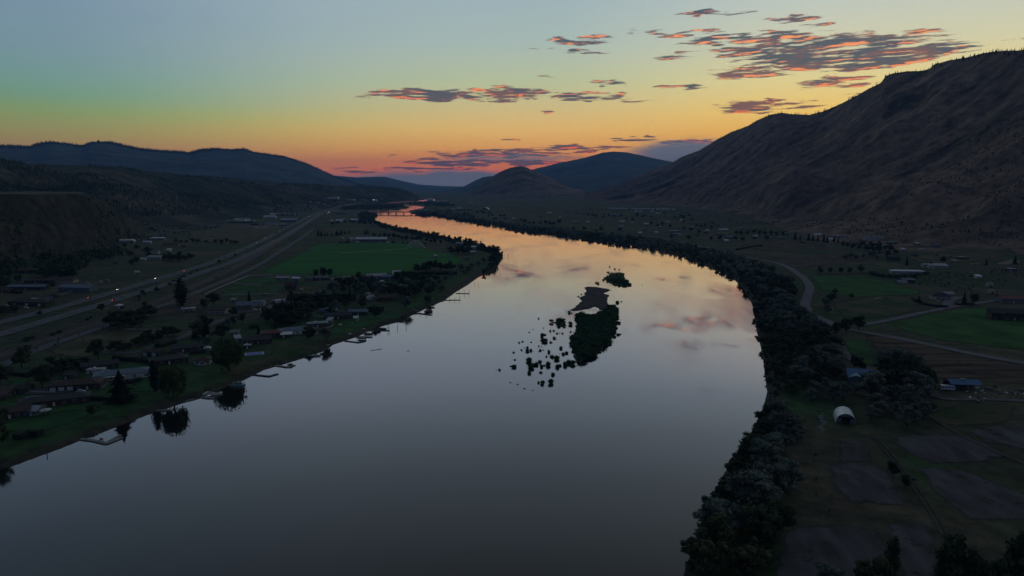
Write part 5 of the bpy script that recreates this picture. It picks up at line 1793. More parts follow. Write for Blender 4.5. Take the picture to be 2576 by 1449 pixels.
def car(x, y, z, rot, colour, label, lights=None, van=False, cat='car', group=None, name=None):
    key = (colour, lights, van)
    if key in CARC:
        o = copy_tree(CARC[key], (x, y, z), rot)
        tag(o, label, cat, group)
        return o
    o = empty(name or ('parked_car' if not lights else 'car'), (x, y, z), rot)
    tag(o, label, cat, group)
    H2 = 1.9 if van else 1.45
    body = MB().prism([(-2.2, .35), (2.2, .35), (2.28, .75), (2.1, .92), (1.2, 1.0), (-1.9, 1.02), (-2.25, .9), (-2.28, .5)], -.88, .88).build('body', CARP[colour], o)
    cab = [(-2.1, 1.02), (-1.95, H2 - .08), (-1.6, H2), (.4 if not van else .9, H2), (1.15 if not van else 1.6, 1.0)]
    MB().prism(cab, -.78, .78).build('window_band', GLASS, o)
    MB().prism([(-1.85, H2 + .003), (.35 if not van else .85, H2 + .003), (.3, H2 + .07), (-1.75, H2 + .07)], -.74, .74).build('roof', CARP[colour], o)
    for sx in (-1.4, 1.4):
        for sy in (-.9, .9):
            wm_ = MB().tube((sx, sy - .1, .34), (sx, sy + .1, .34), .34, 12).build('wheel', BLACKM, o)
            MB().tube((sx, sy * 1.115, .34), (sx, sy * 1.13, .34), .19, 8).build('rim', HUB, wm_)
    for sy in (-.62, .62):
        MB().box(2.26, 2.32, sy - .17, sy + .17, .6, .78).build('headlight', HEADL if lights == 'head' else LAMPOFF, o)
        MB().box(-2.33, -2.27, sy - .17, sy + .17, .65, .82).build('tail_light', TAILL if lights == 'tail' else LAMPOFF, o)
    CARC[key] = o
    return o


def road_at(path, u, v, side):
    x, y, z = at(u, v)
    d = np.hypot(path[:, 0] - x, path[:, 1] - y)
    i = int(d.argmin())
    i = min(max(i, 1), len(path) - 2)
    t_ = path[i + 1] - path[i - 1]
    t_ = t_ / np.linalg.norm(t_)
    n_ = np.array([-t_[1], t_[0]])
    p = path[i] + n_ * side
    return p[0], p[1], gz(p[0], p[1]) + .5 + math.hypot(*p) * .0003, math.degrees(math.atan2(t_[1], t_[0]))


# path heads away from the camera; nose towards us = +180
for (path, u, v, side, colour, lights, lb) in [
    (hw1, 230, 752, 1.8, 'dark', 'tail', 'dark car with glowing tail lights, left lane of the upper carriageway'),
    (hw1, 310, 730, 2.2, 'beige', 'head', 'pale car with bright headlights coming down the highway, nearest oncoming one'),
    (hw1, 397, 703, 2.2, 'white', 'head', 'white car with headlights ahead of the nearest oncoming one'),
    (hw1, 467, 683, -1.8, 'silver', 'tail', 'silver car high on the near stretch of the upper carriageway'),
    (hw2, 307, 747, 1.8, 'beige', 'none', 'beige unlit car on the lower carriageway'),
    (hw2, 272, 758, -1.8, 'dark', 'tail', 'small dark car behind the beige one on the lower carriageway'),
    (hw1, 673, 611, 2.0, 'dark', 'head', 'car with headlights in the lower of the two distant light pairs'),
    (hw1, 687, 601, 2.0, 'dark', 'head', 'car with headlights in the upper of the two distant light pairs'),
    (hw1, 776, 545, 2.0, 'white', 'head', 'farthest car with visible headlights before the town'),
    (hw1, 775, 541, -2.0, 'silver', 'tail', 'farthest silver car going towards the town'),
    (hw2, 703, 608, 2.0, 'silver', 'tail', 'silver car on the lower carriageway abreast the distant headlights'),
    (hw2, 725, 603, -2.5, 'silver', 'none', 'unlit van-like car on the shoulder near the green verge'),
    (hw2, 660, 632, 1.8, 'dark', 'tail', 'small dark car with red lights in the middle of the lower carriageway'),
]:
    x, y, z, hd = road_at(path, u, v, side)
    car(x, y, z, hd + (180 if lights == 'head' else 0), colour, lb, lights, name='car')


def park(u, v, rot, colour, lb, van=False, cat='car', s=1.0):
    x, y, z = at(u, v)
    o = car(x, y, z + .1, rot, colour, lb, None, van, cat)
    o.scale = (s, s, s)


for a in [(16, 771, 5, 'white', 'white car parked at the left edge beside the three-door garage', True), (66, 776, 0, 'white', 'white car in front of the three-door garage'), (218, 714, 0, 'white', 'white van parked above the highway shop', True),
          (253, 711, 10, 'white', 'white pickup parked right of the white van above the shop', True), (270, 708, 0, 'silver', 'silver pickup farthest right above the shop', True), (639, 781, 5, 'silver', 'silver car on the drive of the blue-grey roofed house'),
          (932, 756, 20, 'white', 'white pickup before the campers at the brown house', True), (2362, 760, -20, 'white', 'white car before the pale garage by the road'), (2252, 911, 15, 'white', 'white sports car left on the brown striped field'),
          (2226, 901, 10, 'dark', 'dark car near the white one on the striped field'), (2150, 597, 10, 'white', 'white car parked first in the foothill yard'), (2160, 599, -20, 'white', 'white car parked second in the foothill yard'), (2168, 601, 30, 'silver', 'silver car parked third in the foothill yard'),
          (2176, 603, 0, 'white', 'white car parked lowest in the foothill yard'), (2148, 594, 60, 'silver', 'silver car at the back of the foothill yard'), (2172, 596, 10, 'white', 'white van at the back of the foothill yard', True), (2164, 621, 0, 'white', 'white car beside the brown cabin above the grove'),
          (270, 936, 20, 'dark', 'dark car under the porch of the pale outbuilding'), (205, 987, 10, 'white', 'white car beneath the terrace of the three-door house'), (668, 742, 4, 'dark', 'dark car on the farm lane beside the paddock'), (758, 730, 0, 'silver', 'silver car beside the brown farmhouse'),
          (834, 703, 4, 'white', 'white car on the yard right of the dome-shaped trees'), (846, 705, -4, 'silver', 'silver car at the end of the farm lane'), (769, 797, 10, 'silver', 'silver car between the conifer clump and the dark gabled house'),
          (784, 793, 20, 'dark', 'dark car by the conifer clump'), (2324, 674, 0, 'white', 'white car lowest beside the pale-roofed hut'), (690, 571, 0, 'white', 'white car in the yard before the blue-roofed yard building'), (650, 569, 90, 'white', 'white car at the floodlit store'),
          (664, 573, 0, 'silver', 'silver car on the store forecourt'), (1003, 611, 0, 'white', 'white car right of the long stable'), (990, 611, 10, 'silver', 'silver car right of the long stable'), (913, 612, 0, 'white', 'white car before the middle of the long stable'),
          (955, 612, 0, 'white', 'white car before the right part of the long stable'), (1975, 600, 0, 'white', 'white car between the foothill houses'), (2006, 593, 0, 'white', 'white car on the verge below the straw strip')]:
    park(*a)

AL = paint('white_trailer_panel', (.55, .57, .6), .45, .1)


def semi():
    x, y, z = at(709, 763)
    o = empty('semi_truck', (x, y, z), 28)
    tag(o, 'semi truck with a long white box trailer parked on the lot', 'truck')
    MB().box(-6.5, 6.5, -1.3, 1.3, 1.2, 4.0).build('trailer_box', AL, o)
    MB().box(-9.6, -7.2, -1.2, 1.2, .9, 3.4).build('cab', CARP['dark'], o)
    MB().box(-10.8, -9.6, -1.0, 1.0, .8, 2.1).build('bonnet', CARP['dark'], o)
    MB().box(-9.66, -9.603, -1.0, 1.0, 2.2, 3.2).build('windscreen', GLASS, o)
    MB().box(-10, 6.3, -.5, .5, .75, 1.15).build('chassis', BLACKM, o)
    for xx in (-10.2, -7.6, -6.4, 4.2, 5.5):
        for s in (-1, 1):
            MB().tube((xx, s * .95, .5), (xx, s * 1.25, .5), .5, 12).build('wheel', BLACKM, o)


semi()


def rv(u, v, rot, L_, label, colour='white', kind='coach'):
    x, y, z = at(u, v)
    o = empty('motor_coach' if kind == 'coach' else 'camper_trailer', (x, y, z), rot)
    tag(o, label, 'motor coach' if kind == 'coach' else 'camper')
    h = L_ / 2
    MB().prism([(-h, .7), (h - .2, .7), (h, 1.4), (h - .25, 2.7), (h - .6, 3.1), (-h, 3.1)], -1.25, 1.25).build('body', AL if colour == 'white' else CARP[colour], o)
    for i in range(4):
        xx = -h + L_ * (i + .6) / 4.4
        MB().box(xx - .45, xx + .45, -1.31, -1.253, 1.7, 2.4).build('window', GLASS, o)
    MB().box(-.5, .3, -.5, .5, 3.103, 3.35).build('roof_unit', METALM, o)
    for xx in ((-h * .55, h * .6) if kind == 'coach' else (-.5, .5)):
        for s in (-1, 1):
            MB().tube((xx, s * .9, .42), (xx, s * 1.2, .42), .42, 12).build('wheel', BLACKM, o)
    if kind != 'coach':
        MB().tube((-h - 1.1, 0, .6), (-h, 0, .8), .07).build('hitch', BLACKM, o)


rv(833, 783, 3, 11, 'white motor coach right of the blue container')
rv(925, 754, 18, 7, 'white camper, lower left of the pair beside the brown house', kind='c')
rv(934, 749, 30, 7, 'white camper, upper right of the pair beside the brown house', kind='c')
rv(961, 712, 70, 7, 'white camper alone above the brown house', kind='c')
rv(969, 733, 3, 10, 'long white trailer home behind the brown gabled house', kind='c')
rv(1711, 593, 0, 9, 'silver-white camper beside the bright-roofed carport', kind='c')
rv(2381, 742, -4, 15, 'long white trailer beside the house with the pale garage', kind='c')
rv(2318, 630, 0, 11, 'bright white trailer alone on the dry foothill lane', kind='c')
rv(2335, 670, 0, 7, 'white camper left of the cream-walled shop', kind='c')
rv(2338, 674, 0, 6, 'second white camper below the first beside the shop', kind='c')
rv(2383, 982, -12, 7.5, 'white livestock trailer at the left end of the blue-roofed pole barn', kind='c')
rv(975, 612, 0, 8, 'white horse trailer at the right end of the long stable', kind='c')
x, y, z = at(812, 784)
o = empty('container', (x, y, z), 3)
tag(o, 'pale blue shipping container left of the white motor coach', 'container')
CB = paint('pale_blue_steel', (.20, .28, .33), .5)
MB().box(-4.6, 4.6, -1.3, 1.3, .1, 2.8).build('box', CB, o)
for i in range(9):
    MB().box(-4.3 + i, -4.1 + i, -1.36, -1.303, .2, 2.7).build('rib', CB, o)
MB().box(4.603, 4.66, -1.2, 1.2, .2, 2.7).build('door', CB, o)

# ------------------------------------------------------------------ floodlights and lamps
LAMPW = mat('lit_white_lamp', (.9, .85, .7), emit=(1.0, .88, .66), es=9)
LAMPG = mat('lit_green_lamp', (.4, .8, .3), emit=(.35, 1.0, .25), es=9)
LAMPR = mat('lit_orange_lamp', (.9, .5, .3), emit=(1.0, .45, .25), es=9)
for (u, v, hh, m_, lb) in [(572, 561, 8, LAMPW, 'white lamp on a mast left of the long dark store'), (595, 560, 9, LAMPG, 'green lamp over the left half of the long dark store'), (618, 560, 9, LAMPW, 'white lamp over the right half of the long dark store'),
                           (640, 561, 8, LAMPW, 'white lamp at the right end of the long dark store'), (828, 541, 13, LAMPW, 'white lamp, upper of two by the railway before the industrial yard'), (823, 545, 12, LAMPR, 'orange lamp, lower of two by the railway before the industrial yard'),
                           (940, 508, 14, LAMPW, 'far white lamp by the works on the left bank'), (892, 541, 10, LAMPW, 'faint lamp behind the industrial yard'), (915, 558, 8, LAMPW, 'lamp at the right end of the industrial yard')]:
    x, y, z = at(u, v)
    o = empty('street_lamp', (x, y, z))
    tag(o, lb, 'lamp')
    MB().tube((0, 0, 0), (0, 0, hh), .12).build('pole', METALM, o)
    MB().tube((0, 0, hh), (1.2, 0, hh + .2), .07).build('arm', METALM, o)
    r_ = .5 if v > 530 else .6
    if 'faint' in lb or 'end of the industrial' in lb:
        r_ = .25
    MB().cyl(1.2, 0, hh - .3, hh + .25, r_, r_ * .6).build('lamp_head', m_, o)

# white radome
x, y, z = at(834, 563)
o = empty('storage_tank', (x, y, z))
tag(o, 'white ball-shaped tank in the industrial yard', 'tank')
V, F = ICO2V * 6, ICO2F
link('ball', np_mesh('ball', V + np.array([0, 0, 8.5]), F, WALL['white'], True), o)
for a in range(4):
    MB().tube((4 * math.cos(a * 1.57), 4 * math.sin(a * 1.57), 0), (4 * math.cos(a * 1.57), 4 * math.sin(a * 1.57), 5.5), .3).build('leg', METALM, o)

# ------------------------------------------------------------------ bridge
pa, pb = flat(938, 532.5, 9), flat(1036, 532.5, 9)
L_ = math.hypot(pb[0] - pa[0], pb[1] - pa[1]) + 40
o = empty('road_bridge', ((pa[0] + pb[0]) / 2, (pa[1] + pb[1]) / 2, 0), math.degrees(math.atan2(pb[1] - pa[1], pb[0] - pa[0])))
tag(o, 'long low road bridge on slim piers crossing the river before the islands of woods', 'bridge')
MB().box(-L_ / 2, L_ / 2, -5, 5, 6.4, 8.9).build('deck', CONC, o)
for s in (-1, 1):
    MB().box(-L_ / 2, L_ / 2, s * 4.8 - .1, s * 4.8 + .1, 8.903, 10.0).build('railing', METALM, o)
for i in range(6):
    xx = -L_ / 2 + 22 + (L_ - 44) * i / 5
    MB().box(xx - 1.5, xx + 1.5, -4, 4, -2.2, 6.397).build('pier', CONC, o)

# ------------------------------------------------------------------ docks, boats
DOCKW = mat('dock_boards', (.20, .19, .18), .8, var=.2, scale=1.5)
DOCKD = mat('dark_dock_boards', (.05, .05, .052), .8, var=.2, scale=1.5)


def dock(P, label, w=1.8, m=DOCKW, piles=(), ph=3.0, posts=0, zt=.45):
    W = [flat(u, v, .4) for u, v in P]
    x0_, y0_ = W[0]
    o = empty('boat_dock', (x0_, y0_, 0))
    tag(o, label, 'dock')
    for i in range(len(W) - 1):
        a, b_ = Vector((W[i][0] - x0_, W[i][1] - y0_, 0)), Vector((W[i + 1][0] - x0_, W[i + 1][1] - y0_, 0))
        d = (b_ - a).normalized()
        n_ = Vector((-d.y, d.x, 0)) * w / 2
        zz = zt + .004 * i
        V = []
        for zv in (zz - .35, zz):
            for q in (a - n_ - d * .3, b_ - n_ + d * .3, b_ + n_ + d * .3, a + n_ - d * .3):
                V.append((q.x, q.y, zv))
        MB().add(V, [(0, 3, 2, 1), (4, 5, 6, 7), (0, 1, 5, 4), (1, 2, 6, 5), (2, 3, 7, 6), (3, 0, 4, 7)]).build('deck', m, o)
        f_ = MB()
        for q in (.15, .85):
            c_ = a.lerp(b_, q)
            f_.cyl(c_.x, c_.y, -.4, zz - .353, w * .4, n=8)
        f_.build('float', BLACKM, o)
    for (u, v) in piles:
        px, py = flat(u, v, 0)
        MB().tube((px - x0_, py - y0_, -2), (px - x0_, py - y0_, ph), .17, 8).build('pile', DOCKD, o)
    return o


dock([(181, 1096), (208, 1104), (234, 1107), (268, 1115), (306, 1100)], 'pale kinked dock with a broad end and red chairs, nearest on the left shore', w=2.0)
dock([(268, 1113), (302, 1094)], 'second pale arm beside the nearest kinked dock', w=1.5)
dock([(385, 1032), (429, 1031)], 'short pale dock hidden partly by tree reflections', w=1.6)
dock([(466, 1008), (488, 1003)], 'tiny pale dock below the slim conifer')
dock([(500, 996), (518, 1000), (536, 1001)], 'low dock carrying a covered boat, left of the small white boat')
dock([(578, 968), (590, 969), (616, 968)], 'teal-edged boat lift dock below the big weeping willow', m=paint('teal_dock_paint', (.10, .22, .23)), w=2.2, piles=[(606, 967), (614, 966)], ph=2.6)
dock([(638, 942), (677, 946), (698, 940)], 'dark L-shaped dock below the swimming pool', m=DOCKD, piles=[(677, 947)], ph=.9)
dock([(686, 917), (722, 923), (740, 918)], 'pale dock with a dark jet ski on its end', w=2.4)
dock([(776, 893), (797, 896)], 'short dock beside the dark tree reflection')
dock([(868, 857), (902, 861), (919, 857)], 'dark dock with a boat, lower of the two under the bungalow lawns', m=DOCKD, piles=[(900, 862)], ph=1.5)
dock([(893, 846), (935, 847.5)], 'dark dock with a pontoon boat, upper of the two under the bungalow lawns', m=DOCKD, w=3, piles=[(897, 846)], ph=3)
dock([(925, 831), (979, 831)], 'long dark dock with tall piles and a moored boat', m=DOCKD, piles=[(976, 832), (979, 830), (954, 831)], ph=4.5)
dock([(1052, 787.5), (1085, 792)], 'dark dock at the end of the grey gangway', m=DOCKD, w=3, piles=[(1057, 788), (1072, 791)], ph=4)
dock([(1120, 754.5), (1157, 754)], 'dark dock with three piles, lower of the upper pair', m=DOCKD, w=1.6, piles=[(1131, 756), (1144, 756), (1157, 756)], ph=4)
dock([(1148, 737.5), (1180, 738)], 'dark dock with three piles, upper of the upper pair', m=DOCKD, w=1.6, piles=[(1155, 738), (1168, 739), (1180, 740)], ph=4.5)
for (u, v, hh, lb) in [(1000, 826, 5, 'lone mooring pile left of the bank shrubs upstream of the long dock'), (1022, 824, 4, 'mooring pile right of the lone one near the bank shrubs'), (1194, 716, 5, 'mooring pile, left of the pair above the docks'), (1203, 718, 5, 'mooring pile, right of the pair above the docks'),
                       (1269, 645, 6, 'first mooring pile off the tip of the bend'), (1277, 645, 6, 'second mooring pile off the tip of the bend'), (1279.5, 645, 6, 'third mooring pile off the tip, close beside the second'), (1288, 645, 6, 'fourth and outermost mooring pile off the tip of the bend'), (119, 1150, 1.8, 'thin stake in the water below the nearest lawn')]:
    x, y = flat(u, v)
    o = MB().tube((0, 0, -2.0), (0, 0, hh * .8), .2, 8, .16).build('mooring_pile', DOCKD)
    o.location = (x, y, 0)
    tag(o, lb, 'post')
# gangway
x, y, z = at(1034, 779)
qx, qy = flat(1054, 787)
o = empty('gangway', (x, y, 0))
tag(o, 'grey gangway leading down the bank to the dark dock', 'gangway')
MB().tube((0, 0, z + .3), (qx - x, qy - y, .8), .7, 4).build('ramp', CONC, o)
MB().tube((0, 1, z + 1.3), (qx - x, qy - y + 1, 1.8), .06, 4).build('handrail', METALM, o)


def boat(u, v, rot, L_, label, colour='white', canopy=False, z=.0, cover=False):
    x, y = flat(u, v, z)
    o = empty('motor_boat', (x, y, z), rot)
    tag(o, label, 'boat')
    h = L_ / 2
    m = MB()
    secs = [(-h, .9, .8), (-h * .3, 1.0, .85), (h * .35, .85, .95), (h * .8, .4, 1.1), (h, .05, 1.2)]
    V, F = [], []
    for (xx, hw, top) in secs:
        V += [(xx, -hw, top), (xx, -hw * .75, .1), (xx, 0, -.15), (xx, hw * .75, .1), (xx, hw, top)]
    for i in range(len(secs) - 1):
        for k in range(4):
            F.append((i * 5 + k, i * 5 + k + 1, (i + 1) * 5 + k + 1, (i + 1) * 5 + k))
        F.append((i * 5 + 4, i * 5, (i + 1) * 5, (i + 1) * 5 + 4))
    F.append((0, 1, 2, 3, 4))
    m.add(V, F).build('hull', CARP[colour], o)
    MB().prism([(-.1, .95), (.9, .95), (.3, 1.5), (.1, 1.5)], -.7, .7).build('windscreen', GLASS, o)
    MB().box(-h * .7, -h * .3, -.6, .6, .86, 1.2).build('seat', CARP['beige'], o)
    MB().box(-h - .35, -h, -.2, .2, .2, 1.2).build('outboard_motor', BLACKM, o)
    if canopy:
        MB().box(-h * .6, h * .4, -.95, .95, 2.2, 2.3).build('canopy', CARP['dark'], o)
        for sx in (-h * .55, h * .35):
            for sy in (-.85, .85):
                MB().tube((sx, sy, .8), (sx, sy, 2.2), .04, 4).build('canopy_pole', METALM, o)
    if cover:
        MB().prism([(-h * .9, .9), (h * .8, 1.1), (0, 1.9)], -.8, .8).build('boat_cover', CARP['silver'], o)


boat(546, 992, 40, 6, 'small white boat moored right of the low dock')
boat(524, 993, 30, 6, 'covered white boat sitting on the low dock', z=.5, cover=True)
boat(796, 895.5, 0, 6, 'white boat moored beside the short dock near the dark reflection')
boat(911, 853, 10, 6.5, 'dark motor boat with a canopy on the lower dark dock', 'dark', True, z=.3)
boat(927, 841, 0, 7, 'pontoon boat with a light canopy by the upper dark dock', 'beige', True)
boat(962, 828, 170, 6.5, 'dark boat moored at the long dock with tall piles', 'dark')
boat(1078, 785, 15, 8, 'dark boat with a raised frame at the gangway dock', 'dark', True, z=.3)
boat(730, 919, 20, 3.2, 'small dark jet ski on the end of the pale dock', 'dark', z=.4)
boat(597, 966, 10, 6, 'boat raised on the teal boat lift', 'silver', True, z=.6)
for (u, v, rot, lb) in [(825, 868, -20, 'white kayak lying on the shore lawn beside the grey willow'), (915, 828, -18, 'pale canoe lying on the bank above the long dock'), (251, 1109, 40, 'blue canoe floating inside the nearest kinked dock')]:
    x, y, z = at(u, v) if 'float' not in lb else (*flat(u, v), 0)
    o = MB().add([(-2, 0, .25), (-1, -.38, .3), (1, -.38, .3), (2, 0, .25), (1, .38, .3), (-1, .38, .3), (-1, 0, 0), (1, 0, 0)], [(0, 1, 6), (1, 2, 7, 6), (2, 3, 7), (3, 4, 7), (4, 5, 6, 7), (5, 0, 6), (0, 5, 1), (1, 5, 4, 2), (2, 4, 3)]).build('canoe', CARP['blue'] if 'blue' in lb else CARP['white'])
    o.location = (x, y, z + .15)
    o.rotation_euler = (0, 0, R(rot))
    tag(o, lb, 'kayak' if 'kayak' in lb else 'canoe')
REDM = paint('red_plastic', (.22, .03, .03))
for (u, v, lb) in [(253, 1104, 'red chair standing on the nearest kinked dock, left one'), (257.5, 1104, 'red chair standing on the nearest kinked dock, right one')]:
    x, y = flat(u, v + 3, .5)
    o = empty('deck_chair', (x, y, .46), 200)
    tag(o, lb, 'chair')
    MB().box(-.35, .35, -.35, .3, .4, .47).build('seat', REDM, o)
    MB().box(-.35, .35, .303, .38, .4, 1.15).build('backrest', REDM, o)
    for sx in (-.32, .32):
        for sy in (-.3, .28):
            MB().box(sx - .03, sx + .03, sy - .03, sy + .03, 0, .397).build('leg', REDM, o)

# ------------------------------------------------------------------ garden things
x, y, z = at(640, 890)
o = empty('swimming_pool', (x, y, z), 22)
tag(o, 'rectangular blue swimming pool with a pale deck on the shore lawn', 'pool')
MB().box(-6.4, 6.4, -3.9, 3.9, -.2, .25).build('deck', TRIM, o)
MB().box(-5.3, 5.3, -2.9, 2.9, .256, .30).build('water', mat('pool_water', (.012, .05, .42), .5, spec=.2), o)


def parasol(u, v, label, r_=2.0, hh=2.6):
    x, y, z = at(u, v)
    o = empty('parasol', (x, y, z))
    tag(o, label, 'parasol')
    MB().tube((0, 0, 0), (0, 0, hh), .05).build('pole', METALM, o)
    MB().cyl(0, 0, hh - .6, hh + .25, r_, .05, 8).build('canopy', TRIM, o)


parasol(115, 1043, 'large white parasol on the lawn before the long dark-roofed house', 3.0, 3.2)
parasol(2075, 876, 'white garden canopy on the clearing left of the gravel driveway', 3.2, 3.0)
parasol(880, 846, 'small pale parasol on the lawn above the dark docks', 1.7)
parasol(856, 822, 'pale parasol in the garden right of the flat-roofed house', 1.8)
x, y, z = at(522, 884)
o = empty('garden_gazebo', (x, y, z), 15)
tag(o, 'white arched gazebo left of the big weeping willow', 'gazebo')
for sx in (-2.2, 2.2):
    for sy in (-1.6, 1.6):
        MB().box(sx - .15, sx + .15, sy - .15, sy + .15, 0, 2.4).build('post', DOORP, o)
MB().prism([(-2.6, 2.403), (2.6, 2.403), (2.3, 2.9), (0, 3.7), (-2.3, 2.9)], -1.9, 1.9).build('roof', DOORP, o)


def lounger_set():
    pts = [(228, 963), (236, 961), (243, 959), (250, 957), (233, 966), (241, 964), (258, 956), (250, 962), (262, 953), (226, 968), (222, 972)]
    for i, (u, v) in enumerate(pts):
        x, y, z = at(u, v + 8)
        o = empty('sun_lounger', (x, y, z + .02), 30 + random.uniform(-14, 14))
        tag(o, 'white sun lounger on the terrace of the house with white garage doors', 'sun lounger', 'white sun loungers on the terrace')
        MB().box(-.9, .5, -.35, .35, .3, .4).build('seat', TRIM, o)
        MB().add([(.5, -.35, .4), (.5, .35, .4), (1.1, -.35, .9), (1.1, .35, .9), (.5, -.35, .3), (.5, .35, .3), (1.15, -.35, .8), (1.15, .35, .8)], [(0, 1, 3, 2), (4, 6, 7, 5), (0, 2, 6, 4), (1, 5, 7, 3), (2, 3, 7, 6), (0, 4, 5, 1)]).build('backrest', TRIM, o)
        for sx in (-.8, .4):
            MB().box(sx - .04, sx + .04, -.3, .3, 0, .297).build('leg', TRIM, o)


lounger_set()
x, y, z = at(240, 972)
struct(drape('terrace', [(205, 974), (228, 960), (262, 951), (275, 962), (262, 975), (235, 981)], CONC, off=.06))

# fences
FENW = paint('white_fence_paint', (.40, .42, .40))


def fence(P, label, h=1.3, sp=4.0, m=FENW, k=1.0):
    W = smooth_line([at(u, v)[:2] for u, v in P], sp)
    z = ground(W[:, 0], W[:, 1])
    x0_, y0_, z0_ = W[0][0], W[0][1], z[0]
    o = empty('rail_fence', (x0_, y0_, z0_))
    tag(o, label, 'fence')
    pm = MB()
    for i in range(len(W)):
        pm.box(W[i][0] - x0_ - .12 * k, W[i][0] - x0_ + .12 * k, W[i][1] - y0_ - .12 * k, W[i][1] - y0_ + .12 * k, z[i] - z0_ - .2, z[i] - z0_ + h)
    q = pm.build('post', m, o)
    q['kind'] = 'stuff'
    for hh in (.5, .85, 1.2):
        rm_ = MB()
        for i in range(len(W) - 1):
            a, b_ = (W[i][0] - x0_, W[i][1] - y0_, z[i] - z0_ + hh * h / 1.3), (W[i + 1][0] - x0_, W[i + 1][1] - y0_, z[i + 1] - z0_ + hh * h / 1.3)
            rm_.tube(a, b_, .08 * k, 4)
        rm_.build('rail', m, o)


fence([(516, 742), (545, 728), (580, 713), (624, 695)], 'white rail fence running diagonally up the paddocks beside the frontage road', k=1.6)
fence([(624, 695), (680, 693), (740, 693.5), (778, 695)], 'white rail fence along the lower edge of the big green field, left part', k=1.6)
fence([(848, 698), (900, 696), (925, 695)], 'white rail fence along the big green field, right of the dome-shaped trees', k=1.6)
fence([(583, 713), (620, 716), (657, 719.5)], 'white rail fence between the two left paddocks', k=1.6)
fence([(561, 743), (620, 742.5), (695, 740)], 'white rail fence along the bottom of the paddocks', k=1.6)
fence(c1([(1190, 965), (1400, 968), (1620, 975)]), 'pale fence at the top of the dry field by the dark tree clump')
fence(c2([(265, 545), (350, 550), (480, 550)]), 'low white fence along the drive of the long dark-roofed house', h=1.0, k=1.3)
fence([(770, 840), (790, 842), (804, 838)], 'white garden fence right of the blue-grey bungalow', h=1.2)
fence(c3([(900, 690), (935, 678), (970, 662)]), 'white fence panels in the shore garden below the flat-roofed house', h=1.2)
fence(c6([(870, 545), (1050, 515), (1400, 490), (1560, 495)]), 'wire fence between the two green fields by the road bend', m=WOODM, sp=9)
fence(c6([(1300, 1075), (2100, 1180), (2250, 1225)]), 'broken pale fence line above the blue-roofed pole barn', m=WOODM, sp=7)

# irrigation: pipe line with its big gun and water arc
PP = smooth_line([at(u, v)[:2] for u, v in [(856, 638.5), (900, 636), (960, 631.5), (1023, 627)]], 14)
pz = ground(PP[:, 0], PP[:, 1])
o = empty('irrigation_line', (PP[0][0], PP[0][1], pz[0]))
tag(o, 'wheeled irrigation pipe stretched across the big green field', 'irrigation pipe')
m = MB()
for i in range(len(PP) - 1):
    m.tube((PP[i][0] - PP[0][0], PP[i][1] - PP[0][1], 1.2), (PP[i + 1][0] - PP[0][0], PP[i + 1][1] - PP[0][1], 1.2), .18, 5)
m.build('pipe', METALM, o)
for i in range(0, len(PP), 1):
    px, py = PP[i][0] - PP[0][0], PP[i][1] - PP[0][1]
    w_ = MB()
    for a in range(12):
        a0_, a1_ = a * math.pi / 6, (a + 1) * math.pi / 6
        w_.tube((px, py + 1.1 * math.cos(a0_), 1.2 + 1.1 * math.sin(a0_)), (px, py + 1.1 * math.cos(a1_), 1.2 + 1.1 * math.sin(a1_)), .07, 4)
    w_.build('wheel', METALM, o)
SPR = bpy.data.materials.new('water_spray')
SPR.use_nodes = True
pb_ = SPR.node_tree.nodes['Principled BSDF']
pb_.inputs['Base Color'].default_value = (.6, .65, .62, 1)
pb_.inputs['Alpha'].default_value = .5
x, y, z = at(1023, 627)
o = empty('water_sprinkler', (x, y, z))
tag(o, 'big sprinkler throwing a pale arc of water over the green field', 'sprinkler')
MB().tube((0, 0, 0), (0, 0, 2.2), .15).build('stand', METALM, o)
rgd = np.random.default_rng(3)
V, F = [], []
for i in range(2600):
    t_ = rgd.random() ** .8
    hx = t_ * 36
    top = 15 * (1 - (2 * t_ - .9) ** 2 * .95)
    zz = 2 + max(.2, top * (rgd.random() ** .45))
    c = np.array([hx * .98, hx * .2 + rgd.normal() * 1.4, zz])
    s = .42
    k = len(V)
    for q in range(3):
        V.append((c + rgd.normal(size=3) * s).tolist())
    F.append((k, k + 1, k + 2))
sp_ = link('spray', np_mesh('spray', V, F, SPR), o)
sp_['kind'] = 'stuff'

# utility poles
for i, (u, v, lb) in enumerate([(2246, 700, 'wooden power pole standing before the long white mobile home'), (2053, 792, 'wooden power pole on the outer side of the road bend'), (2168, 822, 'wooden power pole at the road junction'), (2414, 890, 'wooden power pole along the lower right road'),
                                (1172, 606, 'bare pole beside the left bank trees'), (2058, 700, 'wooden power pole by the field beside the road'), (2367, 783, 'white sign post at the drive of the road house')]):
    x, y, z = at(u, v)
    o = empty('power_pole' if 'sign' not in lb else 'sign_post', (x, y, z), 20)
    tag(o, lb, 'pole' if 'sign' not in lb else 'sign')
    if 'sign' in lb:
        MB().tube((0, 0, 0), (0, 0, 2.6), .08).build('post', METALM, o)
        MB().box(-.7, .7, -.05, .05, 1.0, 2.8).build('board', DOORP, o)
    else:
        MB().tube((0, 0, -.5), (0, 0, 10), .16, 8, .11).build('pole', WOODM, o)
        MB().box(-1.2, 1.2, -.07, .07, 9.0, 9.2).build('crossarm', WOODM, o)
        for sx in (-1, 0, 1):
            MB().cyl(sx, 0, 9.203, 9.45, .07).build('insulator', GLASS, o)

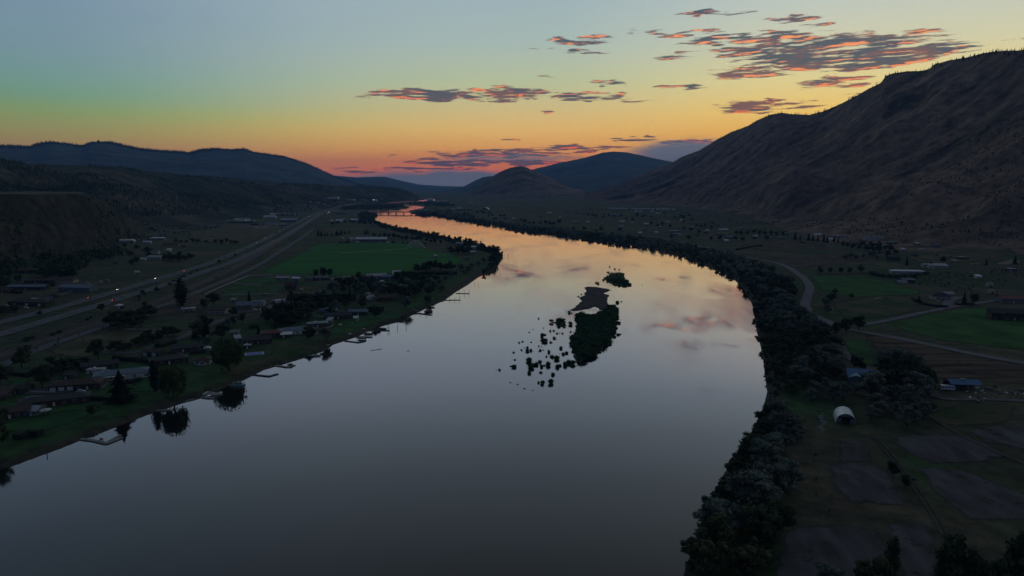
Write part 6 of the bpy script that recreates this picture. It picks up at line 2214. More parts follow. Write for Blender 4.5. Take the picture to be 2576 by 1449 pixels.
# tent-shaped pale shed and small lean-to at the brush slope
for (u, v, s, lb) in [(2489, 722, 1.0, 'pale tent-shaped shed standing in the rough brush'), (2494, 738, .85, 'pale leaning tarpaulin shelter below the tent-shaped shed')]:
    x, y, z = at(u, v)
    o = empty('tent_shed', (x, y, z), -8)
    tag(o, lb, 'shed')
    MB().prismx([(-3 * s, 0), (3 * s, 0), (1.2 * s, 5.5 * s), (-1.2 * s, 5.5 * s)], -3.6 * s, 3.6 * s).build('tent', WALL['cream'], o)
    MB().box(-1.2 * s, 1.2 * s, -3.1 * s, -3.0 * s, 0, 2.2 * s).build('door', DOORD, o)
x, y, z = at(2208, 752)
o = MB().tube((-5, -3, .5), (5, 3, .7), .35, 8).build('irrigation_pipe', TRIM)
o.location = (x, y, z)
tag(o, 'short white pipe lying between the two green fields', 'pipe')

# scrap along the track to the pole barn
SCR = [TRIM, METALM, CARP['dark'], WOODM, CARP['blue'], BLACKM, WALL['cream']]
rgk = np.random.default_rng(8)
for i in range(64):
    t_ = rgk.random()
    u = 2430 + t_ * 160
    v = 979 + t_ * 8 + rgk.normal() * 5 + (22 if rgk.random() < .3 else 3)
    x, y, z = at(u, v)
    s = rgk.uniform(.4, 1.3)
    hh = rgk.uniform(.2, .9)
    m = MB()
    tw = rgk.uniform(.5, .95)
    V = [(-s, -s * .5, 0), (s, -s * .5, 0), (s, s * .5, 0), (-s, s * .5, 0), (-s * tw, -s * .3, hh), (s * tw, -s * .4, hh * .9), (s * tw * .9, s * .4, hh), (-s, s * .45, hh * .7)]
    o = m.add(V, [(0, 3, 2, 1), (4, 5, 6, 7), (0, 1, 5, 4), (1, 2, 6, 5), (2, 3, 7, 6), (3, 0, 4, 7)]).build('scrap_pile', SCR[rgk.integers(0, len(SCR))])
    o.location = (x, y, z)
    o.rotation_euler = (0, 0, rgk.uniform(0, 6.28))
    tag(o, 'heap of discarded scrap strewn along the gravel track by the pole barn', 'scrap', 'scrap along the gravel track')
for i in range(9):
    x, y, z = at(2066 + rgk.uniform(-7, 7), 1040 + i * 5)
    s = rgk.uniform(.7, 1.6)
    V = [(-s, -s, 0), (s, -s * .8, 0), (s * .9, s, 0), (-s, s * .7, 0), (-s * .4, -s * .3, s * .5), (s * .5, s * .1, s * .35)]
    o = MB().add(V, [(0, 3, 2, 1), (0, 1, 5, 4), (1, 2, 5), (2, 3, 4, 5), (3, 0, 4)]).build('crumpled_tarpaulin', paint('pale_tarpaulin', (.17, .17, .19)))
    o.location = (x, y, z)
    tag(o, 'crumpled pale tarpaulin on the bank left of the arched barn', 'tarpaulin', 'tarpaulins left of the arched barn')
# raised garden beds by the gravel driveway
for (a, b_, lb) in [((860, 1040), (890, 1085), 'left raised garden bed beside the driveway lawn'), ((885, 1010), (945, 1115), 'right raised garden bed beside the driveway lawn')]:
    (ua, va), (ub, vb) = c6([a])[0], c6([b_])[0]
    xa, ya, za = at(ua, va)
    xb, yb, zb = at(ub, vb)
    d = Vector((xb - xa, yb - ya, 0))
    o = empty('garden_bed', (xa, ya, za))
    tag(o, lb, 'garden bed')
    n_ = Vector((-d.y, d.x, 0)).normalized()
    for s, nm in ((-.6, 'board'), (.6, 'board')):
        MB().tube(tuple(n_ * s + Vector((0, 0, .25))), tuple(Vector((d.x, d.y, .25)) + n_ * s), .22, 4).build(nm, WALL['cream'], o)
    MB().tube((0, 0, .1), (d.x, d.y, .1), .5, 4).build('soil', m_brown, o)

# things in the water
for (u, v, L2, lb) in [(947, 880, 9, 'dark drift log floating in open water off the dark docks'), (1027, 883, 2.2, 'dark snag with a thin wake right of the floating log'), (1347, 725, 2, 'small dark snag in the bright water left of the gravel bar'), (1331, 639, 2.5, 'snag in the orange water right of the mooring piles'), (1376, 639, 2.5, 'second snag in the orange water farther right'),
                       (1302, 967, 1.6, 'low dark rock below the island shallows'), (1319, 978, 2.0, 'largest low dark rock below the island shallows'), (1284, 963, 1.4, 'leftmost low dark rock below the shallows'), (1340, 982, 1, 'tiny rock right of the largest one'), (1616, 717, 2, 'small dark rock right of the far islet')]:
    x, y = flat(u, v)
    o = empty('driftwood' if 'rock' not in lb else 'rock', (x, y, 0), 35)
    tag(o, lb, 'driftwood' if 'rock' not in lb else 'rock')
    if 'rock' in lb:
        P = ICOV * np.array([L2 * .5, L2 * .35, .35]) * (1 + .3 * np.random.default_rng(int(u)).random((12, 1)))
        link('stone', np_mesh('stone', P, ICOF, BARK), o)
    else:
        MB().tube((-L2 / 2, 0, .05), (L2 / 2, 0, .12), .2, 6, .1).build('trunk', BARK, o)
        MB().tube((L2 * .2, 0, .1), (L2 * .35, .3, 1.0), .1, 5, .04).build('branch', BARK, o)

# ------------------------------------------------------------------ trees
# riparian belt on the right bank: the largest in view one by one, the rest as one thicket
BELT = [(1960, 960), (1946, 1000), (2060, 1000), (2090, 960), (2180, 985), (2300, 1010), (2340, 1000), (2330, 940), (2250, 930), (2200, 990), (2130, 940), (2110, 905), (2090, 850), (2040, 812), (2000, 770), (1985, 720), (1945, 680), (1880, 655), (1760, 628), (1650, 606),
        (1560, 595), (1480, 588), (1400, 578), (1300, 570), (1200, 553), (1100, 537), (1045, 535), (1050, 545), (1140, 557), (1300, 583), (1500, 612), (1640, 632), (1720, 652), (1850, 708), (1890, 760), (1908, 850), (1925, 930)]
bx, by = zone(BELT, 10.0, 3)
nsd = river_sd(bx, by)
near_belt = [(1890, 1100), (1950, 1040), (2040, 1130), (2035, 1180), (1985, 1230), (1965, 1290), (1950, 1380), (1940, 1500), (1715, 1500), (1752, 1360), (1800, 1250), (1862, 1140)]
cx_, cy_ = zone(near_belt, 7.5, 4, dens=.36)
grove = [(2080, 960), (2130, 985), (2200, 990), (2240, 1000), (2300, 1015), (2335, 1030), (2320, 1075), (2250, 1078), (2170, 1060), (2160, 1010), (2085, 1010), (2050, 1020), (2030, 990)]
gx_, gy_ = zone(grove, 11, 5)
X = np.concatenate([bx, cx_, gx_])
Y = np.concatenate([by, cy_, gy_])
zid = np.concatenate([np.zeros(len(bx)), np.ones(len(cx_)), np.full(len(gx_), 2)])
rg = np.random.default_rng(9)
KS = fbm(X / 45, Y / 45, 3, 77)
SDX = river_sd(X, Y)
order = np.argsort(np.hypot(X, Y))
lab = {0: ('silver-grey willow standing in the dense belt along the right bank', 'dark leafy tree standing in the dense belt along the right bank', 'olive green tree standing in the dense belt along the right bank'),
       1: ('pale silvery tree clump on the near right bank in the foreground', 'dark rounded tree on the near right bank below the grassy clearing', 'olive tree on the near right bank below the grassy clearing'),
       2: ('silvery tree in the grove between the blue-roofed house and the arched barn', 'dark tree in the grove between the blue-roofed house and the arched barn', 'olive tree in the grove between the blue-roofed house and the arched barn')}
GRP = {0: 'trees of the right bank belt', 1: 'trees of the near right bank', 2: 'grove behind the arched barn'}
LM = [((1150, 548), 'by the right end of the bridge'), ((1330, 580), 'far up the straight bank'), ((1500, 605), 'opposite the tip of the bend'), ((1680, 625), 'where the road first meets the bank'), ((1830, 670), 'above the widest part of the river'), ((1930, 720), 'left of the road bend'),
      ((1960, 790), 'below the road bend'), ((1990, 850), 'left of the road junction'), ((2010, 920), 'left of the gravel driveway'), ((1990, 975), 'left of the blue-roofed house'), ((1950, 1040), 'at the top of the grassy clearing'), ((1900, 1120), 'below the grassy clearing'), ((1980, 1200), 'level with the first tilled plot'),
      ((1860, 1240), 'at the near bank corner'), ((1850, 1340), 'low on the near bank'), ((1900, 1430), 'at the bottom edge of the frame'), ((2100, 990), 'just below the blue-roofed house'), ((2180, 1010), 'behind the arched barn'), ((2290, 1030), 'at the right end of the grove')]
LMW = [(at(*p)[:2], t_) for p, t_ in LM]
KN = {'silver': 'silver-grey willow', 'broad': 'dark leafy tree', 'broad2': 'olive green tree'}


def belt_label(x, y, kk, sd_):
    w_ = min(LMW, key=lambda q: (q[0][0] - x) ** 2 + (q[0][1] - y) ** 2)[1]
    e_ = 'at the water edge' if sd_ < 10 else ('mid belt' if sd_ < 28 else 'on the landward side')
    return '%s %s, %s' % (KN[kk], e_, w_)


rest = []
count = 0
Z = ground(X, Y)
for i in order:
    if zid[i] == 2:
        kk = 'silver' if KS[i] < .62 else 'broad'
    elif zid[i] == 1:
        kk = 'silver' if (KS[i] < .46) else ('broad' if KS[i] < .6 else 'broad2')
    else:
        kk = 'silver' if KS[i] > .5 and SDX[i] > 9 else ('broad' if KS[i] > .38 else 'broad2')
    h = (5.5 + 9.5 * rg.random() ** 1.5) * (0.7 if SDX[i] < 7 else 1.0) * (1.15 if kk == 'silver' else 1.0)
    up_, vp_ = proj(X[i], Y[i], Z[i])
    if 2105 < up_ < 2215 and 940 < vp_ < 1000:
        if vp_ < 972:
            continue
        h = min(h, 5.0 + (vp_ - 972) * .12)
    if count < 330:
        count += 1
        lb_ = belt_label(X[i], Y[i], kk, SDX[i])
        plant(kk, X[i], Y[i], h, lb_, group=lb_, wide=rg.uniform(1.05, 1.35), z=Z[i], name={'silver': 'silver_willow', 'broad': 'cottonwood_tree', 'broad2': 'olive_tree'}[kk])
    else:
        rest.append((X[i], Y[i], h, kk == 'silver'))
rest = np.array(rest)
print('belt individuals', count, 'rest', len(rest))
r0_, r1_ = rest[rest[:, 3] == 0], rest[rest[:, 3] == 1]
for q, m_, sd_ in ((r0_, LEAF['green'], 1), (r1_, LEAF['silver'], 2)):
    if len(q):
        o = mass_mesh('thicket', q[:, 0], q[:, 1], q[:, 2], m_, sd_)
        tag(o, ['dark leafy thicket lining the far right bank of the river', 'grey-green willow thicket lining the far right bank of the river'][sd_ - 1], 'thicket', kind='stuff')
# overhanging shoreline shrubs near the water
sx, sy = zone([(1900, 880), (1925, 985), (1905, 1060), (1850, 1150), (1796, 1240), (1748, 1360), (1705, 1500), (1800, 1500), (1850, 1300), (1900, 1180), (1960, 1060), (1960, 960), (1940, 880)], 5.0, 14, dens=.3)
s_ = river_sd(sx, sy)
k = s_ < 16
sx, sy = sx[k], sy[k]
o = mass_mesh('undergrowth', sx, sy, rg.uniform(2.4, 5.6, len(sx)), LEAF['green'], 8, wide=1.3)
tag(o, 'low shrubs at the water line of the near right bank', 'shrubs', kind='stuff')

# single trees read off the picture: kind, u, v of the foot, height, label
SINGLE = [
    ('oval', 457, 768, 27, 'tall dark oval tree standing alone beside the railway frontage road'),
    ('willow', 575, 934, 21, 'large round weeping willow beside the white gazebo house'),
    ('willow', 437, 998, 18, 'large yellow-green weeping willow on the shore lawn, right of the slim dark conifer'),
    ('column', 391, 985, 19, 'slim dark conifer column at the left edge of the weeping willow'),
    ('bushy', 304, 1012, 19, 'dark bushy conifer in front of the grey-roofed house'),
    ('broad', 247, 904, 15, 'big dark leafy tree at the edge of the dry field'),
    ('broad', 107, 976, 15, 'big dark tree left of the house with white garage doors'),
    ('broad2', 55, 925, 16, 'large olive tree by the lower end of the frontage road'),
    ('broad', 0, 970, 15, 'dark tree cut by the left edge of the frame'),
    ('broad', -6, 1128, 15, 'dark tree at the left frame edge whose crown is mirrored in the water'),
    ('broad', 5, 1085, 12, 'dark tree at the left frame edge above the near shore lawn'),
    ('broad', 232, 1048, 7, 'round dark shrub-like tree alone on the near shore lawn'),
    ('conifer', 521, 850, 19, 'tallest dark conifer behind the dark brown garage'),
    ('conifer', 492, 850, 12, 'smaller conifer just left of the tallest one'),
    ('broad', 538, 768, 14, 'rounded dark tree at the corner of the white-fenced paddock'),
    ('broad', 515, 778, 11, 'lower dark tree left of the paddock corner tree'),
    ('conifer', 627, 757, 12, 'pointed conifer on the lawn above the semi trailer'),
    ('conifer', 592, 790, 9, 'small conifer right of the cream-walled house'),
    ('broad', 588, 820, 9, 'round tree below the cream-walled house'),
    ('broad', 812, 696, 13, 'dome-shaped dark tree at the lower edge of the big green field'),
    ('broad', 796, 697, 11, 'left shoulder tree of the dome-shaped clump at the green field'),
    ('broad', 830, 697, 12, 'right shoulder tree of the dome-shaped clump at the green field'),
    ('conifer', 737, 815, 21, 'tallest conifer of the dark clump beside the parked semi trailer'),
    ('conifer', 720, 812, 15, 'middle conifer of the dark clump beside the parked semi trailer'),
    ('broad', 752, 810, 14, 'leafy tree right of the conifers by the semi trailer'),
    ('conifer', 880, 757, 16, 'conifer at the right end of the long dark hedge row'),
    ('broad2', 870, 776, 9, 'light green rounded tree above the white motor coach'),
    ('broad', 945, 800, 12, 'dark tree between the shore lawn and the blue-grey roofs'),
    ('broad', 778, 856, 12, 'dark round tree in front of the grey-roofed bungalow'),
    ('silver', 822, 858, 11, 'grey willow on the shore lawn above the beached kayak'),
    ('silver', 1020, 776, 12, 'grey willow at the bank upstream of the gangway dock'),
    ('broad2', 1076, 764, 9, 'olive shrub tree on the shore lawn near the upper docks'),
    ('broad', 985, 742, 15, 'dark tree behind the brown house with the white campers'),
    ('broad', 1010, 748, 14, 'dark tree at the right end of the brown house'),
    ('silver', 1035, 728, 11, 'silvery tree above the upper shore lawn'),
    ('broad', 1045, 745, 13, 'dense dark tree above the upper shore lawn'),
    ('silver', 1080, 720, 11, 'silvery tree farther along the upper shore lawn'),
    ('broad', 100, 793, 5, 'small bush beside the lower highway lane'),
    ('broad', 257, 783, 8, 'round bushy tree between highway and railway'),
    ('broad', 395, 735, 7, 'scrubby tree beside the railway, above the tall oval tree'),
    ('broad', 360, 742, 6, 'scrubby bush beside the railway, left of its taller neighbour'),
    ('conifer', 2281, 668, 14, 'dark conifer behind the long white mobile home'),
    ('conifer', 2553, 665, 14, 'dark conifer at the right edge above the pale shed roof'),
    ('conifer', 2481, 668, 11, 'dark conifer beside the yellow straw strip'),
    ('broad', 2372, 662, 12, 'dark tree left of the grey-roofed shop'),
    ('broad', 2340, 674, 9, 'small dark tree beside the white campers'),
    ('broad', 2062, 688, 10, 'first dark round tree of the row at the field edge, beside the road'),
    ('broad', 2088, 688, 9, 'second round tree of the row at the field edge'),
    ('broad', 2115, 688, 9, 'third round tree of the row at the field edge'),
    ('broad', 2138, 688, 9, 'fourth round tree of the row at the field edge'),
    ('broad', 2165, 685, 11, 'fifth and last dark tree of the row at the field edge'),
    ('conifer', 2425, 768, 15, 'dark conifer right of the driveway with the carport house'),
    ('broad', 2450, 766, 12, 'dark leafy tree right of the carport house conifer'),
    ('broad', 2310, 766, 8, 'dark low tree left of the carport house'),
    ('silver', 2075, 772, 10, 'grey tree on the inner side of the road bend'),
    ('broad', 2090, 760, 10, 'dark tree on the inner side of the road bend'),
    ('silver', 2082, 790, 9, 'lowest grey tree on the inner side of the road bend'),
    ('broad', 2100, 740, 7, 'bush in the field hedge line above the road bend'),
    ('broad', 2142, 750, 6, 'small bush on the field hedge line'),
    ('broad', 2160, 830, 13, 'dark tree below the road junction'),
    ('broad', 2128, 838, 13, 'broad dark tree left of the road junction'),
    ('broad', 2105, 842, 11, 'dark tree by the start of the gravel driveway'),
    ('broad', 2148, 926, 9, 'dark bush between the driveway and the blue-roofed house'),
    ('broad', 2165, 930, 8, 'smaller dark bush beside the driveway end'),
    ('broad', 2223, 945, 13, 'dark tree right of the blue-roofed house'),
    ('broad', 2268, 960, 17, 'big dark tree between the blue-roofed house and the blue barn'),
    ('broad', 2300, 975, 18, 'biggest dark tree left of the track to the blue barn'),
    ('broad', 2322, 985, 15, 'dark tree beside the gravel track'),
    ('broad', 2340, 1035, 6, 'small round bush below the gravel track'),
    ('broad', 2245, 1200, 7, 'lone grey-green shrub between the tilled plots', ),
    ('broad', 2278, 1228, 6, 'second lone shrub beside the worn track'),
    ('poplar', 2243, 1440, 12, 'narrow dark poplar between the lowest tilled plots'),
    ('poplar', 2375, 1490, 18, 'tall dark poplar at the bottom right of the fields'),
    ('poplar', 2395, 1500, 19, 'taller poplar beside the first of the bottom right group'),
    ('poplar', 2415, 1500, 14, 'short poplar in the bottom right group'),
    ('poplar', 2440, 1510, 16, 'poplar right of the short one in the bottom right group'),
    ('poplar', 2551, 1480, 18, 'tall narrow poplar near the bottom right corner'),
    ('broad', 2470, 1500, 12, 'dark crown at the bottom edge right of the poplars'),
    ('broad', 2510, 1510, 13, 'dark crown at the bottom edge near the corner poplar'),
    ('broad2', 2170, 1490, 11, 'olive crown at the bottom edge left of the narrow poplar'),
    ('broad2', 2200, 1500, 12, 'second olive crown at the bottom edge'),
    ('silver', 2080, 1500, 10, 'silvery crown at the bottom edge below the tilled plot'),
    ('broad', 2576, 1500, 14, 'dark crown in the bottom right corner'),
]
for s in SINGLE:
    if s[0] == 'oval':
        plant_px('column', s[1], s[2], s[3], s[4], wide=1.6, k=0)
        continue
    if s[0] == 'bushy':
        plant_px('conifer', s[1], s[2], s[3], s[4], wide=1.75, k=1)
        continue
    plant_px(s[0], s[1], s[2], s[3] * 1.0, s[4], wide=random.uniform(.95, 1.2) if s[0] != 'poplar' else 1.0)

for i, (u, v, kk, h) in enumerate([(700, 806, 'broad', 16), (712, 800, 'conifer', 18), (728, 806, 'broad', 17), (745, 803, 'conifer', 20), (760, 800, 'broad', 15), (705, 818, 'broad', 12), (724, 820, 'broad', 14)]):
    plant_px(kk, u, v, h, 'dark %s in the big dark clump beside the parked semi trailer' % {'broad': 'leafy tree', 'conifer': 'conifer'}[kk], group='clump beside the semi trailer, ' + kk, wide=1.3)

# hedges
m_hedge = mat('clipped_hedge', (.010, .018, .009), .95, var=.35, scale=.5)


def hedge(P, h, w, label):
    pts = smooth_line([at(u, v)[:2] for u, v in P], 2.5)
    T = np.gradient(pts, axis=0)
    T /= np.linalg.norm(T, axis=1)[:, None] + 1e-9
    Nn = np.stack([-T[:, 1], T[:, 0]], 1)
    z = ground(pts[:, 0], pts[:, 1]) - .1
    prof = [(-.5, 0), (-.55, .5), (-.42, .95), (0, 1.04), (.42, .95), (.55, .5), (.5, 0)]
    V, F = [], []
    for i in range(len(pts)):
        for a, b_ in prof:
            j = 1 + random.uniform(-.13, .13)
            V.append((pts[i, 0] + Nn[i, 0] * a * w * j, pts[i, 1] + Nn[i, 1] * a * w * j, z[i] + b_ * h * (j if b_ else 1)))
    n = len(prof)
    for i in range(len(pts) - 1):
        for k in range(n - 1):
            F.append((i * n + k, i * n + k + 1, (i + 1) * n + k + 1, (i + 1) * n + k))
    F.append(tuple(range(n)))
    F.append(tuple((len(pts) - 1) * n + k for k in range(n - 1, -1, -1)))
    # leaf tufts breaking the outline
    for i in range(len(pts)):
        for _ in range(7):
            a = random.uniform(-.55, .55) * w
            zz = z[i] + h * random.uniform(.3, 1.08)
            px, py = pts[i, 0] + Nn[i, 0] * a + random.uniform(-1.2, 1.2), pts[i, 1] + Nn[i, 1] * a + random.uniform(-1.2, 1.2)
            k = len(V)
            for q in range(3):
                V.append((px + random.uniform(-.5, .5), py + random.uniform(-.5, .5), zz + random.uniform(-.4, .4)))
            F.append((k, k + 1, k + 2))
    me = bpy.data.meshes.new('hedge')
    me.from_pydata(V, [], F)
    me.materials.append(m_hedge)
    tag(link('hedge', me), label, 'hedge')


hedge(c3([(1570, 185), (1800, 190), (2105, 192)]), 4, 4, 'long straight clipped hedge running from the white-gabled house to the shore')
hedge(c3([(625, 425), (700, 430), (795, 425)]), 6, 6, 'left part of the dark hedge row beside the trailer lot')
hedge(c3([(810, 430), (950, 435), (1100, 430), (1165, 425)]), 7, 7, 'long dark hedge row right of the gap beside the trailer lot')
hedge(c3([(1270, 525), (1430, 525)]), 4, 4, 'short straight hedge behind the blue-grey roofed house')
hedge(c3([(700, 490), (835, 500)]), 3, 3, 'low hedge beside the blue container')
hedge(c2([(1000, 255), (1250, 280), (1480, 285)]), 2.6, 3, 'clipped garden hedge above the lawn of the grey-roofed house')
hedge(c2([(500, 305), (640, 290), (780, 275)]), 3, 4, 'dark hedge at the lower edge of the dry field')
hedge(c2([(60, 385), (160, 400), (270, 410)]), 2.5, 3, 'dark hedge on the left edge beyond the driveway')
hedge(c2([(140, 965), (250, 930), (360, 930)]), 3, 4, 'curved dark shrub hedge on the near shore lawn')
hedge(c2([(1120, 470), (1235, 440)]), 2.2, 3, 'low hedge on the shore side of the grey-roofed house')
hedge(c2([(790, 610), (980, 615)]), 2, 3, 'low hedge below the deck with white loungers')
hedge(c1([(1500, 1130), (1660, 1085)]), 3, 5, 'short dark hedge above the dark brown garage')
hedge(c1([(1810, 1190), (1950, 1180)]), 2.5, 4, 'dark hedge beside the white gazebo')
hedge(c6([(1590, 520), (1700, 570), (1890, 595)]), 2.2, 5, 'dark curved hedge along the drive of the carport house')
hedge(c6([(1975, 575), (2120, 568)]), 2.2, 4, 'dark hedge between the drive and the road')
hedge(c6([(0, 78), (120, 55), (225, 42)]), 3, 4, 'dark hedge at the far edge of the brown field')
hedge(c1([(430, 545), (520, 548)]), 3, 3, 'dark hedge between the two long-roofed houses left of the highway')
hedge(c1([(30, 590), (200, 620)]), 3, 3, 'dark hedge in front of the leftmost long-roofed house')

# tree rows and clumps as individual trees sharing a description
ROWS = [
    ('broad', [(278, 822), (300, 818), (318, 812), (335, 812), (350, 803), (368, 797), (380, 795), (330, 826), (352, 820), (300, 828)], (9, 13), 'dark tree in the clump at the left end of the brown paddock', 'clump at the brown paddock'),
    ('broad', c1([(1290, 1120), (1340, 1110), (1390, 1100), (1450, 1085), (1500, 1070), (1550, 1045), (1600, 1030), (1650, 1020), (1420, 1070), (1370, 1075)]), (6, 9), 'dark tree in the row along the right edge of the dry field', 'row along the dry field'),
    ('broad', c1([(1050, 1170), (1110, 1165), (1180, 1165), (1230, 1160)]), (6, 8), 'small round tree in the row at the lower right of the dry field', 'small row at the dry field'),
    ('broad', c3([(1740, 170), (1790, 165), (1850, 150), (1900, 140), (1950, 150), (2000, 150), (2045, 150), (1830, 165)]), (9, 14), 'dark tree in the clump right of the big green field', 'clump right of the green field'),
    ('broad', c3([(1620, 230), (1680, 240), (1740, 260), (1800, 270), (1860, 250), (1910, 250), (1560, 250), (1600, 300), (1680, 360), (1650, 420), (1580, 380), (1850, 380), (1780, 340)]), (8, 14), 'dark tree in the plantation above the upper shore lawn', 'plantation above the shore lawn'),
    ('silver', c3([(2000, 250), (2060, 220), (1940, 290), (2180, 190), (2250, 130), (2210, 170), (2300, 110), (2140, 150), (2360, 80), (1900, 320), (1960, 340)]), (6, 10), 'grey-green shrub tree on the shore below the green field', 'shrub trees on the upper shore'),
    ('broad', c3([(1040, 320), (1070, 350), (1110, 300), (1150, 280), (1240, 290), (1300, 310), (1340, 290), (1220, 350), (1300, 350)]), (8, 12), 'dark tree in the loose group among the farm lots', 'loose group among the farm lots'),
    ('broad', [(943, 564), (952, 566), (962, 569), (972, 571), (983, 574), (995, 577), (1008, 579), (1022, 582), (1036, 585), (1047, 587), (1060, 589), (1075, 592), (1088, 595), (1100, 598), (1115, 601), (1130, 603), (1145, 607), (1158, 609), (1170, 613), (1183, 615), (1196, 618), (1208, 621), (1218, 627), (1230, 630), (1240, 634), (1250, 638), (1257, 646), (1246, 655), (1236, 664)], (8, 14), 'dark tree on the left bank of the bend, standing against the bright water', 'trees on the left bank bend'),
    ('broad', [(1150, 640), (1160, 636), (1170, 641), (1140, 636), (1152, 632), (1132, 630), (1178, 638)], (9, 13), 'dark tree in the clump beside the farmstead at the end of the green field', 'farmstead clump'),
    ('conifer', [(800, 594), (808, 595), (816, 594), (825, 594), (835, 594), (845, 593), (852, 592), (862, 591), (870, 590), (878, 588), (918, 590), (925, 589)], (9, 15), 'dark conifer in the row behind the arched hall and the long greenhouse', 'conifers behind the arched hall'),
    ('broad', [(980, 598), (990, 600), (1000, 600), (1012, 602), (1024, 604), (1036, 605), (1048, 606), (1060, 607), (1072, 609), (1084, 611), (1096, 612), (1108, 614), (940, 595), (955, 596), (968, 597)], (7, 11), 'dark tree in the row behind the green field, right of the greenhouse', 'row behind the green field'),
    ('bush', [(1014, 612), (1026, 612), (1038, 612), (1050, 613), (1062, 613), (1071, 614), (858, 612), (868, 612), (878, 612), (990, 611)], (3, 4), 'small round tree in the evenly spaced row along the top of the green field', 'evenly spaced row at the green field'),
    ('broad', [(880, 560), (892, 562), (905, 563), (920, 566), (935, 567), (870, 563), (850, 565), (838, 566)], (7, 11), 'dark tree below the white industrial yard', 'trees below the industrial yard'),
    ('conifer', [(707, 543), (714, 543), (722, 543), (729, 543), (735, 542), (742, 540), (748, 542), (700, 547), (693, 550)], (9, 13), 'dark conifer in the row before the long beige building', 'conifers before the beige building'),
    ('broad', [(440, 610), (455, 612), (470, 612), (485, 611), (500, 612), (520, 611), (560, 613), (570, 611), (580, 613), (590, 613), (598, 612), (545, 612)], (6, 10), 'dark tree in the belt along the lot edge left of the highway', 'belt left of the highway'),
    ('broad', c1([(1560, 300), (1610, 310), (1660, 300), (1710, 310), (1760, 305), (1810, 295), (1700, 285), (1620, 280)]), (8, 13), 'dark tree in the dense clump right of the pale-roofed house', 'clump right of the pale-roofed house'),
    ('broad', c1([(960, 270), (1000, 275), (900, 250), (1040, 290), (1260, 350), (1290, 330), (1400, 240), (1420, 270), (1240, 250), (1180, 180), (1310, 200)]), (7, 12), 'dark tree among the houses on the slope left of the highway', 'trees among the slope houses'),
    ('broad', c1([(400, 460), (450, 470), (500, 465), (560, 470), (620, 470), (480, 440), (540, 430), (600, 450), (660, 440), (690, 470), (420, 430), (430, 320), (470, 310), (390, 300), (520, 360), (580, 340), (650, 330)]), (9, 14), 'dark tree in the dense wood above the long-roofed houses on the left', 'wood above the long-roofed houses'),
    ('broad', c1([(20, 540), (60, 560), (-20, 500), (30, 460), (100, 470), (160, 520), (10, 400), (70, 380)]), (9, 13), 'dark tree in the clump at the far left edge', 'clump at the far left edge'),
    ('broad', c1([(20, 815), (70, 800), (120, 790), (160, 790), (-20, 800)]), (5, 8), 'low dark tree at the left edge below the three-door garage', 'low trees below the garage'),
    ('broad', c2([(450, 320), (540, 330), (600, 340), (680, 350), (520, 360), (600, 380), (640, 400), (460, 400), (700, 340)]), (5, 8), 'low dark tree in the garden between the big dark tree and the gabled house', 'garden trees by the gabled house'),
    ('conifer', [(2032, 606), (2045, 607), (2058, 608), (2070, 608), (2083, 609), (2096, 609), (2015, 604), (2106, 612), (2000, 604)], (11, 17), 'dark conifer in the grove above the brown field', 'grove above the brown field'),
    ('broad', [(2130, 622), (2145, 626), (2160, 628), (2178, 630), (2195, 632), (2210, 634), (2225, 630), (2240, 632), (2170, 618), (2190, 622), (2210, 624), (2250, 640), (2232, 646), (2120, 618)], (8, 13), 'dark tree in the broad grove below the foothill farms', 'grove below the foothill farms'),
    ('silver', [(2140, 650), (2155, 652), (2170, 650), (2185, 646), (2200, 644), (2215, 640), (2125, 654), (2205, 652)], (6, 10), 'silvery tree on the field edge below the foothill grove', 'silvery trees on the field edge'),
    ('bush', [(2190, 690), (2205, 694), (2220, 697), (2235, 698), (2250, 699), (2265, 700), (2280, 699), (2298, 698), (2312, 695), (2326, 692)], (4, 6), 'dark shrub in the band below the long white mobile home', 'shrub band below the mobile home'),
    ('broad', [(1660, 536), (1670, 540), (1605, 545), (1615, 548), (1625, 546), (1640, 548), (1700, 548), (1712, 546), (1720, 549), (1735, 545), (1575, 552), (1590, 556), (1720, 560), (1740, 556), (1750, 570), (1762, 572), (1774, 570), (1788, 576), (1480, 545), (1490, 545), (1502, 546), (1515, 548), (1530, 545), (1545, 548), (1560, 546)], (7, 12), 'dark tree among the houses on the far right terrace', 'trees on the far right terrace'),
    ('broad', [(1318, 562), (1330, 563), (1343, 564), (1358, 566), (1370, 564), (1382, 566), (1395, 566), (1408, 562), (1310, 556), (1260, 545), (1270, 547), (1440, 578), (1470, 580), (1500, 584), (1510, 580), (1560, 582)], (8, 13), 'dark tree in the orchard patch between the far bank and the terrace', 'orchard patch on the far bank'),
    ('broad', [(1640, 566), (1655, 570), (1668, 568), (1685, 572), (1720, 578), (1735, 582), (1760, 588), (1775, 590), (1850, 590), (1865, 592), (1880, 590), (1895, 588), (1910, 590), (1925, 592), (1940, 590), (1955, 594), (1970, 592), (1690, 600), (1730, 604), (1790, 604), (1810, 604), (1850, 604), (1870, 606), (1900, 604), (1930, 604)], (7, 11), 'dark tree among the scattered farms of the right valley floor', 'trees among the right valley farms'),
]
for kind, P, (h0, h1), lb, gr in ROWS:
    for (u, v) in P:
        plant_px(kind, u + random.uniform(-2.5, 2.5), v + random.uniform(-1, 1), random.uniform(h0, h1) * 1.08, lb, group=gr, wide=random.uniform(1.05, 1.5))

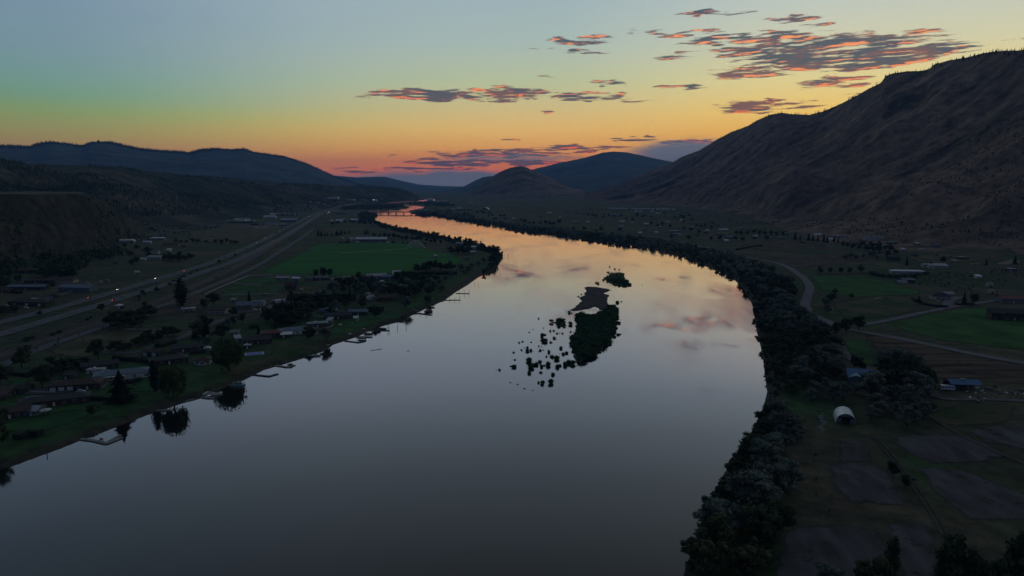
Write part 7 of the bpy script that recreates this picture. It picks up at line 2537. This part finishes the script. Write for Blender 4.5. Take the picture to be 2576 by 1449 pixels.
# shrubs along the railway
for i in range(38):
    t_ = random.random()
    P = [(60, 872), (150, 845), (300, 790), (400, 740), (500, 690), (600, 645), (700, 595), (760, 560)]
    s_ = t_ * (len(P) - 1)
    a = int(min(s_, len(P) - 2))
    u = P[a][0] + (P[a + 1][0] - P[a][0]) * (s_ - a)
    v = P[a][1] + (P[a + 1][1] - P[a][1]) * (s_ - a) - random.uniform(6, 16)
    plant_px('bush', u, v, random.uniform(2, 4), 'low scrub bush on the strip between the highway and the railway', cat='bush', group='scrub along the railway')

wx, wy = zone([(938, 556), (965, 566), (1040, 583), (1130, 601), (1230, 628), (1264, 640), (1262, 655), (1240, 676), (1215, 690), (1235, 660), (1235, 640), (1180, 620), (1100, 604), (1030, 589), (960, 575)], 5.5, 111, dens=.30)
tag(mass_mesh('undergrowth', wx, wy, rg.uniform(3.5, 10, len(wx)), LEAF['green'], 112), 'unbroken dark undergrowth along the left bank of the bend', 'undergrowth', kind='stuff')
wx, wy = zone([(30, 880), (330, 790), (620, 655), (760, 575), (790, 560), (770, 590), (640, 668), (340, 812), (60, 905)], 11, 113, dens=.55)
tag(mass_mesh('scrub', wx, wy, rg.uniform(1.2, 3.2, len(wx)), LEAF['olive'], 114), 'low scrub between railway and frontage road', 'scrub', kind='stuff')
# garden trees of the left neighbourhood, one by one
gx1, gy1 = zone(c3([(-560, 880), (-300, 700), (0, 560), (420, 500), (700, 400), (1000, 300), (1200, 220), (1560, 240), (1500, 420), (1150, 640), (800, 760), (560, 800), (300, 820), (100, 760), (-200, 1000), (-540, 1100)]), 20, 115, dens=.40)
GL = [((330, 850), 'above the dry field'), ((470, 830), 'near the tallest dark conifer'), ((560, 800), 'around the cream-walled house'), ((650, 800), 'below the parked semi trailer'), ((700, 835), 'behind the reddish roof'), ((820, 800), 'around the white motor coach'), ((900, 740), 'in the middle farm lots'), ((830, 745), 'along the dark hedge row'), ((960, 720), 'behind the brown gabled house'), ((250, 900), 'around the dark gabled house'), ((430, 880), 'around the dark bungalows')]
GLW = [(at(*p)[:2], t_) for p, t_ in GL]
for x, y in zip(gx1, gy1):
    if river_sd(x, y) < 22:
        continue
    pu_, pv_ = proj(x, y, 3)
    if any(abs(pu_ - q[0]) < q[2] * .5 + 7 and -6 < pv_ - q[1] < 30 for q in BUILD):
        continue
    w_ = min(GLW, key=lambda q: (q[0][0] - x) ** 2 + (q[0][1] - y) ** 2)[1]
    kk = rg.choice(['broad', 'broad', 'broad2', 'conifer', 'bush', 'silver'])
    lb_ = {'broad': 'dark round garden tree ', 'broad2': 'olive garden tree ', 'conifer': 'garden conifer ', 'bush': 'large dark garden bush ', 'silver': 'grey-green garden tree '}[kk] + w_
    plant(kk, x, y, rg.uniform(6, 15) * (.45 if kk == 'bush' else 1), lb_, group=lb_, wide=rg.uniform(1, 1.3), name='garden_tree')

# island willows
ISB = c5([(942, 560), (655, 615), (850, 548), (700, 705), (690, 782), (710, 835), (800, 803), (770, 843), (585, 840), (500, 835), (545, 890), (545, 925), (580, 920), (487, 910), (655, 877), (673, 918), (748, 935), (780, 980), (728, 978),
          (415, 938), (428, 1008), (420, 1078), (285, 1105), (560, 1020), (590, 1078), (640, 1055), (665, 1025), (680, 1075), (675, 1130), (570, 1135), (740, 1060), (825, 1000), (835, 1080), (790, 1150), (690, 1235), (770, 1228), (940, 1040), (890, 955), (920, 945), (870, 900),
          (885, 760), (830, 758), (800, 733), (765, 735), (960, 742), (950, 670), (1400, 465), (1445, 455), (1425, 660), (1330, 123), (1380, 145), (1420, 150), (1220, 282), (1200, 275), (1060, 385), (1035, 405), (1675, 395), (600, 720), (565, 745), (470, 845), (980, 1050), (910, 1060), (1410, 770), (1405, 540), (1320, 180), (1270, 250)])
ISH = [3.4, 2, 1, 1.4, 4, 4, 2.6, 2, 1.6, 1.8, 2, 3.2, 2.6, 1.5, 1.6, 2.2, 3, 2.6, 2, 1.8, 1.8, 3, 2, 4.2, 4.2, 3, 2.2, 3, 2, 3, 4, 4, 3.4, 2.6, 3, 4, 4, 2.6, 2.6, 3, 2, 2, 2, 2.4, 2, 4, 3.6, 2, 3, 2.4, 2.6, 2.2, 3.4, 3, 2, 2, 1.2, 1.2, 1.4, 1.8, 4, 4, 2.4, 3, 3, 3]
ILM = [(c5([q])[0], t_) for q, t_ in [((680, 600), 'upstream left of the wooded islet'), ((700, 790), 'below the wooded islet'), ((800, 750), 'between the wooded islet and the large island'), ((500, 830), 'at the outer left of the shallows'), ((560, 900), 'in the left middle of the shallows'), ((720, 930), 'in the centre of the shallows'),
      ((420, 1040), 'far out at the lower left'), ((580, 1050), 'in the dense lower left cluster'), ((750, 1080), 'in the lower centre of the shallows'), ((730, 1220), 'at the lowest tip of the shallows'), ((880, 950), 'close along the left edge of the large island'), ((930, 1040), 'at the lower left foot of the large island'),
      ((950, 600), 'in the gap beside the gravel bar'), ((1420, 460), 'off the right side of the gravel bar'), ((1420, 700), 'off the right side of the large island'), ((1360, 140), 'above the far islet'), ((1210, 280), 'between the far islet and the gravel bar'), ((1050, 390), 'on the left edge of the gravel bar'), ((1670, 395), 'alone far right in open water')]]
ILW = [(flat(*p), t_) for p, t_ in ILM]


def isl_label(x, y, h):
    t_ = min(ILW, key=lambda q: (q[0][0] - x) ** 2 + (q[0][1] - y) ** 2)[1]
    return ('small' if h < 2.4 else ('larger' if h > 3.2 else 'middle-sized')) + ' willow bush ' + t_


for (u, v), h in zip(ISB, ISH):
    x, y = flat(u, v)
    plant('isle', x, y, h * .95, isl_label(x, y, h), cat='bush', group='willow bushes in the shallows', wide=random.uniform(.62, 1.05), z=-.55)
    for q in range(random.choice([0, 1, 2]) if h > 1.5 else 0):
        a_ = random.uniform(0, 6.28)
        h2 = h * random.uniform(.3, .6)
        plant('isle', x + math.cos(a_) * h * random.uniform(.7, 1.6), y + math.sin(a_) * h * random.uniform(.8, 2.6), h2, isl_label(x, y, h2), cat='bush', group='willow bushes in the shallows', wide=random.uniform(.6, 1.3), z=-.35)
def island_part(x, y):
    A = ISLW[2]
    ty = (y - A[:, 1].min()) / np.ptp(A[:, 1])
    n_ = np.interp(y, [A[:, 1].min(), A[:, 1].max()], [A[:, 0].min() + 6, A[:, 0].max() - 6])
    lr = 'left side' if x < A[:, 0].mean() - 4 else ('right side' if x > A[:, 0].mean() + 8 else 'middle')
    return ('near end' if ty < .22 else 'lower part' if ty < .45 else 'upper part' if ty < .72 else 'far end by the gravel bar') + ', ' + lr


# islands' cover, tree by tree
icnt = 0
for k, sp, hh, lb in ((2, 5.2, (4.0, 7.5), 'willow on the large wooded island in midstream'), (3, 4.6, (3, 5), 'willow on the small wooded islet left of the large island'), (0, 4.8, (2.6, 4.2), 'low shrub covering the farthest, isolated green islet')):
    A = ISLW[k]
    rgi = np.random.default_rng(60 + k)
    gx0, gy0 = np.meshgrid(np.arange(A[:, 0].min(), A[:, 0].max(), sp), np.arange(A[:, 1].min(), A[:, 1].max(), sp * 1.3))
    gx0 = gx0.ravel() + rgi.uniform(-.45, .45, gx0.size) * sp
    gy0 = gy0.ravel() + rgi.uniform(-.45, .45, gy0.size) * sp
    d, ins = seg_dist(gx0, gy0, A)
    gx0, gy0, d = gx0[ins], gy0[ins], d[ins]
    print('island', k, len(gx0))
    far_ = np.argsort(np.hypot(gx0, gy0))
    nmax = 230 if k == 2 else 35
    rest_ = []
    for q in far_:
        h = rgi.uniform(*hh) * (.62 if d[q] < 4 else 1)
        if icnt < 290 and nmax > 0:
            nmax -= 1
            icnt += 1
            plant('isle', gx0[q], gy0[q], h, lb if k != 2 else lb + ', ' + island_part(gx0[q], gy0[q]), cat='bush' if k == 0 else 'tree', group='cover of islet ' + ('far', 'gravel', 'large', 'small')[k], wide=rgi.uniform(1.0, 1.4), z=.3, name='willow_shrub')
        else:
            rest_.append((gx0[q], gy0[q], h))
    if rest_:
        q = np.array(rest_)
        o = mass_mesh('island_shrubs', q[:, 0], q[:, 1], q[:, 2], LEAF['isle'], 70 + k, z=np.full(len(q), .3))
        tag(o, 'dense willow scrub filling ' + ('the far islet', '', 'the upstream half of the large island', 'the small islet')[k], 'scrub', kind='stuff')

# conifers on the skyline of the right-hand mountain
rgs = np.random.default_rng(12)
CL = [(1700, 1990, 46), (1990, 2160, 46), (2180, 2240, 12), (2240, 2340, 26), (2340, 2480, 34), (2450, 2576, 40)]
for a, b_, n in CL:
    for i in range(n):
        u = rgs.uniform(a, b_)
        d = raydir(u, 300)
        azd = math.degrees(math.atan2(d[0], d[1]))
        rr = float(np.interp(azd, MASS_A.ra, MASS_A.rr)) * rgs.uniform(.985, 1.004)
        # a point of the ridge at that azimuth
        x, y = rr * math.sin(R(azd)), rr * math.cos(R(azd))
        plant('conifer', x, y, rgs.uniform(6, 15) * (1.25 if rr > 4000 else 1), 'small dark conifer on the skyline of the right-hand mountain', group='skyline conifers of the mountain', wide=rgs.uniform(.7, 1.0), z=float(MASS_A.z(x, y)) - .5)

# scrub and woods on the slopes, as masses


def slope_scatter(name, M, n, t0, t1, h, m, seed, kind, label, dens=.5, nscale=260, a0=None, a1=None, wide=1.0, sink=.1):
    rgq = np.random.default_rng(seed)
    az_ = rgq.uniform(a0 if a0 is not None else -38, a1 if a1 is not None else 38, n)
    t_ = rgq.uniform(t0, t1, n)
    rr = np.interp(az_, M.ra, M.rr)
    fr = np.minimum(np.interp(az_, M.fa, M.fr), rr * .93)
    r_ = fr + t_ * (rr - fr)
    x, y = r_ * np.sin(np.radians(az_)), r_ * np.cos(np.radians(az_))
    k = (fbm(x / nscale, y / nscale, 4, seed) > dens) & (az_ > M.a0) & (az_ < M.a1)
    x, y = x[k], y[k]
    hh = h[0] + (h[1] - h[0]) * rgq.random(len(x)) ** 1.6
    z = M.z(x, y)
    o = mass_mesh(name, x, y, hh, m, seed, kind, wide, z, sink)
    if o:
        tag(o, label, name, kind='stuff')
    print(name, len(x))


slope_scatter('woods', MASS_C, 11000, .12, 1.02, (5, 11), LEAF['green'], 81, 'conifer', 'dark conifer woods covering the left foothills', dens=.49, nscale=260, a0=-38, a1=-8)
slope_scatter('woods', MASS_D, 3500, .93, 1.0, (14, 26), LEAF['conifer'], 82, 'conifer', 'conifer fringe along the crest of the left blue mountain', dens=.2, a0=-38, a1=-10)
slope_scatter('scrub', MASS_A, 5200, .02, 1.0, (2.5, 6), LEAF['green'], 83, 'conifer', 'scattered dark scrub on the right-hand mountain', dens=.53, nscale=240, a0=8, a1=38, wide=2.2)
slope_scatter('scrub', MASS_B, 700, .0, 1.0, (3, 8), LEAF['green'], 84, 'broad', 'dark scrub on the flanks of the left bluff', dens=.5, nscale=90, a0=-40, a1=-26, wide=1.2)
# woods of the left valley floor and the far valley floor
wx, wy = zone([(-60, 720), (-60, 640), (60, 648), (200, 640), (300, 625), (330, 640), (230, 660), (200, 690), (60, 676), (0, 690)], 13, 90, dens=.42)
tag(mass_mesh('woods', wx, wy, rg.uniform(6, 13, len(wx)), LEAF['green'], 91), 'dark woods at the foot of the left bluff', 'woods', kind='stuff')
wx, wy = zone([(60, 648), (200, 640), (330, 612), (430, 590), (560, 572), (500, 566), (380, 585), (250, 600)], 16, 92, dens=.5)
tag(mass_mesh('scrub', wx, wy, rg.uniform(3, 8, len(wx)), LEAF['green'], 93), 'scattered dark scrub on the left terrace', 'scrub', kind='stuff')
wx, wy = zone([(855, 529), (925, 528), (975, 526.5), (1028, 522), (1000, 517), (950, 516), (900, 518), (860, 523)], 24, 94)
tag(mass_mesh('woods', wx, wy, rg.uniform(9, 16, len(wx)), LEAF['green'], 95), 'dark riverside woods on the left tongue beyond the bridge', 'woods', kind='stuff')
wx, wy = zone([(1026, 513.5), (1060, 517.3), (1100, 520), (1150, 519), (1130, 512), (1070, 508), (1030, 511.5)], 26, 96, dens=.4)
tag(mass_mesh('woods', wx, wy, rg.uniform(9, 16, len(wx)), LEAF['green'], 97), 'dark riverside woods on the right tongue beyond the bridge', 'woods', kind='stuff')
wx, wy = zone([(930, 535), (950, 543), (941, 555), (935, 562), (905, 560), (900, 545), (905, 537)], 17, 98, dens=.3)
tag(mass_mesh('woods', wx, wy, rg.uniform(8, 13, len(wx)), LEAF['green'], 99), 'dark woods at the left end of the bridge', 'woods', kind='stuff')
wx, wy = zone([(1045, 529), (1110, 527), (1200, 530), (1260, 540), (1200, 549), (1100, 537)], 24, 100, dens=.46)
tag(mass_mesh('scrub', wx, wy, rg.uniform(6, 12, len(wx)), LEAF['green'], 101), 'loose trees and scrub at the right end of the bridge', 'scrub', kind='stuff')
wx, wy = zone([(640, 530), (800, 512), (960, 500), (1060, 500), (1000, 507), (900, 512), (830, 520), (760, 535), (700, 534)], 42, 102, dens=.45)
tag(mass_mesh('woods', wx, wy, rg.uniform(9, 16, len(wx)), LEAF['green'], 103), 'far valley woods between the distant town buildings', 'woods', kind='stuff')
wx, wy = zone([(1390, 530), (1560, 520), (1760, 530), (1960, 560), (2050, 590), (2300, 610), (2576, 640), (2576, 700), (2330, 640), (2100, 610), (1800, 585), (1560, 556)], 22, 104, dens=.56)
tag(mass_mesh('scrub', wx, wy, rg.uniform(2, 6, len(wx)), LEAF['green'], 105), 'scattered scrub on the right valley terraces', 'scrub', kind='stuff')
wx, wy = zone([(2330, 690), (2576, 670), (2640, 760), (2500, 750), (2400, 730), (2300, 715)], 9, 106, dens=.42)
tag(mass_mesh('scrub', wx, wy, rg.uniform(1.5, 3.5, len(wx)), LEAF['green'], 107), 'rough brush on the slope beside the pale tent-shaped shed', 'scrub', kind='stuff')
wx, wy = zone([(1920, 1060), (2040, 1080), (2050, 1170), (2000, 1260), (1985, 1449), (2040, 1449), (2100, 1300), (2070, 1200), (2060, 1090)], 8, 108, dens=.5)
tag(mass_mesh('scrub', wx, wy, rg.uniform(1, 2.6, len(wx)), LEAF['olive'], 109), 'low rough growth between the near bank trees and the tilled plots', 'scrub', kind='stuff')
